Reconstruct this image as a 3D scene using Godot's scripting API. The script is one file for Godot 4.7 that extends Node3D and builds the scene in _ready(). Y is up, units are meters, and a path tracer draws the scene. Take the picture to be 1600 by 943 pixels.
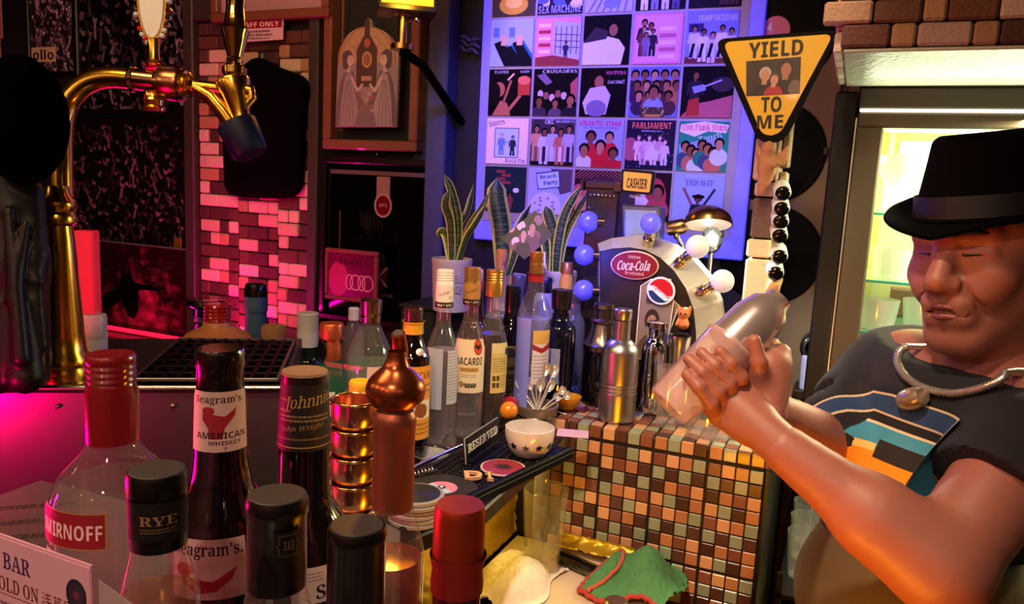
extends Node3D
# ---------------------------------------------------------------- surveying
# The camera stands at C; P-functions find where a line of sight meets a known plane of the room.
const F := 1200.0
const C := Vector3(0, 1.55, 0)
var B := Basis.IDENTITY
var names := {}
var mats := {}
var texs := {}
var fonts := {}
var rng := RandomNumberGenerator.new()

func ray(px: float, py: float) -> Vector3:
	return B * Vector3((px - 800.0) / F, -(py - 471.5) / F, -1.0)
func at(px: float, py: float, d: float) -> Vector3:
	return C + ray(px, py) * d
func on_y(px: float, py: float, h: float) -> Vector3:
	var r := ray(px, py)
	return C + r * ((h - C.y) / r.y)
func on_z(px: float, py: float, z: float) -> Vector3:
	var r := ray(px, py)
	return C + r * ((z - C.z) / r.z)
func on_x(px: float, py: float, x: float) -> Vector3:
	var r := ray(px, py)
	return C + r * ((x - C.x) / r.x)
func depth(p: Vector3) -> float:
	return -((B.inverse() * (p - C)).z)
func sight(p: Vector3) -> Vector2:
	var q := B.inverse() * (p - C)
	return Vector2(800.0 - F * q.x / q.z, 471.5 + F * q.y / q.z)
func rise(p: Vector3, py: float) -> float:      # the height over p.y at which the plumb line through p passes row py
	var lo := -1.5
	var hi := 1.5
	for i in 30:
		var m := (lo + hi) / 2.0
		if sight(p + Vector3(0, m, 0)).y > py: lo = m
		else: hi = m
	return (lo + hi) / 2.0
func prof(p: Vector3, rows: Array) -> Array:     # [row, half width] pairs, measured, to [radius, height] in metres
	var out := []
	var d := depth(p)
	for r in rows:
		out.append(Vector2(maxf(r[1], 0.0) * d / F, rise(p, r[0])))
	return out

# ---------------------------------------------------------------- scene nodes
func numbered(n: String) -> String:
	if not names.has(n):
		names[n] = 0
		return n
	names[n] += 1
	return "%s_%03d" % [n, names[n]]
func tag(o: Node3D, label: String, category := "", group := "", kind := "") -> Node3D:
	if label: o.set_meta("label", label)
	if category: o.set_meta("category", category)
	if group: o.set_meta("group", group)
	if kind: o.set_meta("kind", kind)
	return o
func thing(n: String, pos: Vector3, label: String, category: String, group := "") -> Node3D:
	var o := Node3D.new()
	o.name = numbered(n)
	o.position = pos
	add_child(o)
	return tag(o, label, category, group)
func put(n: String, mesh: Mesh, mat: Material, parent: Node3D, pos := Vector3.ZERO, rot := Vector3.ZERO, label := "") -> MeshInstance3D:
	var o := MeshInstance3D.new()
	o.mesh = mesh
	o.material_override = mat
	o.name = numbered(n) if parent == self else n
	o.position = pos
	o.rotation = rot
	parent.add_child(o, true)
	if label: o.set_meta("label", label)
	return o
func struct(n: String, mesh: Mesh, mat: Material, pos := Vector3.ZERO, rot := Vector3.ZERO) -> MeshInstance3D:
	var o := put(n, mesh, mat, self, pos, rot)
	o.set_meta("kind", "structure")
	return o
func single(n: String, mesh: Mesh, mat: Material, pos: Vector3, rot: Vector3, label: String, category: String, group := "") -> MeshInstance3D:
	var o := put(n, mesh, mat, self, pos, rot)
	tag(o, label, category, group)
	return o
func again(o: Node3D, pos: Vector3, rot: Vector3, label := "") -> Node3D:
	var r: Node3D = o.duplicate()
	var n := String(o.name).rstrip("0123456789").rstrip("_")
	r.name = numbered(n)
	r.position = pos
	r.rotation = rot
	add_child(r)
	if label: r.set_meta("label", label)
	return r

# ---------------------------------------------------------------- materials
func mat(hex: String, rough := 0.5, metal := 0.0, o := {}) -> StandardMaterial3D:
	var key := "%s|%s|%s|%s" % [hex, rough, metal, o]
	if mats.has(key): return mats[key]
	var m := StandardMaterial3D.new()
	m.albedo_color = Color(hex)
	m.roughness = rough
	m.metallic = metal
	for k in o:
		match k:
			"emit":
				m.emission_enabled = true
				m.emission = Color(o[k])
				m.emission_energy_multiplier = o.get("power", 1.0)
			"power": pass
			"spec": m.metallic_specular = o[k]
			"alpha":
				m.transparency = BaseMaterial3D.TRANSPARENCY_ALPHA
				m.albedo_color.a = o[k]
			"tex":
				m.albedo_texture = texs[o[k]]
				m.texture_repeat = false
			"coat":
				m.clearcoat_enabled = true
				m.clearcoat = o[k]
				m.clearcoat_roughness = 0.05
			"rim":
				m.rim_enabled = true
				m.rim = o[k]
			"bump":
				m.heightmap_enabled = true
				m.heightmap_texture = noise_tex(o.get("freq", 0.05), 3)
				m.heightmap_scale = o[k]
				m.uv1_triplanar = true
				m.uv1_world_triplanar = o.get("world", false)
				m.uv1_scale = Vector3.ONE * o.get("scale", 4.0)
			"grain":
				var g := NoiseTexture2D.new()
				g.noise = noise_of(o.get("freq", 0.02), 4)
				g.seamless = true
				g.width = 256
				g.height = 256
				var ramp := Gradient.new()
				ramp.set_color(0, Color(o[k]))
				ramp.set_color(1, Color.WHITE)
				g.color_ramp = ramp
				m.albedo_texture = g
				m.uv1_triplanar = true
				m.uv1_scale = o.get("stretch", Vector3.ONE * o.get("scale", 4.0))
			"sss":
				m.subsurf_scatter_enabled = true
				m.subsurf_scatter_strength = o[k]
			"back":
				m.backlight_enabled = true
				m.backlight = Color(o[k])
			"vcol": m.vertex_color_use_as_albedo = true
			"refract":
				m.refraction_enabled = true
				m.refraction_scale = o[k]
				m.transparency = BaseMaterial3D.TRANSPARENCY_ALPHA
			"aniso":
				m.anisotropy_enabled = true
				m.anisotropy = o[k]
	mats[key] = m
	return m
func noise_of(freq: float, oct: int) -> FastNoiseLite:
	var n := FastNoiseLite.new()
	n.seed = 7
	n.frequency = freq
	n.fractal_octaves = oct
	return n
func noise_tex(freq: float, oct: int) -> NoiseTexture2D:
	var key := "noise%s_%s" % [freq, oct]
	if not texs.has(key):
		var g := NoiseTexture2D.new()
		g.noise = noise_of(freq, oct)
		g.seamless = true
		g.width = 256
		g.height = 256
		texs[key] = g
	return texs[key]
func glass(hex := "eef2f0", alpha := 0.07) -> StandardMaterial3D:
	return mat(hex, 0.03, 0.0, {"alpha": alpha * 0.4})
func gold() -> StandardMaterial3D: return mat("e6b040", 0.20, 1.0)
func steel() -> StandardMaterial3D: return mat("b9b4ac", 0.22, 1.0)
func chrome() -> StandardMaterial3D: return mat("d8d8dc", 0.06, 1.0)
func copper() -> StandardMaterial3D: return mat("c0623c", 0.32, 0.8)
func black(r := 0.35) -> StandardMaterial3D: return mat("0b0a0b", r)

# ---------------------------------------------------------------- mesh building
var V: PackedVector3Array
var N: PackedVector3Array
var U: PackedVector2Array
var K: PackedColorArray
var I: PackedInt32Array
func begin() -> void:
	V = PackedVector3Array()
	N = PackedVector3Array()
	U = PackedVector2Array()
	K = PackedColorArray()
	I = PackedInt32Array()
func vert(p: Vector3, n: Vector3, uv := Vector2.ZERO) -> int:
	V.append(p)
	N.append(n)
	U.append(uv)
	return V.size() - 1
func tri(a: int, b: int, c: int) -> void:       # wound so that the side the normals point to is the front
	var g := (V[b] - V[a]).cross(V[c] - V[a])
	if g.dot(N[a] + N[b] + N[c]) > 0.0: I.append_array([a, c, b])
	else: I.append_array([a, b, c])
func quad(a: int, b: int, c: int, d: int) -> void:
	tri(a, b, c)
	tri(a, c, d)
func face(p: Array, n: Vector3, uv := []) -> void:
	var f := []
	for k in p.size(): f.append(vert(p[k], n, uv[k] if uv.size() else Vector2(p[k].x, p[k].z)))
	for k in range(1, p.size() - 1): tri(f[0], f[k], f[k + 1])
func done() -> ArrayMesh:
	var a := []
	a.resize(Mesh.ARRAY_MAX)
	a[Mesh.ARRAY_VERTEX] = V
	a[Mesh.ARRAY_NORMAL] = N
	a[Mesh.ARRAY_TEX_UV] = U
	if K.size() == V.size(): a[Mesh.ARRAY_COLOR] = K
	a[Mesh.ARRAY_INDEX] = I
	var m := ArrayMesh.new()
	m.add_surface_from_arrays(Mesh.PRIMITIVE_TRIANGLES, a)
	return m
func add_box(s: Vector3, b := 0.0, x := Transform3D.IDENTITY) -> void:
	var h := s / 2.0
	b = minf(b, minf(h.x, minf(h.y, h.z)) * 0.9)
	var bx := x.basis.orthonormalized()
	for ax in 3:
		for sg in [-1.0, 1.0]:
			var n := Vector3.ZERO
			n[ax] = sg
			var u := (ax + 1) % 3
			var v := (ax + 2) % 3
			var pts := []
			for k in [[-1, -1], [1, -1], [1, 1], [-1, 1]]:
				var p := Vector3.ZERO
				p[ax] = sg * h[ax]
				p[u] = k[0] * (h[u] - b)
				p[v] = k[1] * (h[v] - b)
				pts.append(x * p)
			face(pts, bx * n, [Vector2(0, 1), Vector2(1, 1), Vector2(1, 0), Vector2(0, 0)])
			if b > 0.0:
				for s2 in [-1.0, 1.0]:
					var n2 := n
					n2[u] = s2
					var q := []
					for k in [[0, -1], [0, 1], [1, 1], [1, -1]]:
						var p := Vector3.ZERO
						p[ax] = sg * (h[ax] - (b if k[0] else 0.0))
						p[u] = s2 * (h[u] - (0.0 if k[0] else b))
						p[v] = k[1] * (h[v] - b)
						q.append(x * p)
					face(q, bx * n2.normalized())
	if b > 0.0:
		for k in 8:
			var sg := Vector3(1 if k & 1 else -1, 1 if k & 2 else -1, 1 if k & 4 else -1)
			var q := []
			for ax in 3:
				var p := (h - Vector3(b, b, b)) * sg
				p[ax] = h[ax] * sg[ax]
				q.append(x * p)
			face(q, bx * sg.normalized())
func box(s: Vector3, b := 0.0) -> ArrayMesh:
	begin()
	add_box(s, b)
	return done()
func box_between(a: Vector3, c: Vector3, b := 0.0) -> ArrayMesh:    # corners in the parent's frame
	begin()
	add_box((c - a).abs(), b, Transform3D(Basis.IDENTITY, (a + c) / 2.0))
	return done()
func add_lathe(p: Array, seg := 28, x := Transform3D.IDENTITY, sharp := 0.8, flute := 0, depth_ := 0.0) -> void:
	var bx := x.basis.orthonormalized()
	var n := p.size()
	var segn := []
	for k in n - 1:
		var d: Vector2 = p[k + 1] - p[k]
		segn.append(Vector2(d.y, -d.x).normalized() if d.length() > 1e-7 else Vector2(1, 0))
	var run := 0.0
	for k in n - 1:
		var a: Vector2 = p[k]
		var c: Vector2 = p[k + 1]
		if (c - a).length() < 1e-7: continue
		var na: Vector2 = segn[k]
		var nc: Vector2 = segn[k]
		if k > 0 and segn[k].dot(segn[k - 1]) > sharp: na = (segn[k] + segn[k - 1]).normalized()
		if k < n - 2 and segn[k].dot(segn[k + 1]) > sharp: nc = (segn[k] + segn[k + 1]).normalized()
		var first := V.size()
		var next_run := run + (c - a).length()
		for j in seg + 1:
			var t := TAU * j / seg
			var cs := cos(t)
			var sn := sin(t)
			var f := 1.0 + depth_ * cos(t * flute) if flute else 1.0
			vert(x * Vector3(a.x * cs * f, a.y, a.x * sn * f), bx * Vector3(na.x * cs, na.y, na.x * sn), Vector2(float(j) / seg, run))
			vert(x * Vector3(c.x * cs * f, c.y, c.x * sn * f), bx * Vector3(nc.x * cs, nc.y, nc.x * sn), Vector2(float(j) / seg, next_run))
		for j in seg:
			var q := first + j * 2
			if a.x > 1e-6: tri(q, q + 1, q + 2)
			if c.x > 1e-6: tri(q + 1, q + 3, q + 2)
		run = next_run
func lathe(p: Array, seg := 28, flute := 0, depth_ := 0.0) -> ArrayMesh:
	begin()
	add_lathe(p, seg, Transform3D.IDENTITY, 0.8, flute, depth_)
	return done()
func smooth_profile(p: Array, steps := 4) -> Array:        # Catmull-Rom through [r, y] points
	var out := []
	for k in p.size() - 1:
		var p0: Vector2 = p[maxi(k - 1, 0)]
		var p1: Vector2 = p[k]
		var p2: Vector2 = p[k + 1]
		var p3: Vector2 = p[mini(k + 2, p.size() - 1)]
		for s in steps: out.append(p1.cubic_interpolate(p2, p0, p3, float(s) / steps))
	out.append(p[-1])
	for k in out.size(): out[k].x = maxf(out[k].x, 0.0)
	return out
func ball(r: float, seg := 20) -> ArrayMesh:
	var p := []
	for k in seg / 2 + 1: p.append(Vector2(r * sin(PI * k / (seg / 2)), -r * cos(PI * k / (seg / 2))))
	begin()
	add_lathe(p, seg, Transform3D.IDENTITY, -1.0)
	return done()
func add_ball(c: Vector3, r: Vector3, seg := 12) -> void:
	var rings := seg / 2
	var f := V.size()
	for i in rings + 1:
		var a := PI * i / rings
		for j in seg + 1:
			var t := TAU * j / seg
			var d := Vector3(sin(a) * cos(t), cos(a), sin(a) * sin(t))
			vert(c + d * r, (d / r).normalized())
	for i in rings:
		for j in seg:
			var q := f + i * (seg + 1) + j
			tri(q, q + 1, q + seg + 1)
			tri(q + 1, q + seg + 2, q + seg + 1)
func add_tube(pts: Array, rad: Variant, seg := 10, flat := 1.0, closed := false) -> void:
	var n := pts.size()
	var up := Vector3.UP
	var t0: Vector3 = (pts[1] - pts[0]).normalized()
	if absf(t0.dot(up)) > 0.9: up = Vector3.RIGHT
	var side := t0.cross(up).normalized()
	var first := V.size()
	for k in n:
		var t: Vector3
		if closed: t = (pts[(k + 1) % n] - pts[(k + n - 1) % n]).normalized()
		else: t = (pts[mini(k + 1, n - 1)] - pts[maxi(k - 1, 0)]).normalized()
		side = (side - t * side.dot(t)).normalized()
		var nn := t.cross(side)
		var r: float = rad[k] if rad is Array else rad
		for j in seg + 1:
			var a := TAU * j / seg
			var d := side * cos(a) + nn * sin(a) * flat
			var dn := (side * cos(a) * flat + nn * sin(a)).normalized()
			vert(pts[k] + d * r, dn, Vector2(float(j) / seg, float(k) / n))
	for k in (n if closed else n - 1):
		for j in seg:
			var q := first + k * (seg + 1) + j
			var w := first + ((k + 1) % n) * (seg + 1) + j
			tri(q, q + 1, w)
			tri(q + 1, w + 1, w)
	if not closed:
		for e in [0, n - 1]:
			var t: Vector3 = (pts[1] - pts[0]).normalized() * -1.0 if e == 0 else (pts[n - 1] - pts[n - 2]).normalized()
			var f := []
			for j in seg: f.append(V[first + e * (seg + 1) + j])
			face(f, t)
func tube(pts: Array, rad: Variant, seg := 10, flat := 1.0, closed := false) -> ArrayMesh:
	begin()
	add_tube(pts, rad, seg, flat, closed)
	return done()
func curve(pts: Array, steps := 6) -> Array:
	var out := []
	for k in pts.size() - 1:
		for s in steps: out.append(pts[k].cubic_interpolate(pts[k + 1], pts[maxi(k - 1, 0)], pts[mini(k + 2, pts.size() - 1)], float(s) / steps))
	out.append(pts[-1])
	return out
func add_prism(poly: Array, d: float, x := Transform3D.IDENTITY, b := 0.0) -> void:   # outline in xy, extruded from z=0 to z=d, front edge bevelled by b
	var bx := x.basis.orthonormalized()
	var pv := PackedVector2Array(poly)
	var area := 0.0
	for k in pv.size(): area += pv[k].cross(pv[(k + 1) % pv.size()])
	if area < 0.0: pv.reverse()
	var n := pv.size()
	var inner := pv
	if b > 0.0:
		inner = PackedVector2Array()
		for k in n:
			var e0 := (pv[k] - pv[(k + n - 1) % n]).normalized()
			var e1 := (pv[(k + 1) % n] - pv[k]).normalized()
			var m := Vector2(-e0.y - e1.y, e0.x + e1.x).normalized()
			inner.append(pv[k] + m * b / maxf(0.4, m.dot(Vector2(-e1.y, e1.x))))
	var lo := pv[0]
	var hi := pv[0]
	for p in pv:
		lo = lo.min(p)
		hi = hi.max(p)
	var sz := (hi - lo).max(Vector2(1e-6, 1e-6))
	var f := V.size()
	for p in inner: vert(x * Vector3(p.x, p.y, d), bx * Vector3.BACK, Vector2((p.x - lo.x) / sz.x, (hi.y - p.y) / sz.y))
	for p in pv: vert(x * Vector3(p.x, p.y, 0), bx * Vector3.FORWARD, Vector2((p.x - lo.x) / sz.x, (hi.y - p.y) / sz.y))
	var t := Geometry2D.triangulate_polygon(pv)
	for k in range(0, t.size(), 3):
		tri(f + t[k], f + t[k + 1], f + t[k + 2])
		tri(f + n + t[k], f + n + t[k + 1], f + n + t[k + 2])
	for k in n:
		var a := pv[k]
		var c := pv[(k + 1) % n]
		var o := Vector3(c.y - a.y, a.x - c.x, 0).normalized()
		face([x * Vector3(a.x, a.y, 0), x * Vector3(c.x, c.y, 0), x * Vector3(c.x, c.y, d - b), x * Vector3(a.x, a.y, d - b)], bx * o)
		if b > 0.0:
			var ia := inner[k]
			var ic := inner[(k + 1) % n]
			face([x * Vector3(a.x, a.y, d - b), x * Vector3(c.x, c.y, d - b), x * Vector3(ic.x, ic.y, d), x * Vector3(ia.x, ia.y, d)], bx * (o + Vector3.BACK).normalized())
func prism(poly: Array, d: float, b := 0.0) -> ArrayMesh:
	begin()
	add_prism(poly, d, Transform3D.IDENTITY, b)
	return done()
func slab(pts: Array, y0: float, y1: float, b := 0.0) -> ArrayMesh:       # plan outline [x, z], from height y0 up to y1
	var poly := []
	for p in pts: poly.append(Vector2(p[0], -p[1]))
	begin()
	add_prism(poly, y1 - y0, Transform3D(Basis(Vector3.RIGHT, -PI / 2), Vector3(0, y0, 0)), b)
	return done()
func sheet(fn: Callable, nu: int, nv: int, thick := 0.0) -> ArrayMesh:    # fn(u, v) -> point; a cloth with smooth normals, two-sided when thick
	begin()
	var pts := []
	for i in nu + 1:
		for j in nv + 1: pts.append(fn.call(float(i) / nu, float(j) / nv))
	for side: float in ([1.0, -1.0] if thick > 0.0 else [1.0]):
		var f := V.size()
		for i in nu + 1:
			for j in nv + 1:
				var a: Vector3 = pts[mini(i + 1, nu) * (nv + 1) + j] - pts[maxi(i - 1, 0) * (nv + 1) + j]
				var c: Vector3 = pts[i * (nv + 1) + mini(j + 1, nv)] - pts[i * (nv + 1) + maxi(j - 1, 0)]
				var n: Vector3 = a.cross(c).normalized() * side
				vert(pts[i * (nv + 1) + j] + n * thick * 0.5, n, Vector2(float(i) / nu, float(j) / nv))
		for i in nu:
			for j in nv:
				var q := f + i * (nv + 1) + j
				quad(q, q + 1, q + nv + 2, q + nv + 1)
	if thick > 0.0:
		var half := (nu + 1) * (nv + 1)
		var edge := []
		for j in nv: edge.append([j, j + 1])
		for j in nv: edge.append([nu * (nv + 1) + j, nu * (nv + 1) + j + 1])
		for i in nu: edge.append([i * (nv + 1), (i + 1) * (nv + 1)])
		for i in nu: edge.append([i * (nv + 1) + nv, (i + 1) * (nv + 1) + nv])
		for e in edge:
			I.append_array([e[0], e[1], e[0] + half, e[1], e[1] + half, e[0] + half])
	return done()
func band(p: Array, y0: float, y1: float, a0: float, a1: float, off := 0.0006, seg := 20) -> ArrayMesh:   # a label that follows a lathed profile between two heights, from angle a0 to a1; u runs left to right seen from outside
	var ys := [y0]
	for q in p:
		if q.y > y0 + 1e-4 and q.y < y1 - 1e-4: ys.append(q.y)
	ys.append(y1)
	ys.sort()
	var radius := func(y: float) -> float:
		for k in p.size() - 1:
			var lo: Vector2 = p[k]
			var hi: Vector2 = p[k + 1]
			if lo.x > 0.004 and (y - lo.y) * (y - hi.y) <= 0.0 and absf(hi.y - lo.y) > 1e-6: return lerpf(lo.x, hi.x, (y - lo.y) / (hi.y - lo.y))
		return 0.02
	begin()
	for i in ys.size():
		var r: float = radius.call(ys[i]) + off
		for j in seg + 1:
			var t := lerpf(a0, a1, float(j) / seg)
			var d := Vector3(sin(t), 0, cos(t))
			vert(d * r + Vector3(0, ys[i], 0), d, Vector2(float(j) / seg, 1.0 - (ys[i] - y0) / (y1 - y0)))
	for i in ys.size() - 1:
		for j in seg:
			var q := i * (seg + 1) + j
			quad(q, q + 1, q + seg + 2, q + seg + 1)
	return done()
func facing(p: Vector3) -> float:       # the turn about y that points a thing's +z at the viewer's side of the bar
	return atan2(C.x - p.x, C.z - p.z)

# ---------------------------------------------------------------- lettering
func font(f := "sans") -> Font:
	if not fonts.has(f):
		var s := SystemFont.new()
		s.font_names = PackedStringArray([{"sans": "Droid Sans", "serif": "Droid Serif", "mono": "Droid Sans Mono"}[f.trim_suffix("_bold")]])
		s.font_weight = 700 if f.ends_with("_bold") else 400
		fonts[f] = s
	return fonts[f]
func letters(s: String, f: String, d: float) -> Array:
	var tm := TextMesh.new()
	tm.font = font(f)
	tm.font_size = 48
	tm.pixel_size = 0.02
	tm.text = s
	tm.depth = d
	return tm.get_mesh_arrays()
func text_mesh(s: String, w: float, h: float, f := "sans_bold", d := 0.001, bend := 0.0, shear := 0.0) -> ArrayMesh:     # raised letters, w by h metres, centred; bend = radius of the cylinder they follow
	var a := letters(s, f, 0.1)
	var v: PackedVector3Array = a[Mesh.ARRAY_VERTEX]
	var lo := v[0]
	var hi := v[0]
	for p in v:
		lo = lo.min(p)
		hi = hi.max(p)
	var nn: PackedVector3Array = a[Mesh.ARRAY_NORMAL]
	for k in v.size():
		var p := (v[k] - (lo + hi) / 2.0) / (hi - lo)
		var q := Vector3(p.x * w + p.y * h * shear, p.y * h, (p.z + 0.5) * d)
		if bend > 0.0:
			var t := q.x / bend
			q = Vector3(sin(t) * (bend + q.z), q.y, cos(t) * (bend + q.z))
			nn[k] = nn[k].rotated(Vector3.UP, t)
		v[k] = q
	a[Mesh.ARRAY_VERTEX] = v
	a[Mesh.ARRAY_NORMAL] = nn
	a[Mesh.ARRAY_TANGENT] = null
	var m := ArrayMesh.new()
	m.add_surface_from_arrays(Mesh.PRIMITIVE_TRIANGLES, a)
	return m

# ---------------------------------------------------------------- printing on images
func page(w: int, h: int, c: String) -> Image:
	var im := Image.create_empty(w, h, false, Image.FORMAT_RGB8)
	im.fill(Color(c))
	return im
func finish(n: String, im: Image) -> void:
	texs[n] = ImageTexture.create_from_image(im)
func p_rect(im: Image, x: float, y: float, w: float, h: float, c: String) -> void:
	im.fill_rect(Rect2i(int(x), int(y), maxi(1, int(w)), maxi(1, int(h))), Color(c))
func p_oval(im: Image, cx: float, cy: float, rx: float, ry: float, c: String, turn := 0.0) -> void:
	var col := Color(c)
	var r := maxf(rx, ry)
	var cs := cos(turn)
	var sn := sin(turn)
	for y in range(maxi(0, int(cy - r)), mini(im.get_height(), int(cy + r) + 2)):
		for x in range(maxi(0, int(cx - r)), mini(im.get_width(), int(cx + r) + 2)):
			var dx := (x - cx) * cs + (y - cy) * sn
			var dy := (y - cy) * cs - (x - cx) * sn
			if dx * dx / (rx * rx) + dy * dy / (ry * ry) <= 1.0: im.set_pixel(x, y, col)
func p_poly(im: Image, pts: Array, c: String) -> void:
	var col := Color(c)
	var pv := PackedVector2Array()
	for p in pts: pv.append(Vector2(p[0], p[1]))
	var y0 := 1e9
	var y1 := -1e9
	for p in pv:
		y0 = minf(y0, p.y)
		y1 = maxf(y1, p.y)
	for y in range(maxi(0, int(y0)), mini(im.get_height(), int(y1) + 1)):
		var xs := []
		for k in pv.size():
			var a := pv[k]
			var b := pv[(k + 1) % pv.size()]
			if (a.y <= y + 0.5) != (b.y <= y + 0.5): xs.append(a.x + (y + 0.5 - a.y) / (b.y - a.y) * (b.x - a.x))
		xs.sort()
		for k in range(0, xs.size() - 1, 2):
			var x0 := maxi(0, int(round(xs[k])))
			var x1 := mini(im.get_width(), int(round(xs[k + 1])))
			if x1 > x0: im.fill_rect(Rect2i(x0, y, x1 - x0, 1), col)
func p_line(im: Image, a: Vector2, b: Vector2, w: float, c: String) -> void:
	var n := (b - a).normalized().orthogonal() * w / 2.0
	p_poly(im, [[a.x + n.x, a.y + n.y], [b.x + n.x, b.y + n.y], [b.x - n.x, b.y - n.y], [a.x - n.x, a.y - n.y]], c)
func p_ring(im: Image, cx: float, cy: float, rx: float, ry: float, w: float, c: String) -> void:
	var last := Vector2(cx + rx, cy)
	for k in range(1, 41):
		var q := Vector2(cx + rx * cos(TAU * k / 40), cy + ry * sin(TAU * k / 40))
		p_line(im, last, q, w, c)
		last = q
func p_text(im: Image, s: String, cx: float, cy: float, w: float, h: float, c: String, f := "sans_bold", turn := 0.0, shear := 0.0) -> void:
	var a := letters(s, f, 0.0)
	var v: PackedVector3Array = a[Mesh.ARRAY_VERTEX]
	var ix: PackedInt32Array = a[Mesh.ARRAY_INDEX]
	var lo := v[0]
	var hi := v[0]
	for p in v:
		lo = lo.min(p)
		hi = hi.max(p)
	var q := PackedVector2Array()
	for p in v:
		var d := Vector2((p.x - (lo.x + hi.x) / 2) / maxf(hi.x - lo.x, 1e-5) * w, -(p.y - (lo.y + hi.y) / 2) / maxf(hi.y - lo.y, 1e-5) * h)
		d.x -= d.y * shear
		q.append(d.rotated(turn) + Vector2(cx, cy))
	for k in range(0, ix.size(), 3):
		p_poly(im, [[q[ix[k]].x, q[ix[k]].y], [q[ix[k + 1]].x, q[ix[k + 1]].y], [q[ix[k + 2]].x, q[ix[k + 2]].y]], c)
func p_lines(im: Image, x: float, y: float, w: float, rows: int, step: float, c: String, tall := 0.4) -> void:   # small print too fine to read
	for r in rows:
		var cx := x
		while cx < x + w:
			var l := rng.randf_range(2.0, 6.0)
			p_rect(im, cx, y + r * step, minf(l, x + w - cx), maxf(1.0, step * tall), c)
			cx += l + rng.randf_range(1.0, 3.0)
func p_person(im: Image, cx: float, top: float, s: float, skin: String, cloth: String, hair: String) -> void:   # a plain standing figure, s = height
	p_poly(im, [[cx - s * .13, top + s * .24], [cx + s * .13, top + s * .24], [cx + s * .11, top + s * .6], [cx + s * .12, top + s], [cx + s * .02, top + s], [cx, top + s * .62], [cx - s * .02, top + s], [cx - s * .12, top + s], [cx - s * .11, top + s * .6]], cloth)
	p_line(im, Vector2(cx - s * .12, top + s * .27), Vector2(cx - s * .17, top + s * .56), s * .06, cloth)
	p_line(im, Vector2(cx + s * .12, top + s * .27), Vector2(cx + s * .17, top + s * .56), s * .06, cloth)
	p_rect(im, cx - s * .03, top + s * .16, s * .06, s * .1, skin)
	p_oval(im, cx, top + s * .09, s * .085, s * .095, hair)
	p_oval(im, cx, top + s * .12, s * .06, s * .075, skin)
func p_bust(im: Image, cx: float, top: float, s: float, skin: String, cloth: String, hair: String) -> void:     # head and shoulders, s = height
	p_oval(im, cx, top + s * .95, s * .42, s * .42, cloth)
	p_rect(im, cx - s * .1, top + s * .45, s * .2, s * .2, skin)
	p_oval(im, cx, top + s * .24, s * .23, s * .25, hair)
	p_oval(im, cx, top + s * .32, s * .165, s * .21, skin)

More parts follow.
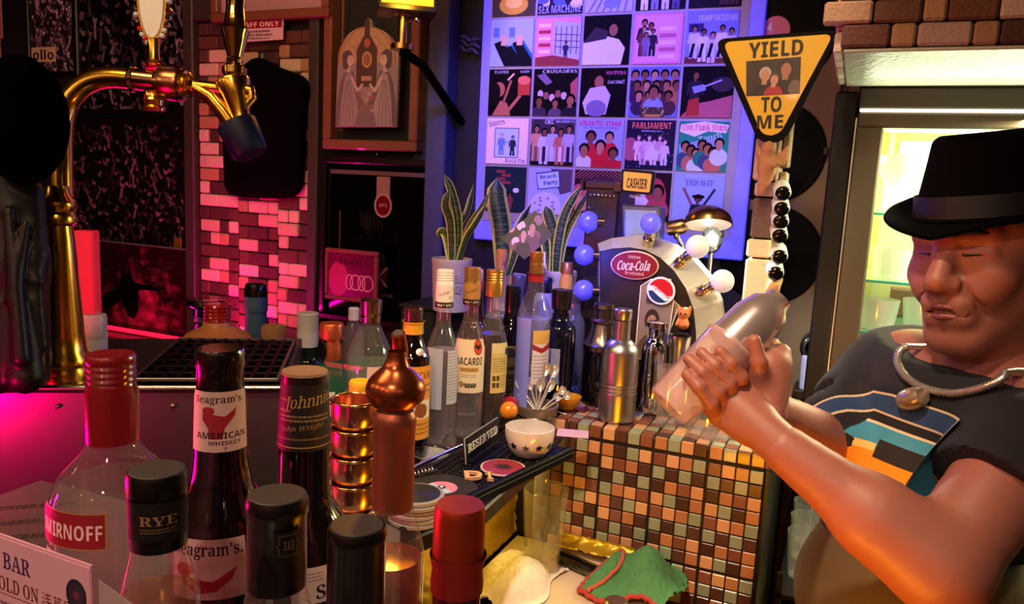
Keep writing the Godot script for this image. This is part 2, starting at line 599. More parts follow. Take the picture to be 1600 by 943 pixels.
# ================================================================ the scene
func _ready() -> void:
	rng.seed = 11
	# ---- camera
	var cam := Camera3D.new()
	cam.name = "camera"
	cam.position = C
	cam.rotation_degrees = Vector3(-8.5, 23.5, 2.9)
	cam.fov = rad_to_deg(2.0 * atan(471.5 / F))
	cam.near = 0.02
	cam.current = true
	add_child(cam)
	B = cam.transform.basis
	# ---- air, exposure
	var we := WorldEnvironment.new()
	we.name = "environment"
	var e := Environment.new()
	e.background_mode = Environment.BG_COLOR
	e.background_color = Color(0.004, 0.004, 0.005)
	e.tonemap_mode = Environment.TONE_MAPPER_LINEAR
	e.tonemap_exposure = 1.0
	e.sdfgi_enabled = true
	e.ssao_enabled = true
	e.ssil_enabled = true
	we.environment = e
	add_child(we)
	# ---- lights of the room
	lamp_spot("counter_downlight", Vector3(-0.30, 2.5, -0.45), Vector3(-0.42, 1.0, -1.28), Color(1.0, 0.87, 0.72), 2.3, 28.0, 0.04)
	lamp_spot("bar_downlight", Vector3(-0.1, 2.5, 0.55), Vector3(-0.55, 1.0, -0.9), Color(1.0, 0.85, 0.72), 0.9, 38.0, 0.04)
	lamp_spot("arch_fill_spot", Vector3(-0.22, 2.5, -0.95), Vector3(-0.25, 1.62, -1.68), Color(1.0, 0.87, 0.72), 0.65, 19.0, 0.04)  # fill spot added to brighten the yield sign and the arch
	area("tap_panel_light", Vector3(-1.0, 2.42, -0.35), Vector3(-1.15, 1.5, -0.95), Vector2(0.6, 0.35), Color(1.0, 0.84, 0.58), 1.1)
	single("ceiling_lamp_panel", box(Vector3(0.62, 0.02, 0.37), 0.004), mat("fff4dc", 0.5, 0.0, {"emit": "ffdc9c", "power": 0.6}), Vector3(-1.0, 2.45, -0.35), Vector3.ZERO, "flat warm lamp panel above the gold beer tower", "lamp")
	lamp_spot("far_downlight", Vector3(-1.3, 2.5, -1.2), Vector3(-1.6, 1.8, -2.05), Color(1.0, 0.72, 0.55), 0.24, 50.0, 0.05)
	lamp_spot("poster_spot", Vector3(-0.66, 2.52, -1.15), Vector3(-0.67, 1.72, -2.05), Color(0.26, 0.26, 1.0), 3.4, 25.0, 0.05)
	area("pink_strip_light", Vector3(-1.84, BACK + 0.03, -1.92), Vector3(-1.86, 1.5, -2.0), Vector2(1.40, 0.03), Color(1.0, 0.01, 0.55), 1.3)
	area("amber_strip_light", Vector3(-0.10, 0.86, -0.74), Vector3(-0.06, 1.3, -1.0), Vector2(0.30, 0.03), Color(1.0, 0.60, 0.04), 0.30)
	area("foil_strip_light", Vector3(-0.515, 1.043, -1.20), Vector3(-0.57, 0.90, -1.20), Vector2(0.34, 0.012), Color(1.0, 0.84, 0.30), 0.04)
	for k in 6:         # small unseen bulbs added over the guests' side for fill and glints
		var p: Vector3 = [Vector3(-1.45, 2.05, 0.35), Vector3(-0.95, 2.15, 0.75), Vector3(-0.35, 2.1, 0.95), Vector3(0.25, 2.15, 0.8), Vector3(0.75, 2.05, 0.45), Vector3(-1.9, 1.9, -0.1)][k]
		single("added_bulb", ball(0.022, 16), mat("ffffff", 0.4, 0.0, {"emit": "ffcf94", "power": 3.0}), p, Vector3.ZERO, "added unseen warm bulb over the guests' side, %s" % ["second from the left", "third from the left", "in the middle", "third from the right", "farthest right", "farthest left"][k], "bulb", "added bulbs over the guests' side")
		lamp_omni("added_bulb_light", p, Color(1.0, 0.82, 0.66), [0.16, 0.16, 0.14, 0.07, 0.05, 0.12][k], 0.022)
	single("pink_side_tube", tube([Vector3(0, -0.14, 0), Vector3(0, 0.14, 0)], 0.012, 12), mat("ff4070", 0.4, 0.0, {"emit": "ff0a4c", "power": 2.0}), Vector3(-1.19, 1.13, -0.36), Vector3.ZERO, "upright pink light tube at the left end of the bar", "lamp")
	lamp_omni("pink_side_light", Vector3(-1.15, 1.13, -0.37), Color(1.0, 0.0, 0.40), 0.46, 0.05)
	room()
	tiled_counter()
	poster()
	right_side()
	marquee()
	left_wall()
	taps()
	work_area()
	back_bottles()
	side_bottles()
	tray_things()
	front_bottles()
	barman()

func aim(l: Node3D, p: Vector3, t: Vector3) -> void:
	l.position = p
	var up := Vector3.UP if absf((t - p).normalized().y) < 0.98 else Vector3.RIGHT
	l.basis = Basis.looking_at(t - p, up)
func lamp_spot(n: String, p: Vector3, t: Vector3, c: Color, en: float, ang: float, size: float) -> void:
	var l := SpotLight3D.new()
	l.name = n
	l.light_color = c
	l.light_energy = en
	l.spot_angle = ang
	l.spot_range = 8.0
	l.spot_attenuation = 2.0
	l.spot_angle_attenuation = 0.6
	l.light_size = size
	l.shadow_enabled = true
	add_child(l)
	aim(l, p, t)
func lamp_omni(n: String, p: Vector3, c: Color, en: float, size: float) -> void:
	var l := OmniLight3D.new()
	l.name = n
	l.light_color = c
	l.light_energy = en
	l.omni_range = 8.0
	l.omni_attenuation = 2.0
	l.light_size = size
	l.shadow_enabled = true
	l.position = p
	add_child(l)
func area(n: String, p: Vector3, t: Vector3, size: Vector2, c: Color, en: float) -> void:
	var l := AreaLight3D.new()
	l.name = n
	l.area_size = size
	l.light_color = c
	l.light_energy = en
	l.area_range = 8.0
	l.shadow_enabled = true
	add_child(l)
	aim(l, p, t)

func room() -> void:
	var dark := mat("121014", 0.75, 0.0, {"bump": 0.04, "scale": 3.0})
	var taupe := mat("75634f", 0.75, 0.0, {"bump": 0.03, "scale": 3.0})
	struct("floor", box_between(Vector3(-3.7, -0.1, -2.6), Vector3(1.4, 0, 1.7)), mat("2a211d", 0.6))
	struct("ceiling", box_between(Vector3(-3.7, 2.6, -2.6), Vector3(1.4, 2.7, 1.7)), mat("141214", 0.8))
	struct("wall_left", box_between(Vector3(-3.7, 0, -2.6), Vector3(-3.6, 2.6, 1.7)), dark)
	struct("wall_right", box_between(Vector3(1.3, 0, -2.6), Vector3(1.4, 2.6, 1.7)), mat("2a1f1c", 0.7))
	struct("wall_front", box_between(Vector3(-3.6, 0, 1.6), Vector3(1.3, 2.6, 1.7)), mat("8a6444", 0.7))
	struct("wall_back", box_between(Vector3(-3.6, 0, -2.15), Vector3(-0.245, 2.6, -2.05)), dark)
	struct("wall_alcove", box_between(Vector3(-0.245, 0, -2.15), Vector3(-0.018, 2.6, -2.05)), taupe)
	struct("wall_end", box_between(Vector3(-0.018, 0, -2.6), Vector3(1.3, 2.6, -2.5)), dark)
	# the dark blue post beside the poster
	struct("trim_1", box_between(Vector3(-1.165, 1.0, -2.05), Vector3(-1.10, 2.6, -1.985), 0.004), mat("3a4266", 0.5))
	struct("trim_2", box_between(Vector3(-1.235, 1.0, -2.05), Vector3(-1.165, 2.6, -2.035), 0.003), mat("232a44", 0.6))
	# ---- brick panel of the staff door
	var door := struct("door_1", box_between(Vector3(-2.08, 0.0, -2.05), Vector3(-1.60, 2.06, -2.035)), mat("1c1113", 0.7))
	var fr := mat("3a302c", 0.5)
	put("door_frame", box_between(Vector3(-2.125, 0, -2.05), Vector3(-2.08, 2.13, -1.995), 0.004), fr, door)
	put("door_frame", box_between(Vector3(-1.60, 0, -2.05), Vector3(-1.562, 2.13, -1.995), 0.004), fr, door)
	put("door_frame", box_between(Vector3(-2.08, 2.045, -2.05), Vector3(-1.60, 2.13, -1.995), 0.004), fr, door)
	var tones := [mat("c9a08a", 0.75, 0.0, {"bump": 0.12, "scale": 9.0}), mat("d7b6a0", 0.75, 0.0, {"bump": 0.12, "scale": 9.0}), mat("b0815f", 0.75, 0.0, {"bump": 0.12, "scale": 9.0}), mat("5a3128", 0.75, 0.0, {"bump": 0.12, "scale": 9.0}), mat("482420", 0.75, 0.0, {"bump": 0.12, "scale": 9.0})]
	var full := box(Vector3(0.083, 0.0405, 0.02), 0.004)
	var half := box(Vector3(0.0405, 0.0405, 0.02), 0.004)
	for strip in 3:                                 # three strips of brick slips, each starting a little lower than the one before
		var x0: float = [-2.076, -1.905, -1.734][strip]
		var w := 0.17 if strip < 2 else 0.128
		for row in 26:
			var y: float = 0.92 + row * 0.0435 + [0.012, 0.0, 0.02][strip]
			if y > 2.02: continue
			var x := x0
			var first_half := (row + strip) % 2 == 1
			while x < x0 + w - 0.03:
				var h := first_half or x0 + w - x < 0.08
				var wid := 0.043 if h else 0.0855
				var pick := rng.randf()
				var tone: int = 4 if pick < 0.36 else 3 if pick < 0.58 else 0 if pick < 0.72 else 1 if pick < 0.88 else 2
				put("brick", half if h else full, tones[tone], door, Vector3(x + wid / 2, y, -2.026 + rng.randf_range(-0.003, 0.003)))
				x += wid
				first_half = rng.randf() < 0.3

func tiled_counter() -> void:
	var t := thing("tiled_counter", Vector3(-0.5, 0, -1.72), "small bar counter faced with peach, rust, brown and sage mosaic tiles", "counter")
	var o := -t.position
	put("body", box_between(o + Vector3(-0.52, 0.0, -2.03), o + Vector3(-0.097, 1.088, -1.419), 0.004), mat("16100e", 0.6), t)
	put("side_panel", box_between(o + Vector3(-0.097, 0.0, -2.03), o + Vector3(-0.092, 1.06, -1.43)), black(0.4), t)
	var g := {"P": [mat("d29e74", 0.25, 0.0, {"coat": 0.1}), mat("cc946a", 0.25, 0.0, {"coat": 0.1})], "O": [mat("b67a50", 0.25, 0.0, {"coat": 0.1}), mat("ae7250", 0.25, 0.0, {"coat": 0.1})], "R": [mat("86523f", 0.25, 0.0, {"coat": 0.1}), mat("7a4838", 0.25, 0.0, {"coat": 0.1})], "D": [mat("56352b", 0.25, 0.0, {"coat": 0.1}), mat("482c24", 0.25, 0.0, {"coat": 0.1})], "S": [mat("959c84", 0.25, 0.0, {"coat": 0.1}), mat("8b957e", 0.25, 0.0, {"coat": 0.1})]}
	var rows := ["PDSRPDSROSPDOSDR", "RDSPODSPRPOSRPOS", "ODODPRODSDSDSDSD", "DSDSDSDSDORPDORP", "DOPRSOPRPSDOPSDO", "RDSPODSPRPOSRPOS", "DRODPRODSDSDSDSD", "DSDSDSDSDORPDORO", "DOPRSOPRPSDOPSDO", "PDSRPDSDPDSRRPOS", "RDSPODSPDDDPSDSD", "ODODPROPROSDDOSD"]
	var m := box(Vector3(0.0229, 0.0236, 0.006), 0.0012)
	for r in rows.size():
		var y := 1.0805 if r == 0 else 1.0485 - (r - 1) * 0.0263 - (0.004 if r > 8 else 0.0)
		for c in 16:
			var x: float = -0.511 + (c / 4) * 0.1035 + (c % 4) * 0.0251 + 0.0138
			put("tile", m, g[rows[r][c]][rng.randi() % 2], t, o + Vector3(x, y, -1.4165 + rng.randf_range(-0.0004, 0.0004)))
	var top := box(Vector3(0.0229, 0.006, 0.0236), 0.0012)
	var cols := "PRSODP"
	for r in 6:
		for c in 16:
			var x: float = -0.511 + (c / 4) * 0.1035 + (c % 4) * 0.0251 + 0.0138
			put("tile", top, g["RRSPPRSRDSDPSRPR"[(c + r * 5) % 16]][rng.randi() % 2], t, o + Vector3(x, 1.0905, -1.433 - r * 0.0263))
	put("corner_trim", tube([o + Vector3(-0.094, 1.070, -1.414), o + Vector3(-0.094, 1.085, -1.416), o + Vector3(-0.094, 1.092, -1.425), o + Vector3(-0.094, 1.092, -2.0)], 0.006, 8), mat("8a5a34", 0.3, 0.3), t)

func cover_art(im: Image, c: int, r: int, x: int, y: int) -> void:
	# each sleeve is 120 x 126 on a sheet of 5 x 6; plain stand-in pictures in the sleeve's own colours
	var sub := page(120, 126, "e9e6ee")
	var k := r * 5 + c
	var skin := ["9a6a50", "7a4c38", "b88468", "8a5a44"]
	match k:
		0:
			p_rect(sub, 0, 0, 120, 126, "4a4238")
			p_oval(sub, 60, 95, 40, 26, "e0b040")
			p_oval(sub, 60, 90, 24, 14, "f4d870")
		1:
			p_rect(sub, 0, 0, 120, 126, "2a2440")
			for i in 9: p_oval(sub, rng.randf() * 120, 60 + rng.randf() * 40, 12, 20, ["c86a4a", "e8e0e8", "5a70b8"][i % 3], rng.randf() * 3)
			p_text(sub, "SEX MACHINE", 60, 112, 112, 20, "a8b4e8", "sans_bold")
		2:
			p_rect(sub, 0, 0, 120, 126, "b8c0ea")
			for i in 6: p_line(sub, Vector2(10 + i * 18, 126), Vector2(40 + i * 14, 70), 4, "6a78c0")
			p_oval(sub, 66, 104, 20, 12, "8090d8")
		3:
			p_rect(sub, 0, 0, 120, 126, "17131c")
			for i in 4: p_person(sub, 22 + i * 25, 50, 80, skin[i], ["e8e4f0", "8a88b0", "d8d4ee", "57507a"][i], "120d10")
		4:
			p_rect(sub, 0, 0, 120, 126, "1d1a26")
			p_rect(sub, 30, 90, 40, 10, "d8d4ee")
			for i in 3: p_person(sub, 78 + i * 14, 60, 60, skin[i], "4a3a44", "120d10")
		5:
			p_rect(sub, 0, 0, 120, 126, "aac4f0")
			for i in 3:
				p_poly(sub, [[10 + i * 26, 64 + (i % 2) * 14], [32 + i * 26, 56 + (i % 2) * 14], [78 + i * 26, 126], [42 + i * 26, 126]], "10131c")
				p_poly(sub, [[32 + i * 26, 56 + (i % 2) * 14], [38 + i * 26, 54 + (i % 2) * 14], [90 + i * 26, 126], [78 + i * 26, 126]], "2a70a8")
			for i in 4: p_rect(sub, 8 + i * 22, 22 + (i % 2) * 22, 16, 26, "e8b890" if i % 2 else "6a88c8")
		6:
			p_rect(sub, 0, 0, 120, 126, "e09aa4")
			p_poly(sub, [[48, 10], [120, 18], [120, 110], [48, 98]], "b8c4ee")
			for i in 5: p_line(sub, Vector2(54 + i * 14, 24), Vector2(54 + i * 14, 96), 2, "33406a")
			for i in 3: p_line(sub, Vector2(52, 44 + i * 16), Vector2(118, 48 + i * 16), 2, "5a3440")
			p_person(sub, 82, 62, 44, "7a4c38", "22304a", "120d10")
			for i in 5: p_rect(sub, 8, 16 + i * 17, 32, 9, "b03a4a" if i % 2 else "f4d8dc")
			p_poly(sub, [[0, 104], [48, 98], [120, 112], [120, 126], [0, 126]], "8a3c40")
		7:
			p_rect(sub, 0, 0, 120, 126, "0c0b10")
			p_poly(sub, [[0, 66], [50, 50], [92, 62], [108, 84], [100, 126], [0, 126]], "dfe2f6")
			p_poly(sub, [[0, 70], [30, 30], [66, 40], [60, 60]], "3a3038")
			p_oval(sub, 78, 32, 18, 22, "0a0808")
			p_oval(sub, 76, 38, 11, 15, "94644c")
		8:
			p_rect(sub, 0, 0, 120, 126, "d88aa8")
			p_rect(sub, 6, 6, 108, 114, "e2a0b8")
			for i in 5: p_person(sub, 26 + (i % 2) * 16 + (i / 3) * 6, 14 + i * 8, 92 - i * 8, skin[i % 4], ["2a2030", "cfc8dc", "6a3a40", "2a2030", "7a6a8a"][i], "120d10")
			for i in 5: p_rect(sub, 64, 34 + i * 17, 40, 10, "c06a80" if i % 2 else "f0c8d4")
		9:
			p_rect(sub, 0, 0, 120, 126, "8088e0")
			p_rect(sub, 0, 110, 120, 16, "6a3432")
			p_text(sub, "TEMPTATIONS", 70, 18, 88, 14, "c8d4ff", "sans_bold")
			p_rect(sub, 6, 30, 34, 20, "3a2a60")
			for i in 5: p_person(sub, 20 + i * 21, 34 + (i % 3) * 8, 80, skin[i % 4], "e4e6ff" if i % 2 else "d0d2f0", "120d10")
			for i in 5: p_line(sub, Vector2(20 + i * 21, 78), Vector2(14 + i * 21, 112), 7, "15131e")
		10:
			p_rect(sub, 0, 0, 120, 126, "0d0a0d")
			p_text(sub, "PLAYER", 36, 8, 40, 8, "b8b8d8")
			p_text(sub, "MONEY", 102, 8, 26, 7, "b8b8d8")
			p_oval(sub, 30, 54, 17, 20, "b06a52")
			p_oval(sub, 18, 62, 16, 26, "140d10")
			p_poly(sub, [[12, 126], [36, 84], [56, 92], [66, 126]], "b46c54")
			p_line(sub, Vector2(54, 118), Vector2(92, 70), 9, "b46c54")
			p_line(sub, Vector2(44, 92), Vector2(64, 30), 7, "a86248")
			p_rect(sub, 84, 24, 34, 46, "b84434")
			p_oval(sub, 100, 30, 18, 12, "e07a5c")
			p_line(sub, Vector2(54, 30), Vector2(72, 12), 5, "e8c8c0")
		11:
			p_rect(sub, 0, 0, 120, 126, "0f0b10")
			p_text(sub, "CRUSADERS", 70, 8, 92, 9, "c8c4dc", "sans_bold")
			p_poly(sub, [[8, 18], [30, 12], [52, 36], [36, 44]], "7a6a88")
			p_poly(sub, [[100, 40], [120, 20], [120, 90], [104, 80]], "b05a5c")
			for i in 6: p_oval(sub, 20 + i * 16, 66 + (i % 3) * 5, 8, 10, ["c8b4c4", "8a5a50"][i % 2])
			p_bust(sub, 18, 72, 50, "7a4c38", "3a3444", "0c0809")
			p_bust(sub, 62, 78, 46, "8a5a44", "5a4a60", "0c0809")
			p_bust(sub, 102, 66, 58, "94644c", "241c26", "0c0809")
		12:
			p_rect(sub, 0, 0, 120, 126, "0b0a0f")
			p_oval(sub, 44, 30, 24, 24, "16090a")
			p_oval(sub, 48, 36, 12, 16, "9a6450")
			p_poly(sub, [[26, 52], [64, 46], [80, 70], [70, 120], [18, 120], [8, 90]], "c6c0dc")
			p_oval(sub, 44, 104, 26, 22, "7a7498")
			p_text(sub, "SISTERS", 90, 14, 50, 9, "d86aa0", "serif_bold")
			p_text(sub, "Hot Stuff", 92, 36, 44, 10, "cfc8e6", "serif_bold")
		13:
			p_rect(sub, 0, 0, 120, 126, "6a76c8")
			for i in 14: p_bust(sub, 12 + (i % 5) * 24 + (i / 5) * 6, 6 + (i / 5) * 26, 46, skin[i % 4], ["3a2a44", "8a5048", "5a5a80", "4a3038", "a86a50"][i % 5], "0c0809")
			p_bust(sub, 60, 44, 60, "8a5a44", "8aa0e0", "0c0809")
			p_rect(sub, 30, 100, 60, 26, "4a3c30")
			for i in 30: p_rect(sub, 30 + rng.randi() % 56, 100 + rng.randi() % 24, 4, 3, ["c8b890", "6a5844"][i % 2])
			p_rect(sub, 40, 118, 40, 7, "b88a50")
		14:
			p_rect(sub, 0, 0, 120, 126, "100d14")
			p_poly(sub, [[0, 126], [30, 92], [70, 84], [120, 70], [120, 126]], "b06070")
			p_oval(sub, 94, 44, 26, 18, "3a3040")
			p_person(sub, 32, 10, 108, "7a4c38", "2a2233", "0c0809")
			p_poly(sub, [[18, 82], [42, 76], [46, 120], [14, 122]], "a83a34")
			p_poly(sub, [[24, 50], [52, 44], [58, 58], [30, 66]], "8aa0f0")
			p_line(sub, Vector2(52, 50), Vector2(92, 34), 4, "b0b4e4")
		15:
			p_rect(sub, 0, 0, 120, 126, "f0dce4")
			p_rect(sub, 24, 26, 70, 82, "4a5878")
			p_rect(sub, 26, 28, 66, 78, "b8d4e4")
			p_person(sub, 44, 40, 60, "c8a8c0", "6a88b8", "7a98c0")
			p_person(sub, 76, 46, 56, "6a88a0", "28303c", "28303c")
			p_line(sub, Vector2(52, 66), Vector2(70, 66), 3, "6a88b8")
			p_text(sub, "Sisters", 28, 12, 46, 16, "2a2028", "serif", -0.2)
			p_text(sub, "Hold On", 86, 116, 56, 13, "2a2028", "serif")
		16:
			p_rect(sub, 0, 0, 120, 126, "3a3440")
			p_text(sub, "CHIC", 50, 8, 24, 12, "c8d0ff", "sans_bold")
			p_text(sub, "FRENCH REVIEWERS", 92, 7, 50, 6, "c8d0ff")
			p_rect(sub, 0, 110, 120, 16, "1a151c")
			for i in 5: p_person(sub, 16 + i * 22, 16 + (i % 2) * 8, 98, skin[i % 4], ["c89078", "c8c8e8", "a8b0d8", "b86a58", "b0a8c8"][i], "120d10")
			for i in 5: p_line(sub, Vector2(16 + i * 22, 74), Vector2(16 + i * 22, 114), 9, ["7a5a50", "2a2430", "c8c8e8", "d8d4ee", "2a2430"][i])
		17:
			p_rect(sub, 0, 0, 120, 126, "98a8f4")
			p_text(sub, "ATLANTIC STARR", 58, 11, 108, 13, "c02c50", "sans_bold")
			p_text(sub, "AS THE BAND TURNS", 60, 22, 90, 5, "7050a0")
			for q in [[36, 28, 62, 1], [84, 30, 52, 2], [20, 62, 60, 0], [62, 52, 62, 2], [96, 70, 60, 1]]:
				p_bust(sub, q[0], q[1], q[2], skin[q[3]], "c02a34" if q[3] != 0 else "d8dcf8", "120d10")
			p_rect(sub, 44, 106, 76, 20, "b82630")
			p_rect(sub, 0, 104, 40, 22, "ccd4fa")
		18:
			p_rect(sub, 0, 0, 120, 126, "1e1a34")
			for i in 30: p_rect(sub, rng.randi() % 118, 30 + rng.randi() % 90, 2, 2, "c8c4e8")
			p_oval(sub, 12, 74, 20, 30, "a85a70")
			p_text(sub, "PARLIAMENT", 62, 14, 96, 16, "e87860", "sans_bold")
			p_text(sub, "TROMBIPULATION", 62, 28, 50, 4, "c8c4e8")
			for i in 6: p_person(sub, 32 + i * 13, 38 + (i % 2) * 10, 66, "d8b4c4", ["e0c8d8", "c09ab0", "d0b8e0"][i % 3], "7a4c50")
			p_rect(sub, 50, 76, 34, 24, "d8c4dc")
		19:
			p_rect(sub, 0, 0, 120, 126, "2a8a74")
			p_poly(sub, [[6, 10], [60, 2], [118, 10], [112, 30], [70, 26], [40, 40], [4, 28]], "e8dcec")
			p_text(sub, "Con Funk Shun", 62, 16, 104, 16, "d05a80", "serif_bold")
			p_text(sub, "Touch", 76, 40, 54, 14, "e8f0f8", "serif", -0.25)
			p_poly(sub, [[4, 60], [104, 38], [112, 104], [12, 120]], "8a9cd8")
			for i in 7: p_bust(sub, 20 + i * 13, 50 + (i % 3) * 10 - i * 1.5, 50, skin[i % 4], ["3a4a70", "b86a58", "c8d0f0", "2a7a6a"][i % 4], "0c0809")
		20:
			p_rect(sub, 0, 0, 120, 126, "1c2c34")
			for i in 5: p_rect(sub, 34 + (i % 2) * 16, 10 + i * 10, 26, 8, "8a3a40")
			for i in 30: p_rect(sub, rng.randi() % 118, rng.randi() % 60, 1, 1, "c8d0d8")
			p_person(sub, 76, 70, 50, "7a4c38", "7a3a4a", "0c0809")
			p_oval(sub, 92, 64, 9, 7, "d8dce8")
		21:
			p_rect(sub, 0, 0, 120, 126, "aeb6f0")
			p_poly(sub, [[60, 0], [120, 0], [120, 60], [90, 70]], "5a4a5c")
			p_poly(sub, [[20, 14], [84, 4], [90, 50], [28, 60]], "2a3a70")
			p_poly(sub, [[22, 17], [82, 7], [87, 48], [30, 57]], "c4d4f4")
			p_text(sub, "Beach", 54, 22, 46, 10, "2a3a70", "serif_bold", -0.15)
			p_text(sub, "Party", 62, 40, 40, 14, "20285a", "serif_bold", -0.15)
			p_oval(sub, 50, 104, 44, 40, "d8d4ea")
			for i in 10: p_oval(sub, 16 + rng.randf() * 70, 74 + rng.randf() * 44, 4, 3, "8a86b0")
		22:
			p_rect(sub, 0, 0, 120, 126, "2c1a24")
			for i in 26: p_line(sub, Vector2(-10 + i * 10, 24), Vector2(20 + i * 10, 0), 1.5, "c87a70")
			p_oval(sub, 26, 70, 44, 34, "b85a68")
			p_oval(sub, 20, 90, 26, 20, "d88088")
			p_oval(sub, 86, 50, 50, 34, "4a2c3c", 0.3)
		23:
			p_rect(sub, 0, 0, 120, 126, "26121c")
			p_oval(sub, 40, 80, 34, 50, "c8b0c8")
			p_oval(sub, 84, 70, 26, 56, "a83a4a")
			p_bust(sub, 40, 20, 70, "8a5a44", "d8c8d8", "0c0809")
			p_bust(sub, 88, 30, 70, "8a5048", "b84454", "0c0809")
		24:
			p_rect(sub, 0, 0, 120, 126, "9aa8f0")
			p_text(sub, "THIS IS IT", 60, 22, 66, 14, "4a54a0", "serif_bold")
			p_lines(sub, 30, 4, 60, 1, 5, "c8d0ff")
			p_person(sub, 60, 50, 110, "5a4048", "22203a", "0c0809")
			p_line(sub, Vector2(46, 78), Vector2(24, 36), 6, "7a4a58")
			p_line(sub, Vector2(74, 78), Vector2(98, 36), 6, "2a2848")
			p_oval(sub, 60, 56, 15, 5, "0c0a12")
		_:
			p_rect(sub, 0, 0, 120, 126, ["3a3050", "8a90d0", "5a3040", "2a3a5a", "a0a8e0"][c])
			for i in 3: p_bust(sub, 26 + i * 34, 40, 80, skin[i], "c8c4e0", "120d10")
	im.blit_rect(sub, Rect2i(0, 0, 120, 126), Vector2i(x, y))

func poster() -> void:
	var im := page(600, 630, "000000")
	for r in 5:
		for c in 5: cover_art(im, c, r, c * 120, r * 126)
	finish("covers", im)
	var t := thing("album_cover_poster", Vector3(-0.63, 1.39, -2.049), "large poster of album covers in a grid, lit violet-blue on the wall", "poster")
	var o := -t.position
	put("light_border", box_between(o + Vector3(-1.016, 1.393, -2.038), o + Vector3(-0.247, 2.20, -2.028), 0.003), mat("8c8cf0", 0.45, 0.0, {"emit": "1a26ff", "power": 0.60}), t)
	put("grid_panel", box_between(o + Vector3(-0.990, 1.45, -2.0285), o + Vector3(-0.285, 2.165, -2.026)), mat("9a94a0", 0.5), t)
	for k in 4: put("spacer", box_between(o + Vector3([-0.98, -0.30][k % 2], [1.43, 2.15][k / 2], -2.049), o + Vector3([-0.96, -0.28][k % 2], [1.45, 2.17][k / 2], -2.038)), black(), t)
	var m := mat("ffffff", 0.5, 0.0, {"tex": "covers", "spec": 0.12})
	for r in 5:
		for c in 5:
			var x := -0.985 + c * 0.1372
			var y := 2.1440 - r * 0.1345
			begin()
			add_box(Vector3(0.1290, 0.1270, 0.003), 0.0006)
			for k in V.size():
				if N[k].z > 0.9: U[k] = Vector2((c + 0.004 + (V[k].x / 0.1290 + 0.5) * 0.992) / 5.0, (r + 0.004 + (0.5 - V[k].y / 0.1270) * 0.992) / 5.0)
				else: U[k] = Vector2((c + 0.5) / 5.0, (r + 0.03) / 5.0)
			put("cover", done(), m, t, o + Vector3(x + 0.0645, y - 0.0635, -2.0245))

func outline(pts: Array, z: float, o: Vector3) -> Array:       # measured corners laid on the plane z, as an outline round o
	var out := []
	for p in pts:
		var q := on_z(p[0], p[1], z) - o
		out.append(Vector2(q.x, q.y))
	return out
func rounded(poly: Array, r: float, steps := 5) -> Array:
	var out := []
	var n := poly.size()
	for k in n:
		var p: Vector2 = poly[k]
		var a: Vector2 = p + (poly[(k + n - 1) % n] - p).normalized() * r
		var c: Vector2 = p + (poly[(k + 1) % n] - p).normalized() * r
		for s in steps + 1:
			var t := float(s) / steps
			out.append(a.lerp(p, t).lerp(p.lerp(c, t), t))
	return out
func oval(rx: float, ry: float, n := 36) -> Array:
	var out := []
	for k in n: out.append(Vector2(rx * cos(TAU * k / n), ry * sin(TAU * k / n)))
	return out
func turned(b: Basis, o := Vector3.ZERO) -> Transform3D: return Transform3D(b, o)
func along(a: Vector3, c: Vector3) -> Transform3D:      # +y runs from a to c
	var y := (c - a).normalized()
	var x := y.cross(Vector3.BACK if absf(y.z) < 0.9 else Vector3.RIGHT).normalized()
	return Transform3D(Basis(x, y, x.cross(y)), a)

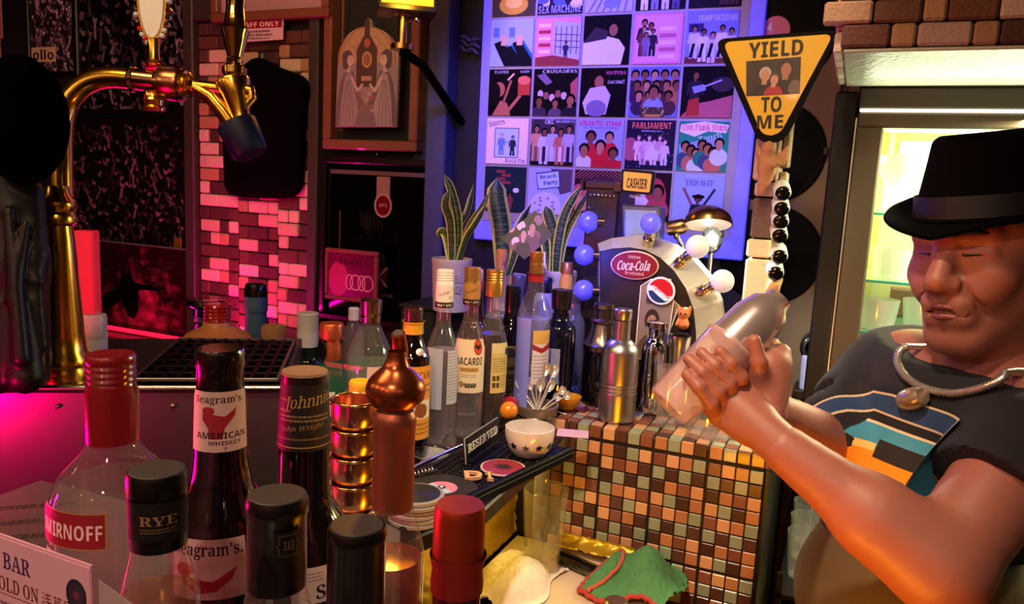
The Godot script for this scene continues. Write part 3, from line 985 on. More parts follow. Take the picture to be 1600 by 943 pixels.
func right_side() -> void:
	# ---- records on the alcove wall
	var vinyl := mat("050506", 0.5, 0.0, {"spec": 0.2})
	var spec := [[1212, 48, 92, "black vinyl record with a pink label, hung highest behind the yield sign"], [1208, 238, 78, "middle black vinyl record hung on the alcove wall beside the brick column"], [1203, 398, 77, "lowest black vinyl record hung on the alcove wall above the headphones"]]
	for s in spec:
		var p := on_z(s[0], s[1], -2.0485)
		var r: float = s[2] * depth(p) / F
		var t := thing("vinyl_record", p, s[3], "record", "records on the alcove wall")
		begin()
		var pr := [Vector2(0.0, 0.0), Vector2(r, 0.0), Vector2(r, 0.002)]
		for k in 14: pr.append(Vector2(r - 0.004 - k * (r - 0.05) / 14, 0.0032 if k % 2 == 0 else 0.0030))
		pr.append(Vector2(0.036, 0.003))
		pr.append(Vector2(0.0, 0.003))
		add_lathe(pr, 48, Transform3D(Basis(Vector3.RIGHT, PI / 2), Vector3.ZERO), 0.99)
		put("disc", done(), vinyl, t)
		put("peg", box(Vector3(0.012, 0.02, 0.02), 0.002), black(), t, Vector3(r * 0.98, 0.005, 0.01))
		if s[1] == 48:
			put("label", lathe([Vector2(0, 0.0032), Vector2(0.034, 0.0032), Vector2(0.034, 0.0042), Vector2(0, 0.0042)], 28), mat("e07aa8", 0.5), t, Vector3.ZERO, Vector3(PI / 2, 0, 0))
			put("lettering", text_mesh("4", 0.012, 0.02, "sans_bold", 0.0006), mat("f4e6ee", 0.5), t, Vector3(-0.014, 0.008, 0.0043))
		else:
			put("label", lathe([Vector2(0, 0.0032), Vector2(0.034, 0.0032), Vector2(0.034, 0.0040), Vector2(0, 0.0040)], 28), mat("120f10", 0.5), t, Vector3.ZERO, Vector3(PI / 2, 0, 0))
	# ---- cable and headphones
	var a := on_z(1312, 170, -2.03)
	var pts := curve([a + Vector3(0, 0.35, 0), a, on_z(1296, 330, -2.03), on_z(1288, 470, -2.03), on_z(1276, 520, -2.02)], 8)
	for k in pts.size(): pts[k] -= a
	single("cable", tube(pts, 0.004, 8), black(0.5), a, Vector3.ZERO, "thin black cable hanging down the brown alcove wall", "cable")
	var h := on_z(1273, 540, -2.0)
	var hp := thing("headphones", h, "black headphones hanging at the foot of the brown alcove wall", "headphones")
	for sx in [-1, 1]:
		var x := Transform3D(Basis(Vector3.UP, 0.35 * sx) * Basis(Vector3.RIGHT, PI / 2), Vector3(0.0, 0, 0.018 * sx + 0.01))
		begin()
		add_lathe(smooth_profile([Vector2(0.0, -0.012), Vector2(0.025, -0.012), Vector2(0.033, -0.006), Vector2(0.033, 0.006), Vector2(0.024, 0.012), Vector2(0.018, 0.008), Vector2(0.0, 0.008)], 3), 28, x)
		put("ear_cup", done(), mat("0d0d0e", 0.25), hp)
		begin()
		var ring := []
		for k in 28: ring.append(x * Vector3(0.027 * cos(TAU * k / 28), 0.012, 0.027 * sin(TAU * k / 28)))
		add_tube(ring, 0.004, 8, 1.0, true)
		put("cushion", done(), mat("1a1a1b", 0.6), hp)
	var bandp := []
	for k in 13: bandp.append(Vector3(0.004, 0.03 + 0.11 * sin(PI * k / 12.0), -0.01 + 0.035 * cos(PI * k / 12.0)))
	put("headband", tube(bandp, 0.006, 8, 0.5), black(0.3), hp)
	put("silver_clip", box(Vector3(0.01, 0.018, 0.008), 0.002), steel(), hp, Vector3(0.008, 0.062, 0.03))
	# ---- dark door post between alcove and cabinet
	struct("trim_3", box_between(Vector3(-0.066, 0.0, -2.05), Vector3(-0.018, 1.80, -1.93), 0.004), black(0.45))
	# ---- brick column
	var crown := on_z(1195, 112, -1.70).y
	var col := struct("brick_column", box_between(Vector3(-0.190, 1.096, -1.80), Vector3(-0.152, crown, -1.715)), mat("1a1412", 0.8))
	var rows := [112, 160, 214, 283, 308, 373, 404, 484, 530, 585]
	var hex := ["c7a488", "b08468", "b89a88", "b39a84", "5d473d", "d8c8a0", "d8c8a2", "cdb896", "c0a888"]
	for k in rows.size() - 1:
		var y1 := on_z(1195, rows[k] + 1.5, -1.70).y
		var y0 := maxf(1.098, on_z(1195, rows[k + 1] - 1.5, -1.70).y)
		if y1 - y0 < 0.01: continue
		var wob := rng.randf_range(-0.004, 0.004)
		put("brick", box_between(Vector3(-0.199 + wob, y0, -1.79), Vector3(-0.151 + wob * 0.3, y1, -1.695 + absf(wob)), 0.004), mat(hex[k], 0.8, 0.0, {"bump": 0.15, "scale": 8.0}), col)
	for k in 12:
		var y := 1.12 + k * 0.125
		if y + 0.115 > crown: break
		put("brick", box_between(Vector3(-0.150, y, -1.78), Vector3(-0.136, y + 0.115, -1.715), 0.003), mat(["cbb896", "b89a80", "d6c8a6"][k % 3], 0.8, 0.0, {"bump": 0.15, "scale": 8.0}), col)
	# ---- brick beam over the cabinet
	var by := 1.808
	var bm := struct("brick_beam", box_between(Vector3(-0.045, by, -1.86), Vector3(1.3, 2.02, -1.468)), mat("151110", 0.8))
	var e0 := [1313, 1391, 1432, 1519, 1562, 1645]
	var e1 := [1285, 1363.5, 1440.5, 1479.5, 1560.5, 1640]
	var c0 := ["6b4438", "b08a62", "b79c8c", "a67f5c", "4e3228"]
	var c1 := ["bb987c", "6a4736", "ad8a5e", "6b4430", "c4b29c"]
	for r in 3:
		var edges: Array = e0 if r == 0 else e1
		var y0 := by + 0.002 + r * 0.0385
		var x := 0.0
		for k in 14:
			var w := 0.085 if (k + r) % 3 else 0.042
			if r < 2 and k < 5:
				var xa := on_z(edges[k] + 1.5, 60.0 - 30 * r, -1.45).x
				var xb := on_z(edges[k + 1] - 1.5, 60.0 - 30 * r, -1.45).x
				x = xa
				w = xb - xa
			elif k == 0: x = -0.06
			if x + w > 1.29: break
			put("brick", box_between(Vector3(x, y0, -1.47), Vector3(x + w, y0 + 0.0360, -1.447 + rng.randf_range(-0.003, 0.002)), 0.004), mat((c0 if r == 0 else c1)[k % 5], 0.8, 0.0, {"bump": 0.15, "scale": 8.0}), bm)
			x += w + 0.003
	for k in 5:
		for r in 3:
			put("brick", box_between(Vector3(-0.062, by - 0.004 + r * 0.0385, -1.85 + k * 0.077), Vector3(-0.046, by + 0.032 + r * 0.0385, -1.85 + k * 0.077 + 0.073), 0.004), mat(["cdbda2", "d8cbb2", "b89c80"][(k + r) % 3], 0.8, 0.0, {"bump": 0.15, "scale": 8.0}), bm)
	struct("trim_4", box_between(Vector3(-0.045, by - 0.006, -1.86), Vector3(1.3, by, -1.452), 0.002), mat("c6c8b2", 0.35, 0.0, {"bump": 0.15, "scale": 7.0, "freq": 0.03}))
	display_cabinet()
	# ---- yield sign
	var z := -1.66
	var so := on_z(1212, 130, z)
	var sign_ := thing("yield_sign", so, "yellow triangular yield to me sign with a small photo in it", "sign")
	var tri_ := outline([[1117, 62], [1316, 46], [1226, 222], [1186, 224]], z, so)
	put("border", prism(rounded(tri_, 0.024, 6), 0.006, 0.001), mat("080808", 0.5, 0.0, {"spec": 0.2}), sign_)
	var inner := outline([[1130, 67], [1303, 54], [1219, 211], [1192, 213]], z, so)
	put("plate", prism(rounded(inner, 0.018, 6), 0.003, 0.0006), mat("e0b81a", 0.35, 0.0, {"coat": 0.2}), sign_, Vector3(0, 0, 0.0055))
	var tilt := -0.045
	var plate := sign_.get_node("plate")
	for s in [["YIELD", 1212, 76, 75, 23], ["TO", 1205, 163, 28, 23], ["ME", 1203, 190, 36, 20]]:
		var q := on_z(s[1], s[2], z + 0.009)
		put("lettering", text_mesh(s[0], s[3] * depth(q) / F / 0.93, s[4] * depth(q) / F, "sans_bold", 0.0012), mat("17120c", 0.4), plate, q - so - Vector3(0, 0, 0.0055), Vector3(0, 0, 0.05))
	var im := page(128, 84, "2a1c18")
	p_rect(im, 0, 0, 128, 84, "33251f")
	p_bust(im, 92, 4, 70, "a07058", "1c1814", "2a1a14")
	p_bust(im, 46, 20, 60, "b88a70", "1b1c26", "b0a8a0")
	p_bust(im, 68, 32, 52, "c09074", "a02436", "4a3428")
	p_oval(im, 116, 66, 16, 18, "6a5a50")
	finish("family", im)
	var ph := outline([[1167, 97], [1252, 90], [1250, 147], [1167, 151]], z, so)
	put("photo", prism(ph, 0.0012), mat("ffffff", 0.3, 0.0, {"tex": "family"}), plate, Vector3(0, 0, 0.0031))
	# ---- cherub plaque hanging under the sign
	var co := on_z(1203, 262, -1.665)
	var ch := thing("cherub_figurine", co, "small tan winged cherub figurine on the brick column below the yield sign", "figurine")
	var bones := []
	var rel := func(px: float, py: float, dz := 0.0) -> Vector3: return on_z(px, py, -1.665 + dz) - co
	bones.append([rel.call(1201, 233), rel.call(1202, 227), 0.015, 0.014])
	bones.append([rel.call(1199, 246), rel.call(1196, 262), 0.012, 0.015])
	bones.append([rel.call(1196, 262), rel.call(1192, 285, 0.004), 0.014, 0.010])
	bones.append([rel.call(1198, 268), rel.call(1187, 302), 0.011, 0.006])
	bones.append([rel.call(1205, 266), rel.call(1192, 298, 0.006), 0.010, 0.006])
	bones.append([rel.call(1190, 248), rel.call(1208, 258, 0.014), 0.008, 0.006])
	bones.append([rel.call(1206, 246), rel.call(1216, 255, 0.01), 0.008, 0.006])
	put("body", nets(bones, [], 0.0035, 0.008), mat("a9784e", 0.6, 0.0, {"bump": 0.04, "scale": 20.0}), ch)
	for s in [[[1206, 246], [1222, 236], [1232, 226], [1233, 232], [1230, 246], [1226, 258], [1212, 262]], [[1196, 244], [1186, 228], [1184, 222], [1182, 236], [1186, 250]]]:
		put("wing", prism(outline(s, -1.668, co), 0.006, 0.0015), mat("b08458", 0.6, 0.0, {"bump": 0.04, "scale": 20.0}), ch, Vector3(0, 0, -0.004))
	# ---- string of little lamps with black round ends, and the pleated ribbon below
	var gz := -1.665
	var spots := [[1222, 298], [1220, 322], [1218.5, 342], [1217, 364], [1217, 396], [1211, 422]]
	for k in spots.size():
		var p := on_z(spots[k][0], spots[k][1], gz)
		var t := thing("white_bead", p, "white cylinder bead with a glossy black round end, %s of six beside the brick column" % ["topmost", "second", "third", "fourth", "fifth", "lowest"][k], "bead", "white cylinder beads strung beside the column")
		var x := Transform3D(Basis(Vector3.UP, 0.2) * Basis(Vector3.RIGHT, PI / 2 + 0.35), Vector3.ZERO)
		begin()
		add_lathe([Vector2(0, -0.024), Vector2(0.014, -0.024), Vector2(0.017, -0.020), Vector2(0.017, 0.012), Vector2(0.0155, 0.014), Vector2(0, 0.014)], 22, x)
		put("shell", done(), mat("d9dde2", 0.4), t)
		begin()
		add_lathe(smooth_profile([Vector2(0.015, 0.014), Vector2(0.0145, 0.020), Vector2(0.010, 0.024), Vector2(0.0, 0.0245)], 3), 22, x)
		put("black_end", done(), mat("070708", 0.12), t)
	var ro := on_z(1205, 470, gz)
	var rib := thing("pleated_ribbon", ro, "cream pleated ribbon hanging beside the beige cash box", "ribbon")
	var path := [[1213, 436], [1207, 455], [1204, 474], [1201, 492], [1198, 510], [1199, 524], [1208, 534], [1218, 546], [1222, 562], [1217, 580], [1213, 600]]
	for k in path.size() - 1:
		var pa := on_z(path[k][0], path[k][1], gz) - ro
		var pb := on_z(path[k + 1][0], path[k + 1][1], gz) - ro
		var m := (pa + pb) / 2.0
		put("pleat", sheet(func(u, v): return m + (pb - pa) * (v - 0.5) * 1.25 + Vector3(0.013 * cos(PI * u), 0.003 * sin(PI * v), 0.012 * sin(PI * u) * sin(PI * v) + 0.004 * v), 8, 6, 0.0016), mat("c9a878", 0.7), rib)
	put("cord", tube(curve([on_z(1222, 290, gz) - ro + Vector3(-0.012, 0.01, 0), on_z(1214, 350, gz) - ro + Vector3(-0.01, 0, 0), on_z(1208, 420, gz) - ro, Vector3(-0.006, 0, 0), on_z(1198, 510, gz) - ro], 5), 0.002, 6), mat("b89868", 0.7), rib)
	# ---- cash box
	var bx := Vector3(-0.165, 1.094, -1.625)
	var cash := thing("cash_box", bx, "pinkish beige cash box with a stepped lid on the tiled counter", "cash box")
	var beige := mat("c59a8c", 0.45)
	put("body", box_between(Vector3(-0.056, 0, -0.085), Vector3(0.068, 0.085, 0.085), 0.008), beige, cash)
	put("lid", box_between(Vector3(-0.059, 0.087, -0.088), Vector3(0.070, 0.112, 0.086), 0.008), beige, cash)
	put("top", box_between(Vector3(-0.052, 0.112, -0.082), Vector3(0.066, 0.128, 0.06), 0.007), mat("cda698", 0.45), cash)
	put("handle", tube([Vector3(-0.03, 0.05, 0.085), Vector3(-0.03, 0.05, 0.097), Vector3(0.03, 0.05, 0.097), Vector3(0.03, 0.05, 0.085)], 0.004, 8), steel(), cash)
	for k in 2:
		var cm := thing("comb", Vector3(-0.21 + 0.035 * k, 1.228 + 0.0 * k, -1.63 - 0.045 * k), ["ivory comb with dark gaps lying on the cash box, nearer the shaker", "ivory comb with dark gaps lying on the cash box, nearer the column"][k], "comb")
		put("spine", box(Vector3(0.075, 0.006, 0.010), 0.002), mat("dcd4c2", 0.4), cm, Vector3(0, 0.0, 0))
		for j in 9: put("tooth", box(Vector3(0.004, 0.005, 0.022), 0.001), mat("dcd4c2", 0.4), cm, Vector3(-0.034 + j * 0.0085, 0, 0.014))
		cm.position.y = 1.2255
	# ---- small things beyond the counter's end
	var sh := thing("low_shelf", Vector3(-0.05, 1.10, -1.98), "black shelf board on the alcove wall beyond the tiled counter", "shelf")
	put("board", box_between(Vector3(-0.04, -0.02, -0.065), Vector3(0.03, 0.0, 0.045), 0.002), black(0.5), sh)
	put("bracket", box_between(Vector3(-0.01, -0.06, -0.065), Vector3(0.0, -0.02, 0.03), 0.002), black(0.5), sh)
	single("plastic_tub", lathe(smooth_profile([Vector2(0, 0), Vector2(0.020, 0), Vector2(0.023, 0.01), Vector2(0.024, 0.075), Vector2(0.020, 0.085), Vector2(0, 0.085)], 3), 24), mat("9aa4d8", 0.4), Vector3(-0.055, 1.10, -1.965), Vector3.ZERO, "pale blue plastic tub on the small shelf below the headphones", "tub")
	# crate of glasses low behind the counter
	var cr := thing("glass_rack", Vector3(0.06, 0.0, -1.62), "dark wire rack standing on the floor behind the counter's end", "rack")
	for k in 4: put("post", box_between(Vector3(-0.12 + 0.24 * (k % 2), 0, -0.16 + 0.32 * (k / 2)), Vector3(-0.11 + 0.24 * (k % 2), 0.86, -0.15 + 0.32 * (k / 2))), black(), cr)
	for k in 3: put("shelf", box_between(Vector3(-0.12, 0.25 + 0.28 * k, -0.16), Vector3(0.13, 0.262 + 0.28 * k, 0.17), 0.002), black(), cr)
	var cup := lathe([Vector2(0, 0), Vector2(0.026, 0), Vector2(0.034, 0.09), Vector2(0.032, 0.09), Vector2(0.025, 0.004), Vector2(0, 0.004)], 20)
	for k in 3: single("rack_tumbler", cup, glass("d6e4dc", 0.2), Vector3(-0.02, 0.8235, -1.71 + 0.085 * k), Vector3.ZERO, ["upturned tumbler at the back of the wire rack", "tumbler in the middle of the wire rack", "tumbler at the front of the wire rack"][k], "tumbler", "tumblers in the wire rack")

func display_cabinet() -> void:
	var zf := -1.86
	var x0 := -0.014
	var xi := on_z(1381, 200, zf).x
	var yt := on_z(1381, 199, zf).y
	var t := thing("display_cabinet", Vector3(0.4, 0, -2.1), "tall brown glass-fronted cabinet lit inside, behind the barman", "cabinet")
	var o := -t.position
	var br := mat("5b4d3f", 0.55)
	put("frame", box_between(o + Vector3(x0, 0.3, zf - 0.03), o + Vector3(xi, yt, zf), 0.004), br, t)
	put("frame", box_between(o + Vector3(x0, yt, zf - 0.03), o + Vector3(0.9, yt + 0.032, zf), 0.004), br, t)
	put("top_rail", box_between(o + Vector3(x0, yt + 0.040, zf - 0.03), o + Vector3(0.9, 1.80, zf - 0.004), 0.003), mat("463b32", 0.5), t)
	put("light_strip", box_between(o + Vector3(x0 + 0.002, yt + 0.033, zf - 0.012), o + Vector3(0.9, yt + 0.039, zf + 0.002), 0.001), mat("fffbe8", 0.4, 0.0, {"emit": "fff6d8", "power": 1.6}), t)
	put("edge_strip", box_between(o + Vector3(x0 - 0.004, 0.3, zf - 0.02), o + Vector3(x0 - 0.001, yt + 0.02, zf + 0.003)), mat("d8d4c8", 0.3, 0.6), t)
	put("frame", box_between(o + Vector3(0.86, 0.3, zf - 0.03), o + Vector3(0.9, yt, zf), 0.004), br, t)
	var inner := mat("efe6a8", 0.6)
	put("back_panel", box_between(o + Vector3(x0, 0.3, -2.32), o + Vector3(0.9, 1.80, -2.30)), inner, t)
	put("side_panel", box_between(o + Vector3(x0, 0.3, -2.30), o + Vector3(x0 + 0.012, 1.80, zf - 0.03)), inner, t)
	put("side_panel", box_between(o + Vector3(0.888, 0.3, -2.30), o + Vector3(0.9, 1.80, zf - 0.03)), inner, t)
	put("top_panel", box_between(o + Vector3(x0, yt + 0.03, -2.30), o + Vector3(0.9, yt + 0.04, zf - 0.03)), inner, t)
	put("bottom_panel", box_between(o + Vector3(x0, 0.3, -2.30), o + Vector3(0.9, 0.32, zf - 0.03)), inner, t)
	put("pillar", box_between(o + Vector3(0.066, 0.32, -2.29), o + Vector3(0.078, yt + 0.03, -2.27)), mat("e8e2b8", 0.5), t)
	put("door_glass", box_between(o + Vector3(xi, 0.32, zf - 0.018), o + Vector3(0.86, yt, zf - 0.015)), glass("f4f8f0", 0.03), t)
	put("lamp_panel", box_between(o + Vector3(0.05, yt + 0.022, -2.24), o + Vector3(0.85, yt + 0.028, -1.93), 0.002), mat("ffffff", 0.4, 0.0, {"emit": "fff4c8", "power": 1.5}), t)
	area("cabinet_light", Vector3(0.42, yt + 0.018, -2.08), Vector3(0.42, 0.5, -2.08), Vector2(0.78, 0.26), Color(1.0, 0.95, 0.74), 4.5)
	area("cabinet_edge_light", Vector3(0.4, yt + 0.04, zf + 0.02), Vector3(0.4, 1.9, zf + 0.25), Vector2(0.8, 0.02), Color(0.98, 1.0, 0.85), 0.085)
	var shelves := [on_z(1382, 333, -2.0).y, on_z(1382, 434, -2.0).y, on_z(1382, 512, -2.0).y]
	for y in shelves:
		put("glass_shelf", box_between(o + Vector3(x0 + 0.013, y - 0.004, -2.29), o + Vector3(0.887, y + 0.002, -1.90), 0.001), mat("7fd8cc", 0.05, 0.0, {"alpha": 0.35}), t)
		put("shelf_edge", box_between(o + Vector3(x0 + 0.013, y - 0.004, -1.90), o + Vector3(0.887, y + 0.002, -1.897), 0.0005), mat("3cb4ac", 0.2), t)
	var bowl := smooth_profile([Vector2(0, 0), Vector2(0.03, 0.0), Vector2(0.03, 0.004), Vector2(0.005, 0.008), Vector2(0.004, 0.05), Vector2(0.02, 0.062), Vector2(0.042, 0.10), Vector2(0.046, 0.125), Vector2(0.044, 0.125), Vector2(0.038, 0.10), Vector2(0.0, 0.066)], 3)
	var gm := lathe(bowl, 24, 12, 0.03)
	var cut := lathe([Vector2(0, 0), Vector2(0.034, 0), Vector2(0.042, 0.07), Vector2(0.040, 0.07), Vector2(0.032, 0.005), Vector2(0, 0.005)], 24, 12, 0.04)
	var gg := mat("f6fbf6", 0.06, 0.0, {"alpha": 0.45})
	var n := 0
	for s in 2:
		for k in 6:
			var lab := "stemmed glass on the %s shelf of the lit cabinet, %s from its left side" % [["top", "middle"][s], ["first", "second", "third", "fourth", "fifth", "sixth"][k]]
			single("stemmed_glass", gm if s == 0 else cut, gg, Vector3(0.08 + k * 0.10 + 0.01 * s, shelves[s] + 0.0035, -1.96 - 0.09 * (k % 2)), Vector3.ZERO, lab if s == 0 else lab.replace("stemmed glass", "cut-glass tumbler"), "glass", "glasses in the lit cabinet")
	for k in 6:
		single("cut_glass_bowl", cut, gg, Vector3(0.075 + k * 0.095, shelves[2] + 0.0035, -1.95 - 0.07 * (k % 2)), Vector3.ZERO, "cut-glass bowl on the lowest cabinet shelf in view, %s from its left side" % ["first", "second", "third", "fourth", "fifth", "sixth"][k], "bowl", "cut-glass bowls in the lit cabinet")
	single("blue_box", box(Vector3(0.11, 0.065, 0.02), 0.002), mat("8fb4c8", 0.5), Vector3(0.145, shelves[0] + 0.155, -2.288), Vector3.ZERO, "flat pale blue box against the back of the lit cabinet", "box")
	single("brown_box", box(Vector3(0.10, 0.07, 0.06), 0.003), mat("8a5a44", 0.5), Vector3(0.16, shelves[2] + 0.0395, -2.24), Vector3.ZERO, "reddish brown box at the back of the lowest visible cabinet shelf", "box")

func marquee() -> void:
	# ---- dark old case behind, with a screen and the cashier sign
	var z := -1.70
	var ca := on_z(916, 300, -1.76)
	var cb := on_z(968, 300, -1.76)
	var cy := on_z(935, 285, -1.76).y
	var case_ := thing("black_case", Vector3((ca.x + cb.x) / 2, 1.094, -1.83), "tall dark brown riveted case standing behind the bulb-lit arch", "case")
	var w := (cb.x - ca.x) / 2.0
	var hh := cy - 1.094
	put("body", box_between(Vector3(-w, 0, -0.08), Vector3(w, hh, 0.07), 0.005), mat("241611", 0.45, 0.0, {"bump": 0.04, "scale": 9.0}), case_)
	put("lid", box_between(Vector3(-w - 0.004, hh - 0.016, -0.083), Vector3(w + 0.004, hh + 0.004, 0.074), 0.004), mat("38241b", 0.4), case_)
	for k in 7: put("rivet", ball(0.004, 10), steel(), case_, Vector3(-w + 0.012 + k * (2 * w - 0.024) / 6.0, hh - 0.03, 0.071))
	for k in 4: put("rivet", ball(0.004, 10), steel(), case_, Vector3(-w + 0.010, hh - 0.06 - 0.06 * k, 0.071))
	for sx in [-1, 1]: put("corner_piece", box_between(Vector3(sx * w - 0.014, hh - 0.02, 0.05), Vector3(sx * w + 0.006 * sx, hh + 0.006, 0.077), 0.002), mat("5a4a3c", 0.35, 0.7), case_)
	var so := on_z(1004, 352, -1.745)
	var scr := thing("small_screen", so, "small square grey-green glass screen in a metal frame beside the case", "screen")
	var q := outline([[973, 319], [1034, 322], [1031, 383], [975, 386]], -1.745, so)
	put("frame", prism(rounded(q, 0.008, 4), 0.05, 0.004), mat("7a7c80", 0.35, 0.7), scr, Vector3(0, 0, -0.04))
	put("glass", prism(outline([[979, 327], [1028, 329], [1026, 372], [980, 374]], -1.745, so), 0.002, 0.0005), mat("93a6b4", 0.15, 0.0, {"coat": 0.6}), scr, Vector3(0, 0, 0.0105))
	put("stand", box_between(Vector3(-0.018, so.y * -1 + 1.094, -0.03), Vector3(0.018, -0.04, -0.01), 0.003), black(), scr)
	var po := on_z(998, 286, -1.72)
	var cs := thing("cashier_sign", po, "small yellow cashier sign on top of the dark case", "sign")
	put("frame", prism(rounded(outline([[973, 264], [1025, 268], [1021, 305], [972, 300]], -1.72, po), 0.006, 3), 0.012, 0.002), black(0.3), cs)
	put("plate", prism(rounded(outline([[977, 268], [1021, 272], [1017, 301], [976, 297]], -1.72, po), 0.004, 3), 0.003, 0.0006), mat("e8b93a", 0.4), cs, Vector3(0, 0, 0.0115))
	put("lettering", text_mesh("CASHIER", 0.047, 0.022, "sans_bold", 0.001), mat("231a0c", 0.5), cs, Vector3(0.0, -0.001, 0.0145), Vector3(0, 0, -0.03))
	put("stand", box_between(Vector3(-0.012, hh + 1.094 - po.y + 0.0045, -0.006), Vector3(0.012, -0.02, 0.0), 0.001), black(), cs)
	put("lettering", text_mesh("PLEASE PAY", 0.035, 0.006, "sans_bold", 0.0008), mat("c8c4d4", 0.5), cs, Vector3(0.0, -0.03, 0.001))
	# ---- arch with bulbs
	var mo := on_z(1010, 640, z)
	mo.y = 1.094
	var t := thing("bulb_arch", mo, "dark arched sign board with a white metal rim and round bulbs", "sign")
	var pin := [[938, 640], [938, 392], [958, 388], [985, 386], [1008, 390], [1032, 402], [1054, 423], [1072, 450], [1084, 482], [1088, 520], [1088, 640]]
	var pout := [[934, 640], [934, 380], [955, 372], [990, 368], [1020, 372], [1052, 384], [1082, 404], [1108, 434], [1124, 472], [1130, 520], [1130, 640]]
	var zi := -1.625
	var zo := -1.67
	var a := outline(pin, zi, mo)
	var b := outline(pout, zo, mo)
	for k in [0, 10]:
		a[k].y = 0.0
		b[k].y = 0.0
	put("board", prism(a, 0.05, 0.001), mat("1c0f0b", 0.5), t, Vector3(0, 0, zi - z - 0.05))
	begin()
	for k in 10:
		var p0 := Vector3(a[k].x, a[k].y, zi - z + 0.002)
		var p1 := Vector3(a[k + 1].x, a[k + 1].y, zi - z + 0.002)
		var p2 := Vector3(b[k + 1].x, b[k + 1].y, zo - z)
		var p3 := Vector3(b[k].x, b[k].y, zo - z)
		var n := (p1 - p0).cross(p3 - p0).normalized()
		if n.z < 0: n = -n
		face([p0, p1, p2, p3], n)
		var back := Vector3(0, 0, -0.05)
		face([p3, p2, p2 + back, p3 + back], Vector3(p3.y - p2.y, p2.x - p3.x, 0).normalized() * -1.0)
	put("rim", done(), mat("d4d0c6", 0.3, 0.5), t)
	put("back_panel", prism(b, 0.004), black(), t, Vector3(0, 0, zo - z - 0.052))
	for q2 in [[1017, 349, 1012, 384, 16.5, 1], [1090, 385, 1052, 420, 18, 0], [1129, 439, 1090, 458, 17.5, 0]]:
		var p := on_z(q2[0], q2[1], -1.615) - mo
		var s := on_z(q2[2], q2[3], -1.645) - mo
		var r: float = q2[4] * 1.64 / F
		begin()
		var L := (p - s).length()
		add_lathe([Vector2(0.0, 0.0), Vector2(0.013, 0.0), Vector2(0.013, L * 0.35), Vector2(0.0105, L * 0.4), Vector2(0.012, L * 0.45), Vector2(0.0105, L * 0.5), Vector2(0.012, L * 0.56), Vector2(0.011, L - r * 0.8)], 20, along(s, p))
		var sk := put("socket", done(), mat("c8b890", 0.2, 1.0), t)
		put("bulb", ball(r, 24), mat("6464e4" if q2[5] else "d8dcd8", 0.25, 0.0, {"emit": "5a5cff" if q2[5] else "eef6ff", "power": 0.42 if q2[5] else 0.2}), sk, p)
	for q3 in [[919, 346], [913, 398], [912, 453]]:
		var p := on_z(q3[0], q3[1], -1.64) - mo
		begin()
		add_lathe([Vector2(0.0, 0.0), Vector2(0.011, 0.0), Vector2(0.011, 0.02), Vector2(0.009, 0.03)], 16, along(p + Vector3(0.035, 0, -0.01), p))
		var sk := put("socket", done(), mat("3a2a22", 0.3, 0.6), t)
		put("bulb", ball(16.8 * 1.68 / F, 24), mat("5c5ce0", 0.25, 0.0, {"emit": "3c40ff", "power": 0.42}), sk, p)
	lamp_omni("blue_bulb_glow", on_z(913, 398, -1.55) + Vector3(-0.03, 0, 0.03), Color(0.25, 0.26, 1.0), 0.05, 0.03)
	# ---- oval and round badges on the board
	var oo := on_z(992, 414, zi + 0.002)
	var ov := thing("oval_badge", oo, "red oval soft drink badge with white script on the dark arch", "badge")
	var sc := depth(oo) / F
	put("edge", prism(oval(36.5 * sc / 0.95, 22.5 * sc), 0.005, 0.001), mat("d8c0b0", 0.4), ov, Vector3.ZERO, Vector3(0, 0, 0.03))
	put("face", prism(oval(34.5 * sc / 0.95, 20.5 * sc), 0.003, 0.001), mat("7e1a1d", 0.4), ov, Vector3(0, 0, 0.004), Vector3(0, 0, 0.03))
	put("lettering", text_mesh("Coca-Cola", 52 * sc, 16 * sc, "serif_bold", 0.001, 0.0, 0.25), mat("f0dcd4", 0.4), ov, Vector3(0, 0.0, 0.0068), Vector3(0, 0, 0.05))
	put("lettering", text_mesh("DRINK", 20 * sc, 4.5 * sc, "sans", 0.001), mat("e0b8b0", 0.4), ov, Vector3(0, 0.0175, 0.0068))
	put("lettering", text_mesh("Be refreshed", 30 * sc, 5 * sc, "serif", 0.001), mat("e0b8b0", 0.4), ov, Vector3(0.002, -0.017, 0.0068))
	var im := page(128, 128, "f2f0f4")
	p_oval(im, 64, 64, 56, 56, "c8202c")
	p_poly(im, [[0, 66], [30, 52], [64, 62], [98, 72], [128, 60], [128, 128], [0, 128]], "f2f0f4")
	p_poly(im, [[6, 90], [30, 78], [64, 90], [98, 98], [122, 84], [110, 112], [64, 124], [18, 112]], "1c3c6c")
	p_ring(im, 64, 64, 59, 59, 8, "f2f0f4")
	p_text(im, "Pepsi-Cola", 64, 64, 98, 26, "b01c2c", "serif_bold", 0.25)
	finish("round_badge", im)
	var bo := on_z(1033, 454, zi + 0.016)
	begin()
	add_prism(oval(21.5 * sc / 0.97, 21.5 * sc), 0.004, Transform3D.IDENTITY, 0.001)
	single("round_badge", done(), mat("ffffff", 0.3, 0.0, {"tex": "round_badge"}), bo, Vector3(0, 0, -0.35), "round red, white and blue bottle cap badge below the oval one", "badge")
	# ---- cards leaning on the board
	var im2 := page(96, 160, "6a5850")
	p_rect(im2, 4, 4, 88, 152, "8a786c")
	p_bust(im2, 40, 60, 90, "a88068", "584440", "3a2620")
	p_rect(im2, 20, 20, 50, 30, "4a3a3c")
	finish("card_a", im2)
	var ko := on_z(1016, 520, zi + 0.010)
	ko.y = on_z(1016, 535, zi + 0.010).y
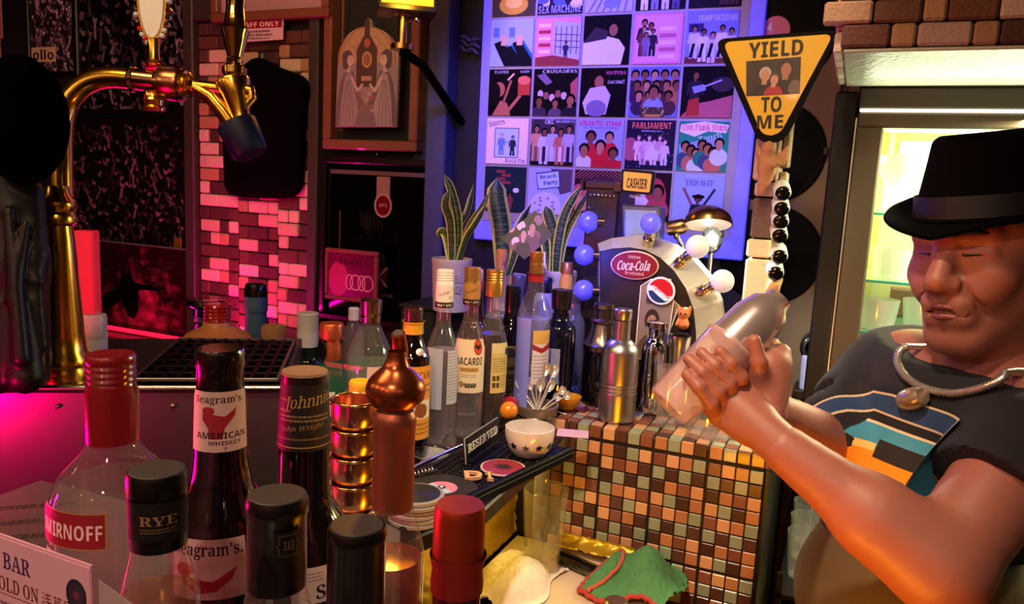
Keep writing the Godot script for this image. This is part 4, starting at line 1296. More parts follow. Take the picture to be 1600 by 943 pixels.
	for s in [[[[1002, 446], [1018, 436], [1048, 436], [1053, 470], [1040, 560], [992, 560]], 0.0, "tall photo card with a pale border leaning on the dark arch"], [[[1040, 476], [1052, 470], [1060, 478], [1044, 522], [1032, 545], [1030, 520]], 0.008, "second slanted photo card behind the tall one, beside the cat figurine"]]:
		var k := single("photo_card", prism(outline(s[0], zi + 0.010, ko), 0.002), mat("ffffff", 0.35, 0.0, {"tex": "card_a"}), ko + Vector3(0, 0, -s[1]), Vector3.ZERO, s[2], "card")
		put("edge", tube(close_path(outline(s[0], zi + 0.010, ko), 0.002), 0.0016, 6, 1.0, true), mat("e4dcd0", 0.4), k)
	# ---- cat figurine
	var co := on_z(1067, 510, -1.595)
	var ct := thing("cat_figurine", co, "tiny orange cat figurine sitting beside the photo cards", "figurine")
	var pc := func(x: float, y: float, dz: float) -> Vector3: return Vector3((x - 1067) * 0.00133, (510 - y) * 0.00133, dz)
	var cat := nets([[pc.call(1067, 505, 0), pc.call(1066, 498, 0), 0.013, 0.010], [pc.call(1067, 489, 0.003), pc.call(1068, 488, 0.003), 0.0125, 0.0125], [pc.call(1060, 482, 0.002), pc.call(1058, 476, 0.002), 0.005, 0.0018], [pc.call(1075, 482, 0.002), pc.call(1077, 476, 0.002), 0.005, 0.0018], [pc.call(1061, 500, 0.008), pc.call(1059, 506, 0.012), 0.0045, 0.004], [pc.call(1072, 500, 0.008), pc.call(1073, 506, 0.012), 0.0045, 0.004]], [], 0.0022, 0.004)
	put("body", cat, mat("c8793a", 0.4), ct)
	for sx in [-1, 1]: put("eye", ball(0.0022, 8), black(0.1), ct, Vector3(0.001 + sx * 0.005, 0.029, 0.0155))
	put("nose", ball(0.0016, 8), mat("5a2a20", 0.3), ct, Vector3(0.001, 0.0265, 0.0162))
	put("base", box(Vector3(0.024, co.y - 1.094 - 0.012, 0.016), 0.002), black(), ct, Vector3(0, -(co.y - 1.094) / 2.0 - 0.006, 0))
	# ---- brass lamp
	var lz := -1.745
	var lo := on_z(1106, 352, lz)
	var lp := thing("brass_lamp", lo, "small brass lamp with a dome shade shining down behind the arch", "lamp")
	var sr := 38.0 * depth(lo) / F
	begin()
	var dome := []
	for k in 9: dome.append(Vector2(sr * cos(PI / 2 * k / 8.0), sr * 0.82 * sin(PI / 2 * k / 8.0)))
	var dome_in := dome.duplicate()
	dome_in.reverse()
	var pr := []
	for d in dome_in: pr.append(Vector2(d.x * 0.96, d.y * 0.95))
	pr.append_array(dome)
	pr.append(Vector2(0, sr * 0.82))
	var dx := Transform3D(Basis(Vector3.BACK, 0.12) * Basis(Vector3.RIGHT, -0.30), Vector3.ZERO)
	add_lathe(pr, 32, dx)
	put("lamp_shade", done(), mat("b08a58", 0.25, 1.0), lp)
	begin()
	add_lathe([Vector2(sr * 0.95, 0.0005)] + dome_in.map(func(v): return Vector2(v.x * 0.94, v.y * 0.92)), 32, dx)
	put("white_lining", done(), mat("f2efe6", 0.5), lp)
	put("bulb", ball(0.013, 16), mat("ffffff", 0.3, 0.0, {"emit": "fffbf0", "power": 2.5}), lp, dx * Vector3(0, 0.012, 0))
	lamp_spot("brass_lamp_light", lo + Vector3(0.004, -0.006, 0.0), lo + Vector3(0.05, -0.4, 0.02), Color(1.0, 0.97, 0.9), 0.26, 75.0, 0.012)
	var nk := on_z(1066, 353, lz) - lo
	begin()
	add_lathe([Vector2(0, 0), Vector2(0.016, 0), Vector2(0.017, 0.004), Vector2(0.017, 0.035), Vector2(0.012, 0.042), Vector2(0, 0.042)], 24, along(on_z(1044, 357, lz) - lo, nk))
	put("neck", done(), mat("8a6a44", 0.3, 1.0), lp)
	put("joint", ball(0.009, 14), mat("c0b8a8", 0.2, 1.0), lp, on_z(1058, 368, lz) - lo)
	put("stem", tube([on_z(1058, 356, lz) - lo, on_z(1058, 370, lz) - lo, on_z(1064, 380, lz + 0.01) - lo, on_z(1070, 400, lz - 0.02) - lo], 0.005, 10), mat("c0b8a8", 0.2, 1.0), lp)
	# ---- crumpled silver ornament under the lamp
	var fo := on_z(1113, 372, -1.80)
	begin()
	var fn := noise_of(18.0, 3)
	var f0 := 0
	for i in 15:
		for j in 25:
			var al := PI * i / 14.0
			var be := TAU * j / 24.0
			var d := Vector3(sin(al) * cos(be), cos(al), sin(al) * sin(be))
			var e := d * (1.0 + 0.25 * fn.get_noise_3dv(d))
			vert(Vector3(e.x * 0.024, e.y * 0.034, e.z * 0.024), d)
	for i in 14:
		for j in 24: quad(i * 25 + j, i * 25 + j + 1, (i + 1) * 25 + j + 1, (i + 1) * 25 + j)
	var st := SurfaceTool.new()
	st.create_from(done(), 0)
	st.deindex()
	st.set_smooth_group(-1)
	st.generate_normals()
	var so2 := thing("silver_ornament", fo, "crumpled silver ornament on a stem under the brass lamp", "ornament")
	put("head", st.commit(), mat("a8b4b8", 0.25, 0.9), so2)
	put("stem", tube([Vector3(0, -0.03, 0), Vector3(-0.002, -0.30, 0)], 0.006, 8), steel(), so2)

func close_path(poly: Array, z: float) -> Array:
	var out := []
	for p in poly: out.append(Vector3(p.x, p.y, z))
	return out

# ---------------------------------------------------------------- rounded bodies: tapered capsules joined by a smooth minimum, meshed as surface nets
func add_nets(bones: Array, cuts: Array, cell: float, k: float, clip = null) -> void:
	var lo := Vector3.ONE * 1e6
	var hi := -lo
	for b in bones:
		var r := maxf(b[2], b[3])
		lo = lo.min(b[0] - Vector3.ONE * r).min(b[1] - Vector3.ONE * r)
		hi = hi.max(b[0] + Vector3.ONE * r).max(b[1] + Vector3.ONE * r)
	lo -= Vector3.ONE * (cell * 2.5 + k * 0.3)
	hi += Vector3.ONE * (cell * 2.5 + k * 0.3)
	var nx := int(ceil((hi.x - lo.x) / cell)) + 1
	var ny := int(ceil((hi.y - lo.y) / cell)) + 1
	var nz := int(ceil((hi.z - lo.z) / cell)) + 1
	var D := PackedFloat32Array()
	D.resize(nx * ny * nz)
	D.fill(1000.0)
	for pass_ in 2:
		for b in (bones if pass_ == 0 else cuts):
			var a: Vector3 = b[0]
			var c: Vector3 = b[1]
			var ra: float = b[2]
			var rb: float = b[3]
			var kk: float = b[4] if b.size() > 4 else k
			var flat: Vector3 = b[5] if b.size() > 5 else Vector3.ZERO       # axis along which the capsule is squashed ...
			var by: float = b[6] if b.size() > 6 else 1.0                      # ... by this factor
			var reach := maxf(ra, rb) + kk * 1.2 + cell * 2.0
			var l := ((a.min(c) - Vector3.ONE * reach - lo) / cell).floor()
			var h := ((a.max(c) + Vector3.ONE * reach - lo) / cell).ceil()
			var ac := c - a
			var l2 := maxf(ac.length_squared(), 1e-9)
			for z in range(maxi(0, int(l.z)), mini(nz, int(h.z) + 1)):
				for y in range(maxi(0, int(l.y)), mini(ny, int(h.y) + 1)):
					var at_ := (z * ny + y) * nx
					for x in range(maxi(0, int(l.x)), mini(nx, int(h.x) + 1)):
						var p := lo + Vector3(x, y, z) * cell - a
						var t := clampf(p.dot(ac) / l2, 0.0, 1.0)
						var v := p - ac * t
						if by != 1.0: v += flat * (v.dot(flat) * (1.0 / by - 1.0))
						var d := v.length() - lerpf(ra, rb, t)
						if by != 1.0: d *= lerpf(by, 1.0, 0.5)
						var old := D[at_ + x]
						if pass_ == 0:
							if old > 900.0: D[at_ + x] = d
							else:
								var g := maxf(kk - absf(old - d), 0.0)
								D[at_ + x] = minf(old, d) - g * g / (4.0 * kk)
						else:
							d = -d
							var g := maxf(kk - absf(old - d), 0.0)
							D[at_ + x] = maxf(old, d) + g * g / (4.0 * kk)
	if clip != null:
		for z in nz:
			for y in ny:
				for x in nx:
					var w := (z * ny + y) * nx + x
					if D[w] < 0.06: D[w] = maxf(D[w], clip.call(lo + Vector3(x, y, z) * cell))
	var ids := PackedInt32Array()
	ids.resize(nx * ny * nz)
	ids.fill(-1)
	var step := [1, nx, nx * ny]
	var corner := [0, 1, nx, nx + 1, nx * ny, nx * ny + 1, nx * ny + nx, nx * ny + nx + 1]
	for z in nz - 1:
		for y in ny - 1:
			for x in nx - 1:
				var w := (z * ny + y) * nx + x
				var inside := 0
				for q in 8:
					if D[w + corner[q]] < 0.0: inside += 1
				if inside == 0 or inside == 8: continue
				var sum := Vector3.ZERO
				var n := 0
				for e in 12:
					var ax := e / 4
					var u := (ax + 1) % 3
					var v := (ax + 2) % 3
					var o := Vector3.ZERO
					o[u] = e & 1
					o[v] = (e >> 1) & 1
					var i0: int = w + int(o.x) + int(o.y) * nx + int(o.z) * nx * ny
					var d0 := D[i0]
					var d1 := D[i0 + step[ax]]
					if (d0 < 0.0) != (d1 < 0.0):
						o[ax] = d0 / (d0 - d1)
						sum += o
						n += 1
				sum /= n
				var g := Vector3(
					D[w + 1] + D[w + corner[3]] + D[w + corner[5]] + D[w + corner[7]] - D[w] - D[w + corner[2]] - D[w + corner[4]] - D[w + corner[6]],
					D[w + corner[2]] + D[w + corner[3]] + D[w + corner[6]] + D[w + corner[7]] - D[w] - D[w + 1] - D[w + corner[4]] - D[w + corner[5]],
					D[w + corner[4]] + D[w + corner[5]] + D[w + corner[6]] + D[w + corner[7]] - D[w] - D[w + 1] - D[w + corner[2]] - D[w + corner[3]])
				ids[w] = vert(lo + (Vector3(x, y, z) + sum) * cell, g.normalized())
	for z in range(1, nz - 1):
		for y in range(1, ny - 1):
			for x in range(1, nx - 1):
				var w := (z * ny + y) * nx + x
				for ax in 3:
					if (D[w] < 0.0) == (D[w + step[ax]] < 0.0): continue
					var u: int = step[(ax + 1) % 3]
					var v: int = step[(ax + 2) % 3]
					if ids[w] >= 0 and ids[w - u] >= 0 and ids[w - u - v] >= 0 and ids[w - v] >= 0: quad(ids[w], ids[w - u], ids[w - u - v], ids[w - v])
func nets(bones: Array, cuts: Array, cell: float, k: float, clip = null) -> ArrayMesh:
	begin()
	add_nets(bones, cuts, cell, k, clip)
	return done()

# ---------------------------------------------------------------- the wall on the left
func crowd_print(n: String, w: int, h: int, base: String, lights: Array, count: int, sz: float) -> Image:
	var im := page(w, h, base)
	for k in count:
		var x := rng.randf() * w
		var y := rng.randf() * h
		var c: String = lights[rng.randi() % lights.size()]
		var s := sz * rng.randf_range(0.6, 1.2)
		if k % 4 == 0: p_oval(im, x, y + s * 1.6, s * 1.1, s * 1.4, base, rng.randf() - 0.5)
		p_oval(im, x, y, s * 0.55, s * 0.95, c, rng.randf_range(-0.6, 0.6))
		if k % 3 == 0: p_line(im, Vector2(x, y + s), Vector2(x + rng.randf_range(-s, s) * 1.5, y + s * 4), s * 0.6, c)
		p_oval(im, x + s * 0.15, y - s * 0.55, s * 0.5, s * 0.45, base)
	return im
func picture(n: String, pts: Array, z: float, rail: float, frame: Material, tex: String, label: String, category: String, deep := 0.02, mat_board: Material = null, gap := 0.0, glossy := 0.3) -> Node3D:
	var o := on_z(pts[0][0], pts[0][1], z)
	var poly := outline(pts, z, o)
	var lo: Vector2 = poly[0]
	var hi: Vector2 = poly[0]
	for p in poly:
		lo = lo.min(p)
		hi = hi.max(p)
	var t := thing(n, o, label, category)
	put("back_board", box_between(Vector3(lo.x + 0.003, lo.y + 0.003, -deep), Vector3(hi.x - 0.003, hi.y - 0.003, -deep + 0.006)), black(0.6), t)
	for s in [[lo.x, lo.y, hi.x, lo.y + rail], [lo.x, hi.y - rail, hi.x, hi.y], [lo.x, lo.y + rail, lo.x + rail, hi.y - rail], [hi.x - rail, lo.y + rail, hi.x, hi.y - rail]]:
		put("frame_rail", box_between(Vector3(s[0], s[1], -deep), Vector3(s[2], s[3], 0), minf(rail * 0.25, 0.004)), frame, t)
	var e := rail
	if mat_board:
		put("mount", box_between(Vector3(lo.x + e, lo.y + e, -deep + 0.006), Vector3(hi.x - e, hi.y - e, -deep + 0.008)), mat_board, t)
		e += gap
	if tex: put("print", prism([Vector2(lo.x + e, lo.y + e), Vector2(hi.x - e, lo.y + e), Vector2(hi.x - e, hi.y - e), Vector2(lo.x + e, hi.y - e)], 0.002), mat("ffffff", glossy, 0.0, {"tex": tex}), t, Vector3(0, 0, -deep + 0.008))
	return t

func left_wall() -> void:
	var z := -2.03
	var bf := mat("0d0b0c", 0.35)
	var im := crowd_print("crowd_a", 160, 280, "2a2228", ["b8a8b0", "8a7a84", "d8c8cc", "6a5a64", "9a8088"], 260, 9)
	p_rect(im, 0, 214, 92, 40, "e8d8a8")
	p_text(im, "ollo", 44, 234, 78, 28, "3a3020", "sans_bold")
	finish("crowd_a", im)
	picture("crowd_picture", [[42, -60], [113, -60], [112, 118], [42, 118]], z, 0.018, bf, "crowd_a", "narrow black framed crowd collage, palest of the crowd pictures, with a cream strip", "picture")
	finish("crowd_b", crowd_print("crowd_b", 300, 340, "0b090b", ["6a5e64", "4a4046", "8a7c82", "2c262a"], 320, 10))
	picture("crowd_picture", [[118, -80], [302, -80], [300, 178], [118, 178]], z, 0.02, bf, "crowd_b", "black framed dark crowd collage behind the gold beer pipe", "picture")
	finish("crowd_c", crowd_print("crowd_c", 280, 320, "0c090b", ["6a4c56", "44343a", "865c68", "2e2428"], 300, 9))
	picture("crowd_picture", [[106, 184], [292, 184], [290, 402], [106, 402]], z, 0.026, bf, "crowd_c", "black framed dark crowd collage below the gold beer pipe", "picture")
	single("gold_tab", box(Vector3(0.035, 0.05, 0.006), 0.001), mat("9a7a30", 0.35, 0.6), on_z(278, 382, -2.024), Vector3.ZERO, "small gold tab at the foot of the lower dark crowd picture", "tab")
	single("pink_card", box(Vector3(0.16, 0.20, 0.004), 0.001), mat("c08a8a", 0.5), on_z(-18, 20, -2.03), Vector3.ZERO, "pale pink card at the top left corner of the wall", "card")
	single("yellow_card", box(Vector3(0.16, 0.14, 0.004), 0.001), mat("b08a30", 0.5), on_z(-20, 62, -2.04) - Vector3(0, 0.06, 0), Vector3.ZERO, "yellow card under the pink one at the top left of the wall", "card")
	# print of a dark shape in smoke; the pink light on it is painted in
	var pk := page(160, 140, "200410")
	var smoke := noise_of(0.035, 4)
	for y in 140:
		for x in 160:
			var f := clampf((y / 140.0) * 1.1 - absf(x - 78) / 110.0 + 0.75 * smoke.get_noise_2d(x, y) - 0.05, 0.0, 1.0)
			pk.set_pixel(x, y, Color("24040f").lerp(Color("ff2a78"), f))  # magenta stands for the pink light falling on the print
	for k in 260: p_rect(pk, 50 + rng.randf() * 80, 20 + rng.randf() * 115, 1, 1, "d87090")
	p_poly(pk, [[8, 84], [40, 66], [44, 40], [60, 44], [66, 56], [104, 58], [104, 64], [72, 66], [72, 98], [64, 112], [52, 108], [44, 84], [30, 96], [12, 106]], "070305")
	finish("pink_print", pk)
	picture("pink_picture", [[150, 390], [303, 390], [300, 519], [150, 519]], -2.005, 0.006, mat("9a8a90", 0.3, 0.6), "pink_print", "unframed print of a dark shape in smoke, pink light painted in, behind the beer tower", "picture", 0.012)
	# wood framed picture above the staff door
	var wp := page(200, 120, "1a1216")
	for k in 8: p_bust(wp, 20 + k * 24, 20 + (k % 3) * 14, 70, ["8a6a60", "6a5048"][k % 2], ["3a3038", "241c22", "4a3a40"][k % 3], "120d10")
	finish("wood_print", wp)
	picture("wood_picture", [[328, -120], [512, -120], [512, 25], [328, 25]], -1.972, 0.028, mat("7a4a30", 0.4, 0.0, {"coat": 0.4}), "wood_print", "brown wood framed picture with a pink mount above the staff door", "picture", 0.03, mat("b88a94", 0.6), 0.045)
	# staff only sign
	var si := page(240, 128, "d8b8bc")
	p_rect(si, 6, 8, 228, 44, "8a1420")
	p_text(si, "STAFF ONLY", 120, 30, 200, 28, "f0d4d8", "sans_bold")
	p_lines(si, 60, 64, 120, 1, 20, "3a2428", 0.6)
	p_lines(si, 50, 84, 140, 1, 20, "3a2428", 0.6)
	p_lines(si, 66, 104, 110, 1, 18, "3a2428", 0.5)
	p_ring(si, 28, 92, 15, 15, 5, "a02030")
	p_line(si, Vector2(18, 82), Vector2(38, 102), 5, "a02030")
	finish("staff", si)
	var so := on_z(412, 46, -1.99)
	single("staff_sign", prism(outline([[366, 33], [444, 28], [443, 62], [367, 67]], -1.99, so), 0.004), mat("ffffff", 0.4, 0.0, {"tex": "staff"}), so, Vector3.ZERO, "small red and white staff only sign at the head of the brick door", "sign")
	# black garment hanging in front of the bricks
	var go := on_z(410, 100, -1.985)
	var gb := []
	var gp := func(x: float, y: float, dz := 0.0) -> Vector3: return on_z(x, y, -1.985 + dz) - go
	for k in 6: gb.append([gp.call(362 + k * 20, 165 - 18 * sin(PI * (k + 0.4) / 5.8)), gp.call(364 + k * 19, 286), 0.036, 0.032, 0.06, Vector3.BACK, 0.6])
	gb.append([gp.call(358, 142), gp.call(405, 112), 0.032, 0.026, 0.06])
	gb.append([gp.call(405, 112), gp.call(466, 136), 0.026, 0.032, 0.06])
	var gm := thing("black_jacket", go, "black jacket hanging in front of the brick staff door", "jacket")
	put("cloth", nets(gb, [], 0.008, 0.06), mat("040304", 0.95, 0.0, {"spec": 0.15}), gm)
	put("hanger_hook", tube([gp.call(410, 98), gp.call(410, 84), gp.call(414, 80)], 0.003, 6), steel(), gm)
	# picture with a cut-out arch panel
	var pl := picture("plaque_frame", [[506, -40], [650, -40], [650, 232], [506, 232]], -1.99, 0.030, mat("7a4a38", 0.4, 0.0, {"coat": 0.4}), "", "wooden framed picture holding a pale arched cut-out of two seated women and a bottle", "picture", 0.05)
	put("inner_rail", box_between(on_z(532, 205, -1.985) - pl.position, on_z(540, -30, -2.0) - pl.position + Vector3(0, 0, 0.005), 0.002), mat("a8794a", 0.4), pl)
	var pw := page(220, 320, "8a7a78")
	p_oval(pw, 110, 120, 106, 112, "b0906a")
	p_ring(pw, 110, 120, 98, 104, 4, "6a4a38")
	p_ring(pw, 110, 120, 88, 94, 2, "6a4a38")
	for k in 6: p_ring(pw, 60 + k * 20, 70 + (k % 2) * 20, 14, 14, 2, "8a6a4c")
	p_rect(pw, 0, 130, 220, 190, "8c7c80")
	p_poly(pw, [[102, 0], [118, 0], [120, 50], [146, 90], [146, 200], [74, 200], [74, 90], [100, 50]], "4a342c")
	p_oval(pw, 110, 72, 11, 13, "a8563c")
	p_oval(pw, 110, 120, 18, 24, "b08a58")
	p_oval(pw, 110, 120, 12, 17, "8a5a40")
	p_rect(pw, 92, 168, 36, 14, "a08a70")
	for s in [[46, 1.0, "8f8288", "6c5c66"], [174, -1.0, "988a8e", "625460"]]:
		var sx: float = s[0]
		var sg: float = s[1]
		p_poly(pw, [[sx - 16 * sg, 158], [sx + 18 * sg, 152], [sx + 30 * sg, 200], [sx + 58 * sg, 250], [sx + 50 * sg, 318], [sx - 46 * sg, 318], [sx - 40 * sg, 250], [sx - 30 * sg, 190]], s[3])
		p_poly(pw, [[sx - 10 * sg, 164], [sx + 12 * sg, 158], [sx + 22 * sg, 210], [sx + 40 * sg, 262], [sx + 28 * sg, 316], [sx - 30 * sg, 316], [sx - 24 * sg, 240]], s[2])
		for k in 4: p_line(pw, Vector2(sx - 4 * sg + k * 4 * sg, 180), Vector2(sx - 24 * sg + k * 15 * sg, 312), 2, s[3])
		p_line(pw, Vector2(sx + 12 * sg, 170), Vector2(sx + 34 * sg, 214), 9, "b4a098")
		p_line(pw, Vector2(sx + 34 * sg, 214), Vector2(sx + 52 * sg, 190), 8, "b4a098")
		p_rect(pw, sx - 6, 136, 12, 22, "b4a098")
		p_oval(pw, sx - 5 * sg, 112, 19, 21, "54444a")
		p_oval(pw, sx - 10 * sg, 130, 12, 18, "54444a")
		p_oval(pw, sx + 5 * sg, 122, 11, 16, "bca898")
		p_line(pw, Vector2(sx + 14 * sg, 122), Vector2(sx + 18 * sg, 128), 3, "bca898")
		p_line(pw, Vector2(sx + 4 * sg, 118), Vector2(sx + 10 * sg, 117), 2, "54444a")
	p_poly(pw, [[88, 250], [132, 250], [150, 318], [70, 318]], "74646c")
	for k in 12: p_oval(pw, 84 + rng.randf() * 52, 214 + rng.randf() * 60, 7, 6, ["7a6068", "a08c90", "8a5a5c"][k % 3])
	finish("plaque", pw)
	var zq := -1.985
	var ao := on_z(577, 200, zq)
	var arch := []
	for p in [[527, 199], [622, 199], [626, 110]]: arch.append(p)
	for k in 9:
		var th := PI * 0.05 + PI * 0.36 * k / 8.0
		arch.append([577 + 50 * cos(th), 95 - 53 * sin(th)])
	arch.append([585, 42])
	arch.append([584, 33])
	arch.append([579, 29])
	arch.append([574, 33])
	arch.append([573, 42])
	for k in 9:
		var th := PI * 0.59 + PI * 0.36 * k / 8.0
		arch.append([577 + 46 * cos(th), 95 - 53 * sin(th)])
	arch.append([530, 120])
	put("plaque", prism(outline(arch, zq, ao), 0.012, 0.002), mat("ffffff", 0.5, 0.0, {"tex": "plaque"}), pl, ao - pl.position)
	# pub mirror
	var mi := page(260, 360, "060405")
	p_poly(mi, [[90, 120], [112, 116], [118, 160], [104, 166]], "1c1618")
	for k in 7: p_line(mi, Vector2(84 + k * 9, 110), Vector2(92 + k * 9, 150), 3, "30282a")
	p_text(mi, "Since 1870", 128, 172, 120, 18, "1d1719", "serif_bold")
	p_line(mi, Vector2(28, 110), Vector2(28, 246), 3, "7a5a50")
	p_line(mi, Vector2(28, 246), Vector2(110, 246), 3, "7a5a50")
	p_oval(mi, 142, 218, 15, 15, "2a2224")
	p_poly(mi, [[116, 234], [164, 234], [162, 280], [140, 294], [118, 280]], "5a1420")
	p_line(mi, Vector2(118, 236), Vector2(162, 282), 5, "a89a94")
	p_line(mi, Vector2(162, 236), Vector2(118, 282), 5, "a89a94")
	p_text(mi, "TRADITIONAL", 140, 302, 82, 9, "8a7870", "serif_bold")
	p_rect(mi, 128, 26, 36, 62, "b08a84")
	p_oval(mi, 146, 92, 24, 28, "c8a8a4")
	p_oval(mi, 146, 92, 19, 23, "7a1420")
	p_text(mi, "APS", 146, 92, 22, 9, "d8a8a8", "sans_bold")
	p_rect(mi, 0, 14, 260, 10, "7a6468")
	finish("mirror", mi)
	var mr := picture("pub_mirror", [[500, 250], [673, 250], [668, 497], [500, 497]], -2.0, 0.02, mat("120a0b", 0.3, 0.0, {"coat": 0.5}), "", "black framed pub mirror with a red shield and a red seal on a ribbon", "mirror", 0.03)
	var lo := on_z(500, 497, -2.0) - mr.position
	var hi := on_z(673, 250, -2.0) - mr.position
	put("mirror_glass", prism([Vector2(lo.x + 0.02, lo.y + 0.02), Vector2(hi.x - 0.02, lo.y + 0.02), Vector2(hi.x - 0.02, hi.y - 0.02), Vector2(lo.x + 0.02, hi.y - 0.02)], 0.002), mat("ffffff", 0.05, 0.35, {"tex": "mirror"}), mr, Vector3(0, 0, -0.02))
	# framed pink print standing before the mirror
	var pr2 := page(120, 80, "6a0c30")
	p_oval(pr2, 26, 48, 26, 32, "c02860")
	p_text(pr2, "Finest", 58, 14, 60, 12, "2a0814", "serif_bold")
	for k in 4: p_ring(pr2, 56 + k * 16, 52, 9 + (k % 2) * 5, 14, 3, "e090a0")
	finish("pink_small", pr2)
	picture("small_framed_print", [[507, 394], [590, 394], [588, 466], [507, 466]], -1.955, 0.014, mat("8a3a44", 0.45), "pink_small", "small framed print glowing pink at the lower left of the pub mirror", "picture", 0.014)
	# lantern on a black wall arm
	var lo2 := on_z(628, 78, -1.80)
	var lt := thing("bracket_lantern", lo2, "yellow glowing box lantern on a brass stem and black wall arm", "lantern")
	var up := on_z(628, 25, -1.80) - lo2
	put("stem", lathe([Vector2(0, 0.0), Vector2(0.030, 0.0), Vector2(0.030, 0.014), Vector2(0.014, 0.016), Vector2(0.013, up.y), Vector2(0.022, up.y + 0.002), Vector2(0, up.y + 0.002)], 24), mat("a8824a", 0.25, 1.0), lt)
	put("side_rod", tube([Vector3(0, 0.07, 0), Vector3(0.045, 0.072, 0.01)], 0.003, 8), steel(), lt)
	put("side_knob", ball(0.008, 12), steel(), lt, Vector3(0.05, 0.072, 0.011))
	var lx := Transform3D(Basis(Vector3.UP, 0.62), Vector3(0.01, up.y + 0.010, 0))
	begin()
	add_box(Vector3(0.15, 0.016, 0.11), 0.003, lx)
	put("base", done(), black(0.35), lt)
	begin()
	add_box(Vector3(0.138, 0.16, 0.098), 0.003, Transform3D(lx.basis, lx.origin + Vector3(0, 0.088, 0)))
	put("lamp_panel", done(), mat("f0b030", 0.4, 0.0, {"emit": "ffb428", "power": 1.0}), lt)
	for s in [Vector3(0.07, 0.088, 0.05), Vector3(-0.07, 0.088, 0.05), Vector3(0.07, 0.088, -0.05), Vector3(-0.07, 0.088, -0.05)]:
		begin()
		add_box(Vector3(0.008, 0.17, 0.008), 0.001, Transform3D(lx.basis, lx * s))
		put("corner_post", done(), black(0.35), lt)
	put("lamp_cap", prism(oval(0.1, 0.08, 4), 0.012), black(0.35), lt, Vector3(0.01, up.y + 0.185, 0), Vector3(-PI / 2, 0, 0))
	put("wall_arm", tube([Vector3(0, -0.004, 0), Vector3(0.03, -0.03, -0.06), Vector3(0.05, -0.11, -0.16), Vector3(0.055, -0.16, -0.245)], 0.012, 10), mat("040404", 0.8, 0.0, {"spec": 0.1}), lt)
	lamp_omni("lantern_light", lo2 + Vector3(0.06, up.y + 0.03, 0.09), Color(1.0, 0.68, 0.2), 0.07, 0.03)
	for s in [[589, 241], [669, 145], [667, 194]]:
		var hp := on_z(s[0], s[1], -2.02)
		single("screw_hook", ball(0.006, 10), steel(), hp, Vector3.ZERO, ["silver screw head between the plaque frame and the pub mirror", "upper silver screw head right of the plaque frame", "lower silver screw head right of the plaque frame"][0 if s[0] == 589 else (1 if s[1] == 145 else 2)], "screw")
	# pale folded thing beside the poster
	var wo := on_z(735, 66, -2.03)
	var wt := thing("folded_cloth", wo, "pale folded cloth on a hook in the dark gap left of the poster", "cloth")
	for k in 3: put("fold", sheet(func(u, v): return Vector3((u - 0.5) * 0.055, 0.008 - 0.015 * k - 0.012 * (u - 0.5) + 0.006 * sin(u * 9 + k), 0.012 * sin(PI * v) + (v - 0.5) * 0.02), 10, 6, 0.003), mat("8a8480", 0.8), wt)

